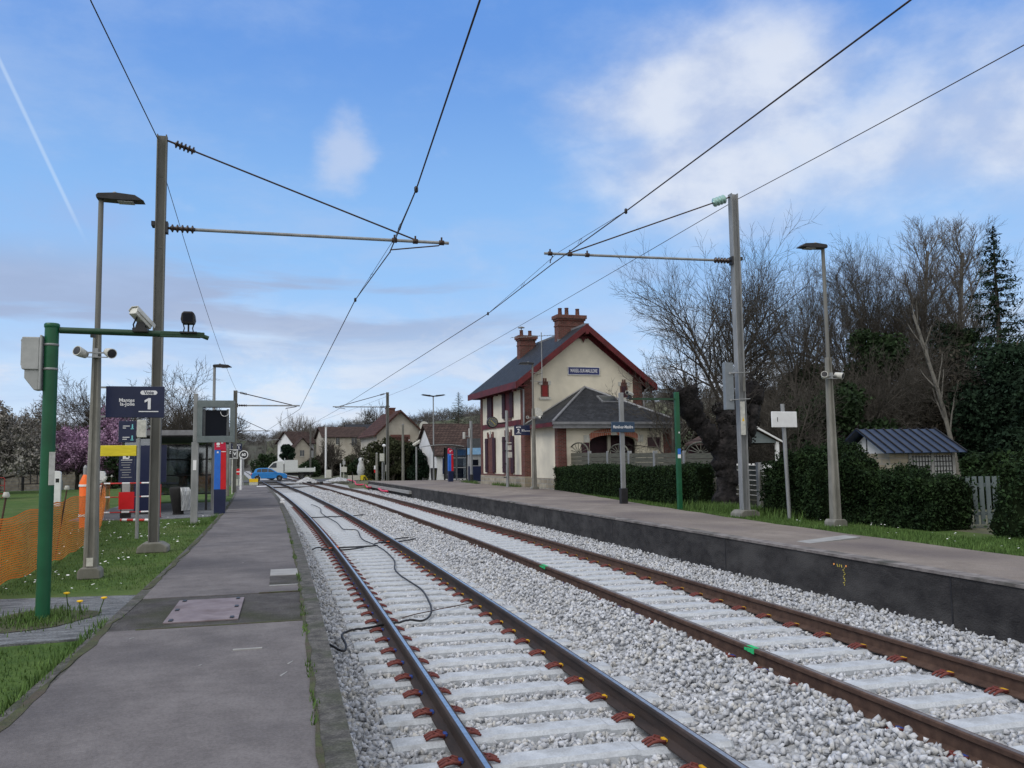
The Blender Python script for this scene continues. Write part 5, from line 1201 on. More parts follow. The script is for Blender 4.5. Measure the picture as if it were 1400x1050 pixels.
for s_, d_, h_, lab in ((67.9,10.98,4.9,'tall plain concrete pole in front of the dark shrubs'),(66.0,8.6,2.6,'short signal post at the far end of the right platform')):
    t = tthing('concrete_pole', lab, 'pole', s_, d_, .0, 'plain poles at the end of the right platform'); b = MB(); b.tube([(0,0,-.1),(0,0,h_)], [.12,.085], 10); b.build('pole', M['conc'], t)
    b = MB(); b.lathe([(.09,h_),(.07,h_+.04),(.02,h_+.05)], 10); b.build('cap', M['galv'], t)
# green pole right
t = tthing('camera_pole', 'bright green camera pole with a thin arm on the right verge behind the hedge start', 'pole', 21.5, 10.55, ZR-.03, 'green camera poles')
b = MB(); b.box(-.06,.06,-.06,.06,-.05,3.24); b.build('pole', M['greenpaint'], t, .012)
b = MB(); b.box(-1.42,-.061,-.025,.025,3.02,3.07); b.build('arm', M['greendark'], t)
b = MB(); b.box(-.045,.045,-.066,-.0615,1.42,1.52); b.build('white_sticker', M['whitetxt'], t); b = MB(); b.box(-.045,.045,-.066,-.0615,1.525,1.68); b.build('blue_sticker', M['blue'], t); b = MB(); b.box(0,.03,-.066,-.0615,2.1,2.14); b.build('tag', M['whitetxt'], t)
bullet_cam('white camera at the end of the thin arm of the right green pole', 21.5, 9.15, ZR+3.04, -.9, -.2, .62)
t = tthing('station_name_sign', 'grey post with a slate blue sign reading Mareil-sur-Mauldre in front of the hedge', 'sign', 24.8, 10.33, ZR-.02)
b = MB(); b.box(-.07,.07,-.05,.05,.5,3.48); b.build('post', M['galv'], t, .01); b = MB(); b.box(-.11,.11,-.09,.09,-.05,.5); b.build('black_foot', M['black'], t, .01)
b = MB(); b.box(-.41,.41,-.10,-.055,2.24,2.56,0,Matrix.Rotation(.12,4,'Z')); f = b.build('sign_board', M['slateblue'], t, .01)
text('lettering', 'Mareil-sur-Mauldre', .135, (.0,-.104,2.40), M['whitetxt'], f, bold=.002, rz=.12, sx=.68)
t = tthing('white_sign', 'blank white rectangular sign with a tiny dark mark on a leaning grey post', 'sign', 17.2, 11.0, ZR-.03)
b = MB(); b.tube([(.09,0,-.05),(.02,0,2.62)], .045, 12); b.build('post', M['galv'], t)
b = MB(); b.box(-.35,.35,-.085,-.055,2.08,2.44,0,Matrix.Rotation(.1,4,'Z')); f = b.build('sign_board', M['white'], t, .01)
b = MB(); b.box(-.205,-.19,-.09,-.0855,2.21,2.31,0,Matrix.Rotation(.1,4,'Z')); b.build('dark_mark', M['black'], f)
t = tthing('antenna_panel', 'long grey antenna panel clamped to the left of the tall right mast', 'antenna', 18.3, 10.30, ZR-.03)
b = MB(); b.box(-.13,.09,-.10,.04,2.55,3.68); b.build('panel', M['panelgrey'], t, .01)
for z_ in (2.78, 3.42): b = MB(); b.tube([(.0,-.11,z_),(.5,-.12,z_+.03)], .014, 6); b.tube([(.0,-.1,z_),(-.02,-.13,z_)],.03,8); b.build('clamp', M['galv'], t)
# ================================================================ fences right
def fan(b, x0, x1, z0, n=7):
    cx = (x0+x1)/2; r = (x1-x0)/2-.04
    pts = [(cx+r*math.cos(a), .0, z0+r*.34*math.sin(a)) for a in [PI*k/14 for k in range(15)]]
    b.tube(pts, .035, 6)
    for k in range(1, n+1): a = PI*k/(n+1); b.tube([(cx+.12*math.cos(a),0,z0+.05*math.sin(a)),(cx+r*math.cos(a),0,z0+r*.34*math.sin(a))], .016, 5)
    b.tube([(cx+.14*math.cos(a),0,z0+.09*math.sin(a)) for a in [PI*k/8 for k in range(9)]], .02, 5)
fx = [39.9,36.8,34.4,32.0,29.5,27.0,24.6,22.2,19.8]
fn = thing('board_fence', 'weathered horizontal board fence with grey posts and fan lattice tops behind the clipped hedge', 'fence', (0,0,0))
XF = 12.9
for i, y in enumerate(fx):
    zt = 2.25-.025*(39.9-y)*.5 if i < 6 else 2.02-.17*(i-5)
    b = MB(); b.box(XF-.07,XF+.07,y-.07,y+.07,ZR-.1,zt+.05); b.build('post', M['galv'], fn, .01)
    if i < len(fx)-1:
        y1, y2 = fx[i+1]+.075, y-.075; n = 9 if i < 5 else 8; zz = zt-.04-(.16 if i >= 6 else 0)
        b = MB()
        for k in range(n): 
            h = (zz-ZR)/n; b.box(XF-.025+.006*(k%2),XF+.025,y1,y2,ZR+h*k+.01,ZR+h*(k+1)-.004)
        b.build('board_panel', M['wood'], fn)
        if i in (0,2,5):
            b = MB(); fan(b, y1, y2, zz-.02); b.v = [(XF-v[1], v[0], v[2]) for v in b.v]; b.build('fan_lattice', M['wood'], fn)
# white gabled garden canopy
t = thing('garden_canopy', 'white gabled garden canopy behind the gnarled tree', 'canopy', (16.62, 28.8, ZR-.12), .1)
t.scale = (1.25,1,1)
b = MB(); b.prism([(-.95,2.08),(.0,2.62),(.95,2.08),(.95,2.0),(.0,2.54),(-.95,2.0)], -.05, 3.0); b.build('roof', M['tile'], t); b = MB(); b.prism([(-1,2.06),(0,2.66),(1,2.06),(1,2.0),(0,2.58),(-1,2.0)], -.1,-.05); b.build('barge_board', M['white'], t)
b = MB(); b.prism([(-.9,2.03),(.9,2.03),(0,2.52)], .02, .06); b.build('gable_panel', M['framegrey'], t)
for x in (-.8, .8):
    b = MB(); b.box(x-.05,x+.05,0,.1,0,2.1); b.build('post', M['white'], t)
b = MB(); b.box(-.8,.8,.02,.06,0,1.22); 
for k in range(12): b.tube([(-.76+.138*k,.04,1.18),(-.76+.138*k,.04,1.27)], .04, 6)
b.build('lace_front', M['white'], t); b = MB(); b.box(-.85,.85,2.9,2.95,0,2.1); b.build('back_wall', M['shutter'], t)
# blue metal roofed shed
t = thing('garden_shed', 'shed with blue grey ribbed metal roof and trellis windows behind the right hedge', 'shed', (21.45, 27.6, ZR-.05), -.02)
# local x along the ridge (to the right), y away
Lx = 2.75; b = MB(); b.box(0,Lx,0,2.6,0,1.5); b.build('wall', M['rubble'], t)
b = MB(); b.prism([(0,1.501),(2.6,1.501),(1.3,2.25)], .0, .08, 'x'); b.build('gable_wall', M['whitewall'], t); b = MB(); b.box(-.01,-.002,1.27,1.33,1.5,2.2); b.build('gable_batten', M['black'], t)
ang = math.atan2(.9, 1.62)
for sg in (1,-1):
    Mx = Matrix.Translation((0, 1.3, 2.44)) @ Matrix.Rotation(sg*ang,4,'X')
    b = MB(); 
    y0, y1 = (-1.9, 0) if sg > 0 else (0, 1.9)
    b.box(-.45,Lx+.35,y0,y1,-.03,0,0,Mx); o = b.build('roof_slope', M['metalroof'], t)
    b = MB()
    for k in range(10): xx = -.42+ (Lx+.74)*k/9; b.box(xx-.018,xx+.018,y0,y1,.001,.06,0,Mx)
    b.build('roof_seams', M['black'], o)
for x0 in (.95, 1.85):
    b = MB(); b.box(x0,x0+.82,-.03,-.002,.6,1.4); f = b.build('window', M['greybox'], t)
    b = MB()
    for k in range(7): b.box(x0+.02+.13*k,x0+.045+.13*k,-.05,-.031,.6,1.4)
    for k in range(5): b.box(x0,x0+.82,-.045,-.0305,0.62+.18*k,.65+.18*k)
    b.build('trellis', M['black'], f)
for x0 in (.80, 1.75, 2.68): b = MB(); b.box(x0,x0+.12,-.06,-.002,0,1.48); b.build('timber_post', M['lightconc'], t)
# garden gate between the hedge and the shrub
t = thing('garden_gate', 'grey slatted gate in the gap between the right hedge and the last shrub', 'gate', (12.9, 14.0, ZR-.05), -.25)
b = MB()
for k in range(7): b.box(-.42+.13*k,-.34+.13*k,-.012,.012,.08,1.0)
b.build('slats', M['framegrey'], t); b = MB(); b.box(-.45,.5,.013,.03,.25,.32); b.box(-.45,.5,.013,.03,.8,.87); b.build('rails', M['framegrey'], t)
# ================================================================ vegetation helpers
def cards(P, size, rng, aspect=.5, up=0.0):
    n = len(P); size = np.broadcast_to(size, (n,))
    R = rotmats(n, rng)
    a = R[:,:,0]*size[:,None]; b_ = R[:,:,1]*(size*aspect)[:,None]
    V = np.stack([P-a, P-b_, P+a, P+b_], 1).reshape(-1,3)
    Fq = np.arange(4*n).reshape(n,4); return V, Fq
def leafobj(name, P, size, mat, parent, rng, aspect=.5, tone=None):
    V, Fq = cards(P, size, rng, aspect)
    t = rng.random(len(P)) if tone is None else tone
    return npmesh(name, V, Fq, mat, parent, attr=np.repeat(t, 4))
def fbm(P, sc_, seed):
    r = np.random.default_rng(seed); out = np.zeros(len(P)); amp = 1; f = sc_
    for _ in range(4):
        k = r.normal(size=(3,3))*f; ph = r.uniform(0,6.28,3)
        out += amp*(np.sin(P@k[0]+ph[0])*np.sin(P@k[1]+ph[1])+ .5*np.sin(P@k[2]+ph[2])); amp *= .55; f *= 2.1
    return out
def blades(name, s, d, z, h, lab, rng_, off=0, grp=None):
    X, Y = TRn(s, d); n = len(X); a = rng_.uniform(0, 6.28, n); lean = rng_.uniform(.1,.6,n)*h
    w_ = rng_.uniform(.003,.006,n)*(1+h*6); P = np.stack([X,Y,z],-1)
    wv = np.stack([np.cos(a),np.sin(a),0*a],-1)*w_[:,None]; tp = P + np.stack([np.cos(a+1.3)*lean, np.sin(a+1.3)*lean, h],-1)
    V = np.stack([P-wv, P+wv, tp],1).reshape(-1,3)
    o = npmesh(name, V, np.arange(3*n).reshape(n,3), M['blade'], attr=np.repeat(rng_.random(n),3)); tag(o, lab, 'grass', kind='stuff'); return o
rg = np.random.default_rng(11)
def gsamp(n, s0, s1, d0f, d1f, pw=1.0):
    s = s0+(s1-s0)*rg.random(n)**pw; u = rg.random(n); a = np.array([d0f(x) for x in s]); b_ = np.array([d1f(x) for x in s]); return s, a+(b_-a)*u
# left lawn near grass
s, d = gsamp(90000, 4.2, 30, lambda s: -6.5, lambda s: -1.655, 1.5)
k = ~((s > 8.0) & (s < 11.25) & (d > -6)) & ~((s > 25.4)&(d>-5.5)) 
s, d = s[k], d[k]; blades('lawn_grass', s, d, np.full(len(s), LAWN-.01), rg.uniform(.02,.055,len(s)), 'short green lawn grass beside the left platform', rg)
s = 9.28+rg.normal(0,.26,1500); d = -2.3+rg.normal(0,.19,1500)
blades('tall_grass', s, d, np.full(len(s), LAWN+.01), rg.uniform(0.03,.09,len(s)), 'tuft of longer grass round the foot of the green camera pole', rg)
s = np.concatenate([22.9+rg.normal(0,.3,500), rg.uniform(5,9,500), rg.uniform(24,31,500)]); d = np.concatenate([-2.0+rg.normal(0,.2,500), -1.66+rg.normal(0,.03,500), -1.72+rg.normal(0,.05,500)])
blades('tall_grass', s, d, np.full(len(s), LAWN), rg.uniform(.04,.10,len(s)), 'longer grass along the border of the left platform and display post', rg)
# seam weeds on platform edge
s = rg.uniform(4.3, 20, 1500); d = .145+rg.normal(0,.014,1500); kk = (np.sin(s*5.1)+np.sin(s*2.3+1) > .3); s, d = s[kk], d[kk]
blades('seam_weeds', s, d, np.full(len(s), ZL+.0), rg.uniform(.01,.05,len(s)), 'small weeds growing in the seam along the left platform edge', rg)
# right verge
s, d = gsamp(60000, 7, 38, lambda s: RE(s)+.04, lambda s: RE(s)+1.5 if s > 12 else RE(s)+2.2, 1.3)
blades('verge_grass', s, d, np.full(len(s), ZR-.05), rg.uniform(.03,.10,len(s)), 'bright green grass verge between the right platform and the hedges', rg)
s = np.concatenate([19.8+rg.normal(0,1.3,3500), 44+rg.uniform(-1,4,800), 54+rg.uniform(-3,1,700)]); d = np.concatenate([11.3+rg.normal(0,.25,3500), 12.6+rg.normal(0,.1,800), 12.55+rg.normal(0,.1,700)])
blades('verge_tufts', s, d, np.full(len(s), ZR-.03), rg.uniform(.08,.28,len(s)), 'tall tufts of grass round the gnarled tree foot and the station wall', rg)
# daisies
def dots(name, s, d, z, r, mat, lab):
    X, Y = TRn(s, d); n = len(X); V = []; a = np.linspace(0, 2*PI, 7)[:-1]
    for da in a: V.append(np.stack([X+r*np.cos(da), Y+r*np.sin(da), z+0*X+ .3*r*np.sin(da+X*50)],-1))
    V = np.stack(V,1).reshape(-1,3); o = npmesh(name, V, np.arange(6*n).reshape(n,6), mat); tag(o, lab, 'flowers', kind='stuff')
s, d = gsamp(420, 10.9, 26, lambda s: -4.6, lambda s: -1.9); k = (np.sin(s*1.7+d*2.2)+np.sin(s*.9-d*3) > -.1); s, d = s[k], d[k]
dots('daisies', s, d, np.full(len(s), LAWN+.055), np.where(rg.random(len(s))>.8,.022,.013), M['petal_white'], 'tiny white daisies dotted over the left lawn')
s, d = gsamp(70, 8, 17, lambda s: RE(s)+.3, lambda s: RE(s)+1.5)
dots('daisies', s, d, np.full(len(s), ZR+.05), .014+0*s, M['petal_white'], 'tiny white flowers at the foot of the right hedge')
for i, (s_, d_, h, lab) in enumerate(((9.32,-2.06,.24,'tallest yellow dandelion, directly right of the green camera pole'),(9.22,-1.94,.17,'middle one of the three yellow dandelions by the green pole'),(9.30,-1.79,.18,'rightmost of the three yellow dandelions by the green pole'))):
    t = tthing('dandelion', lab, 'flower', s_, d_, LAWN, 'dandelions by the green camera pole')
    lx = (-.02,.0,.05)[i]
    b = MB(); b.tube([(0,0,0),(lx*.4,0,h*.5),(lx,0,h)], .005, 6); b.build('stem', M['blade'], t)
    b = MB(); b.lathe([(.005,h-.005),(.015,h),(.030,h+.008),(.026,h+.018),(.008,h+.021)], 14, 0, Matrix.Translation((lx,0,0))); b.build('flower_head', M['petal_yellow'], t)
# ---------------------------------------------------------------- hedges
def hedge(lab, A, B, z0, z1, depth, seed, n=26000, top_=None, mat='hedge', name='hedge', wob=.12, lsize=.035):
    r = np.random.default_rng(seed); A = np.array(A,float); B = np.array(B,float); L_ = np.hypot(*(B-A)); u = (B-A)/L_; v = np.array([-u[1],u[0]])
    t = thing(name, lab, 'hedge' if name == 'hedge' else 'shrub', (0,0,0))
    def surf(q, p_):      # q along 0..1, p_ : 0..1 perimeter (front bottom -> top -> back bottom)
        H = (z1-z0)*(top_(q) if top_ is not None else np.ones_like(q)); per = 2*H+depth
        x = p_*per; off = np.where(x < H, 0, np.where(x < H+depth, x-H, depth)); z = np.where(x < H, x, np.where(x < H+depth, H, 2*H+depth-x))
        P = np.stack([A[0]+u[0]*L_*q+v[0]*off, A[1]+u[1]*L_*q+v[1]*off, z0+z],-1)
        cz = np.stack([A[0]+u[0]*L_*q+v[0]*depth/2, A[1]+u[1]*L_*q+v[1]*depth/2, z0+H*.5],-1)
        dirv = (P-cz); dirv /= np.maximum(np.linalg.norm(dirv,axis=1),.01)[:,None]
        return P + dirv*(fbm(P, 1.3, seed)[:,None]*wob*.6 + fbm(P, 5, seed+1)[:,None]*wob*.25), dirv
    nu, nv = max(8,int(L_*5)), 26
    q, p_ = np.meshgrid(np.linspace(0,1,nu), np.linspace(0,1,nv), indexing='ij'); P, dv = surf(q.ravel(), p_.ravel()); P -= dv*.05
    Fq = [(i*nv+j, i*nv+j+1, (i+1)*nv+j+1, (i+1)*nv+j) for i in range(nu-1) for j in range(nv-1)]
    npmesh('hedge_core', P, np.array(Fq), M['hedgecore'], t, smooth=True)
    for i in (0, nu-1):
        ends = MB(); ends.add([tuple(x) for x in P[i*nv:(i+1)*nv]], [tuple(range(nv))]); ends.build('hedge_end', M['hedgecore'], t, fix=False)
    q = r.random(n); p_ = r.random(n); P, dv = surf(q, p_); P = P + dv*(r.normal(0,.035,n)[:,None]+.01+(r.random(n)>.93)[:,None]*r.uniform(0,wob*.55,n)[:,None])
    ke = int(n*.04)
    E = []
    for e in (0.,1.):
        zz = r.uniform(z0,z0+(z1-z0)*(top_(np.array([e]))[0] if top_ is not None else 1),ke); oo = r.uniform(0,depth,ke); c0 = A+(B-A)*e
        E.append(np.stack([c0[0]+v[0]*oo+u[0]*r.normal(0,.05,ke), c0[1]+v[1]*oo+u[1]*r.normal(0,.05,ke), zz],-1))
    P = np.concatenate([P]+E)
    leafobj('foliage', P, r.uniform(.6,1.3,len(P))*lsize, M[mat], t, r, .5)
    return t
hedge('long clipped dark hedge in front of the board fence, left of the gnarled tree', (11.66+.02,38.4),(11.20,23.7), ZR-.1, 1.55, 1.0, 1, 42000)
b0 = hedge('low bulging clipped bush filling the gap between the hedge and gnarled tree', (11.36,24.0),(11.34,22.85), ZR-.1, 1.45, .4, 15, 5000, wob=.24)
def tp(q): return 1.0 + .12*np.sin(q*2.2+1.2)+ .08*np.exp(-((q-.55)/.25)**2) - .22*np.clip((q-.52)/.16,0,1)
hedge('large dark overgrown hedge on the right between the mast and the gate', (11.08,18.9),(11.50,13.75), ZR-.1, 1.64, .95, 2, 50000, tp, wob=.34)
hedge('dark shrub at the far right edge beyond the gate', (11.75,12.35),(12.3,7.8), ZR-.1, 1.8, 1.7, 3, 30000, lambda q: .92+.12*np.sin(q*5), wob=.38)
hedge('distant dark hedge behind the gate and shed', (17.0,19.0),(24,12.0), ZR-.1, 1.75, 1.2, 4, 20000, wob=.25, lsize=.07)
# ---------------------------------------------------------------- bare trees
class TreeB:
    def __init__(s): s.V = []; s.F = []; s.n = 0
    def tubes(s, P, rr, sides):          # P (N,k,3)  rr (N,k)
        N_, k, _ = P.shape; T_ = np.gradient(P, axis=1); T_ /= np.linalg.norm(T_,axis=2,keepdims=True)+1e-9
        ref = np.where(np.abs(T_[:,:1,2:3]) < .9, np.array([0,0,1.]), np.array([1.,0,0]))
        Us = np.cross(T_, np.broadcast_to(ref, T_.shape)); Us /= np.linalg.norm(Us,axis=2,keepdims=True)+1e-9; Ws = np.cross(T_, Us)
        a = np.arange(sides)*2*PI/sides; ca = np.cos(a)[None,None,:,None]; sa = np.sin(a)[None,None,:,None]
        V = P[:,:,None,:] + (Us[:,:,None,:]*ca + Ws[:,:,None,:]*sa)*rr[:,:,None,None]
        s.V.append(V.reshape(-1,3)); i, j = np.meshgrid(np.arange(k-1), np.arange(sides), indexing='ij')
        a0 = i*sides+j; b0 = i*sides+(j+1)%sides; f = np.stack([a0,b0,b0+sides,a0+sides],-1).reshape(-1,4)
        s.F.append((f[None]+(np.arange(N_)*k*sides)[:,None,None]+s.n).reshape(-1,4)); s.n += N_*k*sides
    def tube(s, pts, r0, r1, sides):
        P = np.array(pts)[None]; s.tubes(P, np.linspace(r0,r1,P.shape[1])[None], sides)
    def build(s, name, mat, parent): return npmesh(name, np.concatenate(s.V), np.concatenate(s.F), mat, parent, smooth=True)
def grow(r, p, d, ln, rad, lvl, cfg, out):
    nz = lambda v: v/(np.linalg.norm(v,axis=-1,keepdims=True)+1e-9)
    p = np.array([p], float); d = nz(np.array([d], float)); ln = np.array([ln]); rad = np.array([rad]); mx = cfg['levels']; g = lambda key, l: cfg[key][min(l, len(cfg[key])-1)]
    for lvl in range(mx+1):
        seg = g('seg', lvl); N_ = len(p); pts = [p]; dirs = [d]
        for i in range(seg):
            d = nz(d + r.normal(0, cfg['wander'], (N_,3))*(1 if lvl else .5) + np.array([0,0,g('up',lvl)])); pts.append(pts[-1]+d*(ln/seg)[:,None]); dirs.append(d)
        P = np.stack(pts,1); D = np.stack(dirs,1); r1 = rad*(.4 if lvl == mx else .5); f = np.linspace(0,1,seg+1)[None]
        out[0 if lvl <= cfg.get('tl',1) else 1].tubes(P, rad[:,None]*(1-f)+r1[:,None]*f, (8,5,4,3)[min(lvl,3)])
        if lvl == mx: break
        nch = cfg['kids'][lvl]; c_ = np.tile(np.arange(nch), N_); ix = np.repeat(np.arange(N_), nch); st = g('start', lvl)
        t = st+(1-st)*((c_+r.random(len(c_)))/nch); i = np.minimum((t*seg).astype(int), seg-1); fr = (t*seg-i)[:,None]
        q = P[ix,i]*(1-fr)+P[ix,i+1]*fr; dd = D[ix,i]; az_ = c_*2.4+r.uniform(-.5,.5,len(c_))+np.repeat(r.uniform(0,6.28,N_), nch)
        ref = np.where(np.abs(dd[:,2:3]) < .95, np.array([0,0,1.]), np.array([1.,0,0])); o1 = nz(np.cross(dd, ref)); o2 = np.cross(dd, o1)
        an_ = np.radians(r.uniform(*g('ang', lvl), len(c_)))[:,None]
        d = dd*np.cos(an_)+(o1*np.cos(az_)[:,None]+o2*np.sin(az_)[:,None])*np.sin(an_)
        L2 = ln[ix]*cfg['len'][lvl]*r.uniform(.7,1.15,len(c_))
        if lvl == 0 and cfg.get('cone'): L2 = L2*(1-.55*t)
        rad = np.maximum((rad[ix]+(r1-rad)[ix]*t)*cfg.get('rr',.55), cfg['rmin']); ln = L2; p = q
def bare(lab, x, y, z, h, seed, cfg, barkm='bark', twigm='twig', lean=(0,0), trunkr=.2, group=None, name='bare_tree'):
    r = np.random.default_rng(seed); t = thing(name, lab, 'tree', (x,y,z), 0, group); out = (TreeB(), TreeB())
    grow(r, (0,0,-.2), (lean[0],lean[1],1), h*cfg['trunk'], trunkr, 0, cfg, out)
    AV = np.concatenate(out[1].V); k = h/np.percentile(AV[:,2],99.7); c0 = AV[:,:2].mean(0)*.5
    kw = cfg['R']/np.percentile(np.hypot(AV[:,0]-c0[0],AV[:,1]-c0[1]),94) if 'R' in cfg else k*cfg.get('wide',1)
    for o_ in out: o_.V = [v*np.array([kw,kw,k]) for v in o_.V]
    out[0].build('trunk', M[barkm], t); out[1].build('crown', M[twigm], t); return t
ROUND = dict(levels=5, seg=[4,5,4,4,3,2], wander=.10, up=[.02,.05,.06,.07,.08,.06], kids=[8,6,6,6,4], start=[.45,.25,.2,.2,.15], ang=[(28,62),(25,55),(25,50),(22,45),(20,45)], len=[.95,.62,.6,.55,.5], rmin=.008, trunk=.42, rr=.6)
ASC = dict(levels=5, seg=[7,5,4,3,3,2], wander=.07, up=[.0,.10,.10,.10,.10,.08], kids=[15,6,5,5,3], start=[.22,.2,.2,.2,.15], ang=[(24,42),(20,40),(18,38),(18,38),(20,40)], len=[.40,.55,.6,.55,.5], rmin=.008, trunk=.82, rr=.5)
SLIM = dict(levels=4, seg=[8,5,4,3,2], wander=.05, up=[.0,.12,.12,.1,.08], kids=[26,6,6,5], start=[.3,.15,.15,.2], ang=[(22,38),(18,36),(18,36),(20,40)], len=[.28,.5,.55,.5], rmin=.009, trunk=.97, rr=.45, cone=1)
G1 = 'bare winter trees behind the gardens on the right'
bare('wide rounded bare tree directly behind the tall right mast', 23.5, 43.9, -.2, 14.6, 21, dict(ROUND, R=5.3, kids=[9,8,7,6,5]), trunkr=.34, group=G1)
bare('smaller bare tree with dark forked limbs between the tall mast and the right lamp post', 25.9, 40.1, -.2, 13.0, 22, dict(ROUND, R=3.4, kids=[7,7,6,6,4]), trunkr=.3, group=G1)
bare('dense domed bare tree right of the right lamp post', 32.0, 43.4, -.2, 14.6, 23, dict(ROUND, R=4.2, kids=[10,8,7,6,4]), trunkr=.3, group=G1)
bare('dense bare tree behind the dome, left of the pale slim trees', 34.6, 44.5, -.2, 14.0, 29, dict(ASC, R=3.6, kids=[17,7,6,6,4]), trunkr=.2, group=G1)
bare('left one of the two tall slim pale bare trees near the conifer', 38.9, 46.8, 0, 17.0, 24, dict(SLIM, R=2.2, kids=[26,7,7,6]), 'barklight', 'twigpale', trunkr=.16, group=G1)
bare('right one of the two tall slim pale bare trees near the conifer', 41.3, 46.0, 0, 17.2, 25, dict(SLIM, R=2.4, kids=[26,7,7,6]), 'barklight', 'twigpale', trunkr=.18, group=G1)
bare('low spreading bare tree rising behind the station annex and board fence', 17.5, 38.0, 0, 6.8, 26, dict(ROUND, R=3.0, kids=[7,6,5,4,3]), trunkr=.12, group=G1)
bare('leaning pale bare trunk in front of the dark trees right of the shed', 28.7, 32.2, 0, 9.2, 27, dict(SLIM, R=1.4, kids=[12,4,4,3]), 'barklight', 'twig', lean=(-.16,0), trunkr=.13, group=G1)
for x, y, h, sd_, lab in ((26.6,36,8.0,31,'scrubby bare tree behind the white sign'),(30.2,38,7.5,32,'scrubby bare tree behind the blue shed roof'),(22.5,37,6.5,33,'scrubby bare tree behind the white garden canopy'),(35.6,38,8.5,34,'scrubby bare tree near the right edge below the conifer'),(19.8,31,5.0,35,'small scrubby bare tree beside the white garden canopy')):
    bare(lab, x, y, 0, h, sd_, dict(ROUND, R=h*.42, kids=[9,7,6,5,4], start=[.15,.2,.2,.2]), trunkr=.14, group='scrubby bare trees behind the right gardens')
# evergreens
def conifer(lab, x, y, z, h, w_, seed, n=9000, droop=.25, mat='evergreen', gap=.25, group=None, core=True):
    r = np.random.default_rng(seed); t = thing('conifer', lab, 'tree', (x,y,z), 0, group)
    b = MB(); b.tube([(0,0,-.2),(0,0,h*.5),(.05,0,h*.98)], [.03*h*.6,.02*h*.5,.01], 7); b.build('trunk', M['bark'], t)
    PP = []; tb = TreeB(); nb_ = int(h*7)
    for i in range(nb_):
        f = (i+.5)/nb_; zz = h*(.06+.92*f); ln = w_*(1-f)**.75*r.uniform(.55,1.1)+.12; a = i*2.4+r.uniform(-.4,.4)
        p0 = np.array([0,0,zz]); p1 = np.array([math.cos(a)*ln*.6, math.sin(a)*ln*.6, zz-droop*ln*.35]); p2 = np.array([math.cos(a)*ln, math.sin(a)*ln, zz-droop*ln*.3+.08*ln])
        tb.tube([p0,p1,p2], .02+.012*ln, .006, 3); m = int(n*ln/(nb_*w_*.6))+4; u = r.random(m)**.7
        q = p0+(p1-p0)*np.minimum(u/.6,1)[:,None]+(p2-p1)*np.maximum((u-.6)/.4,0)[:,None]
        q = q+np.stack([r.normal(0,.13*ln**.5,m)*(.3+u), r.normal(0,.13*ln**.5,m)*(.3+u), -abs(r.normal(0,.16,m))*(.4+u)],-1); PP.append(q)
    tb.build('branches', M['bark'], t); P = np.concatenate(PP); leafobj('crown', P, r.uniform(.05,.14,len(P)), M[mat], t, r, .28); return t
conifer('tall dark open branched conifer near the right edge of the view', 33.9, 35.0, 0, 13.6, 2.8, 41, 16000, group='dark conifers at the right edge')
conifer('dark conifer cut by the right edge of the view', 36.6, 34.0, 0, 12.6, 3.0, 42, 15000, group='dark conifers at the right edge')
conifer('broad lower dark conifer below the two slim pale trees', 33.5, 38.6, 0, 9.4, 3.4, 43, 12000, group='dark conifers at the right edge')
def leafy(lab, x, y, z, h, w_, seed, n, mat, size=(.06,.14), name='evergreen_tree', group=None, z0f=.12, lumps=14, trunk=True, cat='tree', bare_top=None):
    r = np.random.default_rng(seed); t = thing(name, lab, cat, (x,y,z), 0, group)
    tb = TreeB(); PP = []; TT = []
    for i in range(lumps):
        a = r.uniform(0,6.28); f = (i+.5)/lumps; zz = h*(z0f+(1-z0f)*f*.88); rad = w_*math.sqrt(max(.05,1-(2*f-.8)**2*.55))*r.uniform(.25,.75)
        c_ = np.array([math.cos(a)*rad, math.sin(a)*rad, zz]); lr = w_*r.uniform(.28,.5)
        tb.tube([np.array([0,0,zz*.35]), c_*np.array([.5,.5,.75]), c_], .05+.01*h, .015, 4)
        m = n//lumps; v = r.normal(size=(m,3)); v /= np.linalg.norm(v,axis=1)[:,None]; q = c_+v*(lr*(.55+.5*r.random(m)))[:,None]*np.array([1,1,.8])
        q += fbm(q, 1.5, seed+i)[:,None]*v*.12*lr; PP.append(q); TT.append(np.clip(r.random(m)*.7+.3*r.random(),0,1))
    if trunk: b = MB(); b.tube([(0,0,-.2),(.05,.03,h*.4),(0,0,h*.75)], [.035*h**.8+.05,.03*h**.7,.03], 7); b.build('trunk', M['bark'], t)
    tb.build('limbs', M['bark'], t); P = np.concatenate(PP); P[:,2] = np.maximum(P[:,2], .02)
    leafobj('crown', P, r.uniform(size[0],size[1],len(P)), M[mat], t, r, .6, np.concatenate(TT)); return t
bare('large dark bare tree behind the two slim pale trees', 37.0, 44.0, -.2, 14.2, 37, dict(ROUND, R=4.4, kids=[9,8,7,6,4]), trunkr=.3, group=G1)
GI = 'dark ivy covered trees behind the gardens on the right'
leafy('tall dark ivy clad tree right of the right lamp post', 31.2, 40.0, 0, 9.2, 2.8, 51, 22000, 'ivy', group=GI)
leafy('dark ivy clad tree behind the blue shed roof', 28.0, 41.0, 0, 7.2, 2.8, 52, 20000, 'ivy', group=GI)
leafy('dark evergreen mass under the conifer at the right edge', 32.4, 33.0, 0, 7.2, 3.2, 53, 24000, 'evergreen', group=GI)
leafy('dark evergreen mass filling the far right edge above the last shrub', 29.0, 24.5, 0, 6.2, 2.8, 54, 20000, 'evergreen', group=GI)
leafy('narrow ivy column climbing the right slim pale tree', 37.2, 41.5, 0, 10.4, 1.5, 55, 12000, 'ivy', group=GI, lumps=18)
leafy('dark bush behind the right lamp post and white sign', 24.0, 33.5, 0, 5.0, 2.8, 56, 18000, 'ivy', group=GI)
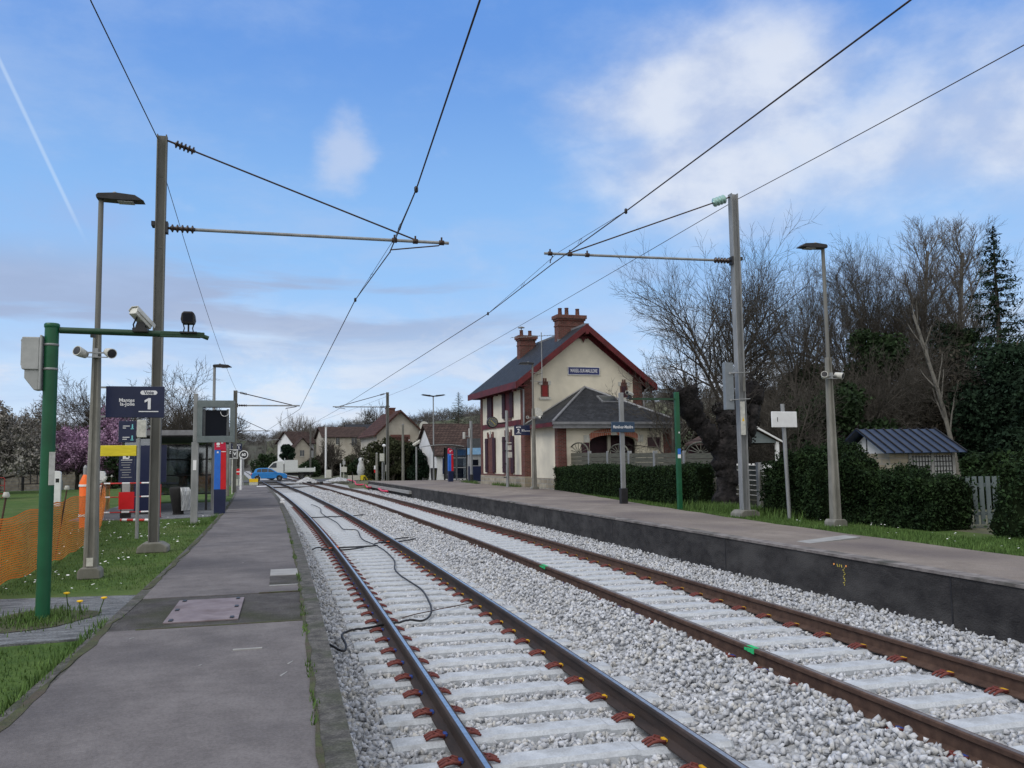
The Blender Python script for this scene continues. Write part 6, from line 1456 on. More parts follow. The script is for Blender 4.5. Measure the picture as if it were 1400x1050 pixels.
leafy('dark bush right of the blue shed', 28.6, 27.2, 0, 4.8, 2.2, 57, 16000, 'evergreen', group=GI)
# undergrowth belt
n = 120000; u = rg.random(n); X = 22.5+u*28; Y = 46-u*18+rg.normal(0,2.6,n); hh = np.interp(X, [17,22,27,33,45,60],[3.4,5.0,6.0,7.6,9.5,9.5])*(.75+.25*np.sin(X*1.3)*np.sin(X*.5+1)); Z = hh*rg.random(n)**.85
PB = np.stack([X,Y,Z],-1)
o = leafobj('undergrowth', PB, rg.uniform(.05,.20,n), M['brush'], None, rg, .3); tag(o, 'tangle of dark winter brushwood behind the gardens on the right', 'undergrowth', kind='stuff')
# gnarled pollard
t = thing('gnarled_tree', 'blackened knotty pollarded tree with fat stubby arms between the hedge and the tall mast', 'tree', (11.78, 22.1, ZR-.05))
t.scale = (1.12,1.12,1.12)
tb = TreeB(); rk = np.random.default_rng(61)
def knob(pts, r0s):
    P = [np.array(p, float) for p in pts]; out = []; rad = []
    for i in range(len(P)-1):
        for k_ in range(5): f = k_/5; out.append(P[i]*(1-f)+P[i+1]*f+rk.normal(0,.025,3)); rad.append((r0s[i]*(1-f)+r0s[i+1]*f)*rk.uniform(.86,1.16))
    out.append(P[-1]); rad.append(r0s[-1]*.5); sides = 14; b = MB(); b.tube(out, rad, sides); 
    V = np.array(b.v); V += (fbm(V, 5, 3)[:,None]*.02 + fbm(V, 14, 4)[:,None]*.012); b.v = [tuple(v) for v in V]; return b
trunkb = knob([(0,0,-.1),(-.02,0,.3),(.05,0,.75),(-.02,0,1.15),(.05,.0,1.6)], [.36,.29,.24,.30,.36]); trunkb.build('trunk', M['darkbark'], t)
arms = [([(.0,0,1.4),(-.35,0,1.75),(-.62,.05,2.15),(-.95,0,2.6),(-1.05,0,3.0)], [.26,.25,.22,.30,.36]), ([(.1,0,1.4),(.35,.0,1.9),(.52,.1,2.3),(.55,.1,2.7)], [.28,.30,.24,.2]), ([(.1,.1,1.5),(.6,.2,1.8),(.85,.2,2.2),(1.0,.25,2.75),(1.05,.2,3.2)], [.26,.30,.22,.24,.26]), ([(.1,-.1,1.5),(.05,-.15,1.9),(.0,-.1,2.25),(-.1,0,2.5)], [.28,.24,.2,.16])]
Pk = []
for a_, r_ in arms:
    knob(a_, r_).build('limb', M['darkbark'], t)
    for c_, rr_ in zip(a_, r_):
        m = 420 if c_[2] > 2.0 else 220; v = rk.normal(size=(m,3)); v /= np.linalg.norm(v,axis=1)[:,None]; Pk.append(np.array(c_)+v*(rr_*rk.uniform(.85,1.2,m))[:,None])
Pk = np.concatenate(Pk); leafobj('clinging_dead_ivy', Pk, rk.uniform(.015,.04,len(Pk)), M['darkbark'], t, rk, .6)
tw = TreeB()
for k_ in range(90):
    a_, r_ = arms[k_ % 3]; c_ = np.array(a_[-1] if k_ % 2 else a_[-2]); dd = rk.normal(size=3); dd[2] = abs(dd[2])+.3; dd /= np.linalg.norm(dd); L_ = rk.uniform(.4,1.1); tw.tube([c_, c_+dd*L_*.5, c_+dd*L_+np.array([0,0,.15*L_])], .008, .003, 3)
tw.build('twigs', M['twig'], t)
# small bare shrub before the annex wall
bare('thin bare twigs of a shrub in front of the annex wall, behind the board fence', 14.6, 33.4, ZR, 2.9, 71, dict(ROUND, R=.9, kids=[5,4,3,3,2], rmin=.004), trunkr=.03, name='bare_shrub')
# ---------------------------------------------------------------- left trees
GL = 'bare trees behind the left shelter'
FINE = dict(ROUND, kids=[11,6,6,5,4], ang=[(20,58),(22,45),(20,42),(20,42),(20,45)], start=[.25,.25,.2,.2,.15], rmin=.014, trunk=.32, len=[1.35,.6,.6,.55,.5])
bare('wide fan shaped bare tree behind the left shelter, right of the big mast', -9.6, 80, 0, 11.0, 81, dict(FINE, R=5.4), trunkr=.25, group=GL)
bare('bare tree behind the purple blossom trees, left of the navy Voie 1 sign', -15.6, 82, 0, 9.6, 82, dict(FINE, R=4.4), trunkr=.22, group=GL)
bare('faint bare tree behind the green camera pole', -21.5, 84, 0, 8.0, 83, dict(FINE, R=4.5), 'bark', 'twigpale', trunkr=.2, group=GL)
bare('bare tree behind the display frame', -10.6, 92, 0, 8.5, 84, dict(FINE, R=3.2), trunkr=.2, group=GL)
def blossom(lab, x, y, h, w_, seed, n, mat, grp, z0=.3, size=(.04,.10), tw='bark'):
    r = np.random.default_rng(seed); t = thing('blossom_tree', lab, 'tree', (x,y,LAWN-.05), 0, grp); out = (TreeB(), TreeB())
    cfg = dict(ROUND, levels=4, kids=[9,6,5,4], wide=1.0, start=[.35,.2,.2,.2], rmin=.012, ang=[(35,75),(25,60),(25,55),(25,50)], up=[.02,.02,.03,.03,.03]); grow(r, (0,0,-.2), (0,0,1), h*.42, .18, 0, cfg, out)
    V = np.concatenate(out[1].V); k = h/V[:,2].max(); kw = w_/np.percentile(np.hypot(V[:,0],V[:,1]),97); S_ = np.array([kw,kw,k])
    for o_ in out: o_.V = [v*S_ for v in o_.V]
    out[0].build('trunk', M['bark'], t); out[1].build('crown', M[tw], t)
    V = V*S_; q = V[r.integers(0,len(V),n)]+r.normal(0,.09,(n,3)); q = q[q[:,2] > h*z0*.6]
    leafobj('blossom', q, r.uniform(size[0],size[1],len(q)), M[mat], t, r, .7, np.clip(.5+.35*fbm(q,.8,seed)+r.normal(0,.2,len(q)),0,1)); return t
GB = 'purple pink blossom trees on the left'
blossom('purple pink blossom tree left of the concrete lamp post', -14.9, 66.5, 5.6, 2.7, 91, 22000, 'pinkbloom', GB)
blossom('purple pink blossom tree behind the yellow sign, right of the concrete lamp post', -11.3, 66.0, 5.9, 2.6, 92, 22000, 'pinkbloom', GB)
GW = 'greyish white blossom trees at the left edge'
blossom('pale grey white blossom tree at the left edge of the view', -17.8, 56.0, 5.7, 3.4, 93, 20000, 'whitebloom', GW, tw='twig')
blossom('pale blossom tree left of the green camera pole behind the first', -19.2, 64, 5.9, 3.2, 94, 16000, 'whitebloom', GW, tw='twig')
blossom('small low pale blossom tree on the lawn at the very left edge', -14.9, 46, 2.6, 1.6, 95, 6000, 'whitebloom', GW, tw='twig')
blossom('larger hazy blossom tree behind the left edge trees', -25.5, 72, 7.4, 4.5, 96, 20000, 'whitebloom', GW, tw='twig')
leafy('dark green bush at the foot of the purple trees behind the white cabinet', -12.0, 64.5, LAWN, 2.2, 1.7, 97, 6000, 'ivy', name='bush', cat='shrub', size=(.05,.12))
leafy('dark rounded evergreen behind the roof of the left shelter', -8.0, 76, 0, 4.9, 1.6, 98, 8000, 'ivy', name='bush', cat='shrub', size=(.06,.14))
t = thing('stone_wall', 'old pale rubble stone wall beyond the lawn on the left', 'wall', (0,0,0))
b = MB(); A = Vector((-31,56,0)); C_ = Vector((-15.0,81,0)); L_ = (C_-A).length; Mx = Matrix.Translation(A) @ Matrix.Rotation(math.atan2((C_-A).y,(C_-A).x),4,'Z'); b.box(0,L_,-.2,.2,.2,2.0,0,Mx); b.build('wall_body', M['rubble'], t); b = MB(); b.box(-.05,L_+.05,-.26,.26,2.0,2.08,0,Mx); b.build('coping', M['conc'], t)
t = thing('garden_table', 'small dark bench and grey planter in front of the stone wall', 'bench', (-16.4, 62, LAWN)); b = MB(); b.box(-.8,.6,-.2,.2,.4,.46); b.box(-.75,-.68,-.2,.2,0,.9); b.box(.5,.57,-.2,.2,0,.9); b.box(-.3,-.24,-.02,.02,.46,1.3); b.box(.1,.16,-.02,.02,.46,1.3); b.build('bench_frame', M['black'], t); b = MB(); b.box(.9,1.6,-.3,.3,0,.6); b.build('planter', M['galv'], t)
# ================================================================ far right-hand buildings
def simple_house(lab, x, y, rz, w_, l_, he, hr, wallm, roofm, name='house', z=0, oh=.4, wins=(), chim=(), cat='house', trim=None):
    t = thing(name, lab, cat, (x,y,z), rz); b = MB(); b.prism([(0,-.3),(w_,-.3),(w_,he),(w_/2,hr-.08),(0,he)], 0, l_); b.build('wall', M[wallm], t)
    sl = (hr-he)/(w_/2); rf = None
    for sg in (-1, 1):
        b = MB(); P = lambda xx, dz: ((xx if sg < 0 else w_-xx), he+xx*sl+dz)
        b.prism([P(-oh,.02), P(w_/2,.02), P(w_/2,.14), P(-oh,.14)], -oh, l_+oh); rf = b.build('roof', M[roofm], t)
    if trim:
        for sg in (-1, 1):
            P = lambda xx, dz: ((xx if sg < 0 else w_-xx), he+xx*sl+dz); b = MB(); b.prism([P(-oh,-.1), P(w_/2,-.1), P(w_/2,.10), P(-oh,.10)], -oh-.05, -oh-.003); b.build('barge_board', M[trim], t)
    for (side, a, z0, ww, hh, kind) in wins:
        b = MB()
        if side == 'g': b.box(a-ww/2,a+ww/2,-.05,-.002,z0,z0+hh)
        else: b.box(-.05,-.002,a-ww/2,a+ww/2,z0,z0+hh)
        w2 = b.build('window', M[kind], t)
        b = MB()
        if side == 'g':
            b.box(a-ww/2-.06,a+ww/2+.06,-.075,-.051,z0-.1,z0); b.box(a-.02,a+.02,-.07,-.051,z0,z0+hh)
        else: b.box(-.075,-.051,a-ww/2-.06,a+ww/2+.06,z0-.1,z0); b.box(-.07,-.051,a-.02,a+.02,z0,z0+hh)
        b.build('frame', M['offwhite'], w2)
    for (cx, cy, cw, ct) in chim:
        b = MB(); b.box(cx-cw/2,cx+cw/2,cy-.3,cy+.3,hr-1.2,ct); b.box(cx-cw/2-.06,cx+cw/2+.06,cy-.36,cy+.36,ct,ct+.1); b.build('chimney', M['brick'], rf)
    return t
h = simple_house('ochre cream house with red brown tiled gable roof and red shutters beyond the right platform', 7.85, 85.8, .11, 4.7, 8.5, 4.7, 6.9, 'cream2', 'tilered', wins=[], chim=[(2.1,3.4,.9,7.35)], trim='tilered', oh=.35, z=.1)
b = MB(); b.box(1.35,3.35,-.06,-.002,2.7,4.55); w_ = b.build('window', M['brick'], h)
for x0 in (1.55, 2.38): b = MB(); b.box(x0,x0+.78,-.10,-.061,2.75,4.35); b.build('shutter', M['tilered'], w_)
for q in ((1.45,4.0),(3.25,4.0),(1.45,2.9),(3.25,2.9)): b = MB(); b.cbox((q[0],-.07,q[1]),(.1,.02,.1)); b.build('hinge_stop', M['whitetxt'], w_)
h = simple_house('long low white building with brown tiled roof just past the platform shelter', 21, 71.8, PI/2+.085, 8.0, 9.6, 2.35, 5.0, 'whitewall', 'tile', name='low_building', z=.1, oh=.25)
# the building runs along world -x from x=21 to 11.4 : gable end faces the track
t = thing('information_board', 'large navy information board on the white front wall near the platform shelter', 'information board', (11.9, 70.95, .5), .085); b = MB(); b.box(0,.95,-.05,0,.35,1.95); f = b.build('board', M['navy'], t)
b = MB(); b.box(-.05,1.0,-.03,.02,.3,2.0); b.build('frame', M['whitetxt'], t)
for k in range(3): b = MB(); b.box(.12,.8-.15*k,-.056,-.0505,1.75-.22*k,1.79-.22*k); b.build('text_line', M['whitetxt'], f)
b = MB(); b.box(.08,.14,-.056,-.0505,1.68,1.82); b.build('letter_mark', M['whitetxt'], f)
t = thing('litter_bin', 'green and black litter bin beside the double headed lamp post', 'litter bin', (10.15, 64.4, ZR)); b = MB(); b.lathe([(.2,0),(.27,.85),(.28,.92)], 14); b.build('bin_body', M['black'], t); b = MB(); b.box(-.12,.12,-.275,-.25,.15,.8); b.build('green_front', M['moss'], t)
# shelter right
t = thing('platform_shelter', 'grey metal shelter with a thin curved roof next to the ticket machine', 'shelter', (10.0, 61.5, ZR), -.04)
b = MB(); prof = [(-1.0+.24*k, 2.42+.18*math.sin(PI*(k+1.2)/14)) for k in range(13)]; b.prism(prof+[(x, z+.05) for x, z in prof[::-1]], -.3, 2.4); b.build('curved_roof', M['galv'], t)
for x, y in ((.75,0),(2.1,0),(.75,2.1),(2.1,2.1),(1.35,0)): b = MB(); b.box(x-.05,x+.05,y-.05,y+.05,0,2.45); b.build('post', M['black'] if x != 1.35 else M['darkgrey'], t)
for x0, x1 in ((.82,1.28),(1.42,2.04)):
    b = MB(); b.box(x0,x1,-.01,.01,.12,2.4); b.build('glass_pane', M['glassclear'], t)
    for z_ in (.15,.95,1.65,2.3): b = MB(); b.box(x0,x1,-.03,.03,z_-.03,z_+.03); b.build('glazing_bar', M['galv'], t)
b = MB(); b.box(.75,2.1,2.05,2.09,.1,2.4); b.build('back_panel', M['darkgrey'], t); b = MB(); b.box(.9,1.9,1.4,1.8,.4,.48); b.box(1.0,1.08,1.5,1.7,0,.4); b.box(1.72,1.8,1.5,1.7,0,.4); b.build('bench', M['galv'], t)
t = thing('ticket_machine', 'dark ticket machine with a light blue sign panel against the station corner', 'ticket machine', (12.05, 58.2, ZR), -.04)
b = MB(); b.box(-.45,.5,-.2,.35,0,1.05); b.build('lower_body', M['navy'], t, .02); b = MB(); b.box(-.45,.5,-.16,.35,1.05,1.85); b.build('upper_body', M['greybox'], t); b = MB(); b.box(-.3,.2,-.17,-.161,1.1,1.5); b.build('screen', M['screen'], t)
b = MB(); b.box(-.48,.52,-.25,.3,1.85,2.3); b.build('sign_panel', pmat('pale_blue_sign',(.2,.42,.68),(.3,.52,.75),scale=3), t); b = MB(); b.box(-.48,.52,-.22,.35,2.3,2.95); b.build('canopy_box', M['darkgrey'], t); b = MB(); b.box(.52,.6,-.5,.3,0,1.5); b.build('side_screen', M['galv'], t)
# shrubs at the end of the right platform
GE = 'dark shrubs at the end of the right platform'
leafy('olive brown shrub in front of the ochre house wall', 6.9, 77, 0, 3.7, 1.7, 101, 9000, 'olive', name='shrub', cat='shrub', group=GE, size=(.05,.13))
leafy('tall green grey shrub behind the end mast', 8.4, 76, 0, 4.3, 1.7, 102, 11000, 'olive', name='shrub', cat='shrub', group=GE, size=(.05,.13))
leafy('dark shrub in the middle of the group in front of the ochre gable', 10.0, 77, 0, 3.6, 1.5, 103, 9000, 'evergreen', name='shrub', cat='shrub', group=GE, size=(.05,.13))
conifer('dark pointed conifer touching the white building', 11.0, 78, 0, 4.4, 1.4, 104, 6000, group=None)
leafy('very dark low bush left of the white gable', 10.6, 74.5, 0, 2.7, 1.2, 105, 6000, 'evergreen', name='shrub', cat='shrub', group=GE, size=(.05,.12))
leafy('brown brushy shrub by the crossing, left of the ochre house', 7.6, 91, 0, 2.4, 1.7, 106, 7000, 'brush', name='shrub', cat='shrub', group=GE, size=(.05,.13))
b = MB(); 
for k in range(60): pass
mo = MB(); vs = []; nu = 14
for i in range(nu+1):
    for j in range(nu+1):
        a, c_ = i/nu*2-1, j/nu*2-1; q = max(0, 1-a*a)*max(0, 1-c_*c_); vs.append((6.2+a*1.9+.3*c_, 74+c_*7, -.15+.55*q**.8+.05*math.sin(i*2.1)*math.sin(j*1.7)*q))
mo.add(vs, [(i*(nu+1)+j, i*(nu+1)+j+1, (i+1)*(nu+1)+j+1, (i+1)*(nu+1)+j) for i in range(nu) for j in range(nu)], 0, True); tag(mo.build('earth_mound', M['earth'], fix=False), kind='structure')
# two round discs and small signals
for x_, z_, lab in ((11.35,5.15,'upper'),(11.3,4.45,'lower')):
    t = thing('round_disc', lab+' one of two pale round discs by the roof edge of the white building', 'disc', (x_, 77.5, z_), 0, 'pale round discs'); b = MB(); b.lathe([(.42,0),(.42,.03)], 20, 0, Matrix.Rotation(PI/2,4,'X')); b.build('disc', M['offwhite'], t); b = MB(); b.tube([(0,.05,-z_*.5),(0,.05,0)], .03, 6); b.build('stem', M['galv'], t)
def post_item(lab, name, cat, x, y, z, h, mat, extras=(), r_=.05, grp=None):
    t = thing(name, lab, cat, (x,y,z), 0, grp); b = MB(); b.tube([(0,0,-.2),(0,0,h)], r_, 8); b.lathe([(r_*1.3,h-.03),(r_*1.3,h),(r_*.4,h+.03)], 8); b.build('post', M[mat], t)
    for nm, bx, mt in extras: b = MB(); b.box(*bx); b.build(nm, M[mt], t, .01)
    return t
post_item('signal post with white boxes at the end of the right platform', 'signal_post', 'signal', 6.7, 68.5, .1, 2.4, 'galv', [('signal_box',(-.2,.15,-.1,.1,1.9,2.5),'offwhite'),('small_box',(.25,.45,-.1,.1,1.1,1.6),'offwhite')])
post_item('small red and white round sign low in front of the shrubs', 'small_sign', 'sign', 6.38, 70.5, .1, 1.5, 'galv', [('white_disc',(-.16,.16,-.06,-.05,1.25,1.55),'whitetxt'),('red_plate',(-.16,.16,-.06,-.05,.98,1.2),'red')])
t = thing('wall_lantern', 'small white globe lamp above the shrubs at the platform end', 'lamp', (7.18, 72, 3.3)); b = MB(); b.lathe([(.02,-.14),(.12,-.08),(.15,0),(.12,.08),(.02,.12)], 12); b.build('globe', M['whitetxt'], t); b = MB(); b.tube([(0,.0,-3.3),(0,0,-.1)], .03, 6); b.build('stem', M['galv'], t)
t = thing('covered_signal', 'crossing signal wrapped in grey white sheeting above a yellow board', 'signal', (6.64, 90, .0)); b = MB(); b.lathe([(.3,.6),(.42,1.0),(.38,1.6),(.25,2.0),(.28,2.3),(.12,2.5)], 9); vv = np.array(b.v); vv += fbm(vv,4,9)[:,None]*.05; b.v = [tuple(v) for v in vv]; b.build('sheeting', M['plasticwrap'], t); b = MB(); b.tube([(-.2,0,-.1),(-.1,0,.8)], .05, 6); b.tube([(.2,0,-.1),(.1,0,.8)], .05, 6); b.build('legs', M['darkgrey'], t)
for x_, mt, lab in ((5.8,'offwhite','white board with red marks'),(7.05,'yellow','yellow board')):
    t = thing('barrier_board', lab+' on the fence before the covered signal', 'barrier', (x_, 88.5, .0), 0, 'boards at the level crossing'); b = MB(); b.box(-.6,.6,-.03,.03,.15,.65); b.build('board', M[mt], t); b = MB(); b.box(-.5,-.45,-.02,.02,-.1,.15); b.box(.45,.5,-.02,.02,-.1,.15); b.build('feet', M['galv'], t)
post_item('white cabinet beside the tall white pole at the crossing', 'crossing_cabinet', 'cabinet', 4.55, 122, -.1, .1, 'galv', [('cabinet_body',(-.35,.35,-.2,.2,0,1.1),'offwhite'),('side_box',(-.4,-.25,-.15,.15,1.1,1.6),'galv')])
post_item('tall plain white pole at the level crossing', 'white_pole', 'pole', 4.2, 124, -.1, 7.1, 'whitewall', (), .13)
post_item('crossing signal with white box on a short post', 'signal_post', 'signal', 6.27, 116, -.1, 2.5, 'offwhite', [('signal_box',(-.35,.4,-.1,.1,.8,1.5),'offwhite'),('lamp_head',(-.15,.2,-.1,.1,1.8,2.3),'greybox')])
post_item('thin white post left of the crossing signal', 'white_pole', 'pole', 5.9, 117, -.1, 1.9, 'whitewall', (), .06)
post_item('short black post in front of the grass beyond the right track', 'short_black_post', 'post', 5.05, 79, 0, 1.0, 'black', (), .04)
post_item('round sign on a post left of the truck, behind the blue car', 'round_sign', 'sign', -5.4, 150, -.1, 2.2, 'galv', [('sign_disc',(-.3,.3,-.06,-.04,2.0,2.7),'greybox')])
t = thing('switch_box', 'dark track equipment box between the two tracks near the crossing', 'track equipment', (2.0, 84, -.12), .1); b = MB(); b.box(-.9,-.5,-.2,.2,0,.32); b.box(.3,.6,-.2,.2,0,.3); b.build('box', M['black'], t, .02); b = MB(); b.box(-1.6,1.6,-.06,.06,.0,.08); b.build('rod', M['rustdark'], t)
for s_, d1, d2, lab in ((86,-.5,9,'dark timber strip crossing both tracks'),(75,.6,4.5,'dark point rod across the tracks before the crossing')):
    t = tthing('crossing_bar', lab, 'track equipment', s_, 0, -.12); b = MB(); b.box(d1,d2,-.1,.1,0,.1); b.build('bar', M['rustdark'], t)
tag(ribbon('ballast_pile_base', 88, 96, 3.0, 4.0, -.0, .2, M['bed']), kind='structure')
def pile(x, y, w_, h, lab):
    nn = 900; a = rg.uniform(0,6.28,nn); rr_ = np.sqrt(rg.random(nn)); P = np.stack([x+np.cos(a)*rr_*w_, y+np.sin(a)*rr_*w_, -.05+h*(1-rr_)+0*a],-1)
    VV = []; FF = []; off = 0; V0, F0 = protos[0]; R = rotmats(nn, rg); W_ = np.einsum('nij,vj->nvi', R, V0)*.14+P[:,None,:]; npm = npmesh('gravel_pile', W_.reshape(-1,3), (F0[None]+(np.arange(nn)*len(V0))[:,None,None]).reshape(-1,3), M['ballast'], attr=np.repeat(rg.random(nn),len(V0))); tag(npm, lab, 'gravel pile', kind=None)
pile(1.2, 90, 1.1, .5, 'pale heap of gravel between the tracks in front of the blue car')
pile(4.6, 95, 1.3, .35, 'pale heap of gravel right of the tracks near the crossing')
# ---------------------------------------------------------------- vehicles
def wheel(parent, x, y, r_, w_=.2, rim='alloy'):
    Mx = Matrix.Translation((x,y,r_)) @ Matrix.Rotation(PI/2,4,'X'); b = MB(); b.lathe([(r_*.62,-w_/2),(r_*.95,-w_/2),(r_,-w_*.3),(r_,w_*.3),(r_*.95,w_/2),(r_*.62,w_/2)], 22, 0, Mx); wh = b.build('wheel', M['tyre'], parent)
    b = MB(); b.lathe([(r_*.6,-w_*.42),(r_*.6,w_*.42)], 16, 0, Mx); 
    for k in range(5): b.cbox((x+r_*.3*math.cos(k*1.257), y-w_*.45, r_+r_*.3*math.sin(k*1.257)), (r_*.5,.03,r_*.12), ry=-k*1.257)
    b.build('rim', M[rim], wh)
def arch(cx, r_, a0=PI, n=8, z=.30): return [(cx+r_*math.cos(a0-PI*k/n), z+r_*math.sin(a0-PI*k/n)) for k in range(n+1)]
t = thing('blue_car', 'small bright blue hatchback driving across the level crossing', 'car', (-4.9, 103.4, -.03), .05)
lo = [(0.05,.32)]+arch(.72,.36)+arch(3.15,.36)+[(3.95,.28),(4.0,.5),(3.96,.72),(3.75,.84),(3.2,.95),(2.75,1.0),(.3,.98),(.08,.9),(.0,.6)]
b = MB(); b.prism(lo, -.84, .84); b.build('body', M['carblue'], t, .04)
gh = [(.28,.97),(2.95,.97),(2.2,1.42),(1.75,1.5),(.95,1.5),(.5,1.40)]
b = MB(); vs = []
for y_, k_ in ((-.80,0),(-.62,1),(.62,1),(.80,0)): pass
n_ = len(gh); vs = [(x,-.80+(z-.97)*.32,z) for x,z in gh]+[(x,.80-(z-.97)*.32,z) for x,z in gh]
b.add(vs, [tuple(range(n_)), tuple(range(2*n_-1,n_-1,-1))]+[(j,(j+1)%n_,(j+1)%n_+n_,j+n_) for j in range(n_)]); b.build('cabin', M['carblue'], t)
def sidewin(pts, ys=-1):
    b = MB(); P = [(x, ys*(.812-(z-.97)*.32), z) for x, z in pts]; b.add(P, [tuple(range(len(P)))]); b.build('side_window', M['glassdark'], t, fix=False)
for pts in ([(.62,1.02),(1.12,1.02),(1.12,1.40),(.9,1.40),(.68,1.33)], [(1.17,1.02),(1.83,1.02),(1.83,1.40),(1.17,1.42)], [(1.89,1.02),(2.7,1.02),(2.15,1.36),(1.89,1.39)]): sidewin(pts)
b = MB(); b.add([(2.93,-.7,1.0),(2.93,.7,1.0),(2.24,.62,1.42),(2.24,-.62,1.42)], [(0,1,2,3)]); b.v = [(x+.02,y,z+.01) for x,y,z in b.v]; b.build('windscreen', M['glassdark'], t, fix=False)
for x in (.72, 3.15):
    for y in (-.74, .74): wheel(t, x, y, .31)
b = MB(); b.cbox((3.86,-.62,.72),(.22,.42,.14), ry=.3); b.build('headlight', M['white'], t, .02); b = MB(); b.cbox((.05,-.7,.82),(.12,.26,.2)); b.build('tail_light', M['red'], t, .01); b = MB(); b.cbox((3.99,0,.42),(.06,1.2,.16)); b.build('lower_grille', M['black'], t); b = MB(); b.cbox((2.62,-.92,1.02),(.12,.16,.1)); b.build('wing_mirror', M['carblue'], t, .02)
t = thing('flatbed_truck', 'white flatbed truck facing left behind the blue car', 'truck', (-3.7, 109.5, -.03), .03)
cab = [(.35,.55),(.0,.75),(.05,1.15),(.45,1.45),(1.05,2.1),(1.45,2.28),(2.3,2.3),(2.35,.55)]
b = MB(); b.prism(cab, -.95, .95); b.build('cab', M['carwhite'], t, .05); b = MB(); b.add([(.62,-.965,1.5),(1.5,-.965,1.5),(1.5,-.965,2.08),(1.15,-.965,2.05)], [(0,1,2,3)]); b.build('side_window', M['glassdark'], t, fix=False); b = MB(); b.add([(.46,-.85,1.5),(.46,.85,1.5),(1.02,.8,2.08),(1.02,-.8,2.08)], [(0,1,2,3)]); b.v=[(x-.03,y,z+.02) for x,y,z in b.v]; b.build('windscreen', M['glassdark'], t, fix=False)
b = MB(); b.box(2.45,2.5,-1.0,1.0,.95,2.65); b.box(2.5,4.0,-1.02,-.98,1.2,2.4); b.box(2.5,4.0,.98,1.02,1.2,2.4); b.build('headboard', M['carwhite'], t)
b = MB(); b.box(2.42,6.1,-1.02,1.02,.92,1.0); b.box(2.5,6.05,-1.04,-1.0,1.0,1.4); b.box(2.5,6.05,1.0,1.04,1.0,1.4); b.box(6.05,6.1,-1.04,1.04,1.0,1.5); b.box(4.9,4.98,-1.06,-1.041,.95,1.6); b.build('flatbed', M['carwhite'], t); b = MB(); b.box(.6,5.9,-.4,.4,.55,.85); b.build('chassis', M['black'], t)
for x in (1.0, 4.5):
    for y in (-.85,.85): wheel(t, x, y, .37, .24, 'darkgrey')
b = MB(); b.cbox((.15,-.7,.95),(.2,.3,.2)); b.build('headlight', M['white'], t)
# ---------------------------------------------------------------- far houses
simple_house('cream far house with brown roof behind the round clipped tree', -3.0, 158, -.9, 4.2, 4.6, 3.5, 5.3, 'whitewall', 'tile', wins=[('g',1.2,1.8,.7,1.0,'glassdark'),('g',2.9,1.8,.7,1.0,'glassdark'),('s',2.2,1.8,.7,1.0,'glassdark')], z=2.2)
simple_house('small white far house wing with brown gable facing the railway', -.2, 152, .25, 2.9, 5, 2.6, 4.3, 'cream2', 'tile', wins=[('g',1.4,1.2,.7,1.0,'glassdark')], z=2.0)
simple_house('long stone far house with dark purple brown roof and small skylights', 12.2, 150, PI/2+.15, 7, 7.6, 4.1, 5.8, 'cream2', 'tile', wins=[('s',2.4,2.6,.9,1.4,'glassdark'),('s',5.2,2.8,.6,1.2,'glassdark'),('s',6.4,.8,.9,1.9,'shutter'),('g',3.4,2.2,.8,1.2,'glassdark')], z=2.3)
simple_house('dark roofed far house behind the long stone house', 17.5, 158, PI/2+.1, 7, 8.0, 5.0, 6.9, 'cream2', 'slate', wins=[('s',3,3,.8,1.2,'glassdark')], z=2.0)
leafy('large round clipped dark evergreen in front of the far cream house', -1.2, 148, .9, 4.2, 1.6, 111, 7000, 'evergreen', size=(.1,.2), z0f=.45, group=None)
GH = 'bushes and small trees round the far houses'
for i, (x, y, h_, w_, mt, lab) in enumerate(((-4.6,146,3.6,2.4,'ivy','green bush left of the round clipped evergreen'),(3.4,140,3.0,1.8,'brush','brown bush right of the round clipped evergreen'),(6.0,138,2.4,2.0,'brush','low brown bush before the long stone house'),(8.4,134,3.0,1.8,'olive','brown tree bush in the middle of the stone house front'),(10.6,132,3.0,2.0,'olive','tall brown bush at the right of the stone house'),(2.2,132,2.0,2.2,'ivy','low dark bush above the truck bed'),(8.6,118,2.2,1.8,'ivy','low dark bush behind the crossing signals'),(10.5,110,3.4,2.0,'brush','brown brush left of the ochre house wall'),(4.8,148,4.2,1.2,'brush','tall brushy tree left of the white pole'))):
    leafy(lab, x, y, 0, h_, w_, 120+i, 5000, mt, size=(.08,.2), name='bush', cat='shrub', group=GH)
GF = 'far bare trees on the skyline'
for i, (x, y, z, h_, lab) in enumerate(((-.4,178,1.5,10.6,'left one of two tall bare trees behind the far cream house'),(1.9,180,1.5,10.2,'right one of two tall bare trees behind the far cream house'),(14.4,170,5,8.6,'bare tree on the hill just left of the ochre house roof'),(5.2,127,0,5.4,'bare tree left of the white pole'),(9.6,128,0,5.8,'bare tree in front of the long stone house'),(-9.5,170,0,4.5,'small bare tree left of the railway far away'))):
    bare(lab, x, y, z, h_, 140+i, dict(ROUND, levels=4, kids=[9,6,6,5], rmin=.03, R=h_*.30), 'bark', 'twigpale' if i < 2 else 'twig', trunkr=.25, group=GF)
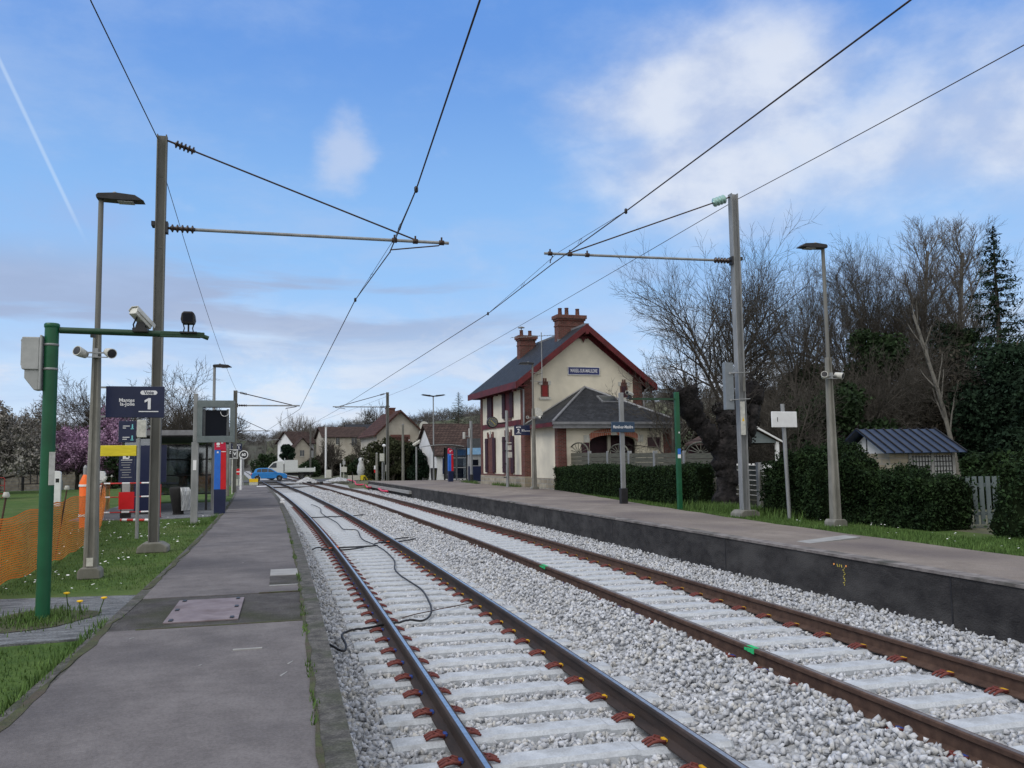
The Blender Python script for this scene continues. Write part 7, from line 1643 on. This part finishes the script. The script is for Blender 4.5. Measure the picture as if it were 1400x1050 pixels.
# ---------------------------------------------------------------- wooded hills (one mass)
hm = MB(); xs = np.arange(-260, 420, 10); ys = np.arange(100, 560, 8)
for x in xs:
    for y in ys: hm.v.append((float(x), float(y), hillz(x, y)-.45))
ny = len(ys)
for i in range(len(xs)-1):
    for j in range(ny-1): a = i*ny+j; hm.f.append([a,a+ny,a+ny+1,a+1]); hm.m.append(0); hm.s.append(True)
ho = hm.build('hills', M['hill'], fix=False); tag(ho, kind='structure')
def mini(seed):
    r = np.random.default_rng(seed); out = (TreeB(), TreeB()); cfg = dict(ROUND, levels=3, kids=[7,5,5], seg=[2,2,1,1], rmin=.045, start=[.2,.2,.2]); 
    grow(r, (0,0,0), (0,0,1), 4, .18, 0, cfg, out); V = np.concatenate(out[0].V+[v for v in out[1].V]); F0 = np.concatenate(out[0].F+[f+out[0].n for f in out[1].F]); V = V/V[:,2].max()*8; return V, F0
mp = [mini(i) for i in range(5)]
def wood(name, X, Y, lab, hs, mat='hillwood'):
    n = len(X); Z = np.array([max(0,hillz(x,y)) for x,y in zip(X,Y)])-.5; VV=[];FF=[];TT=[];off=0; pid = rg.integers(0,len(mp),n); a = rg.uniform(0,6.28,n); sc__ = hs*rg.uniform(.7,1.25,n)
    for i in range(n):
        V, F0 = mp[pid[i]]; c_, s_ = math.cos(a[i]), math.sin(a[i]); W_ = np.stack([V[:,0]*c_-V[:,1]*s_, V[:,0]*s_+V[:,1]*c_, V[:,2]],-1)*sc__[i]+np.array([X[i],Y[i],Z[i]])
        VV.append(W_); FF.append(F0+off); off += len(V); TT.append(np.full(len(V), rg.random()))
    tag(npmesh(name, np.concatenate(VV), np.concatenate(FF), M[mat], attr=np.concatenate(TT)), lab, 'wood', kind='stuff')
X = []; Y = []
while len(X) < 3600:
    x = rg.uniform(-120, 260); y = rg.uniform(110, 420)
    if abs(math.atan2(x,y)-.248) > .62: continue
    hz = hillz(x,y)
    if hz < 1.2: continue
    X.append(x); Y.append(y)
wood('distant_woodland', X, Y, 'grey brown leafless wood covering the hillside behind the station and houses', .52)
X = list(rg.uniform(-75,-22,90)); Y = list(rg.uniform(95,150,90)); wood('left_woodland', X, Y, 'grey leafless wood far behind the left shelter', .85)
conifer('lone dark conifer on the skyline left of the station', 38.5, 205, 10, 9, 3.4, 151, 5000)
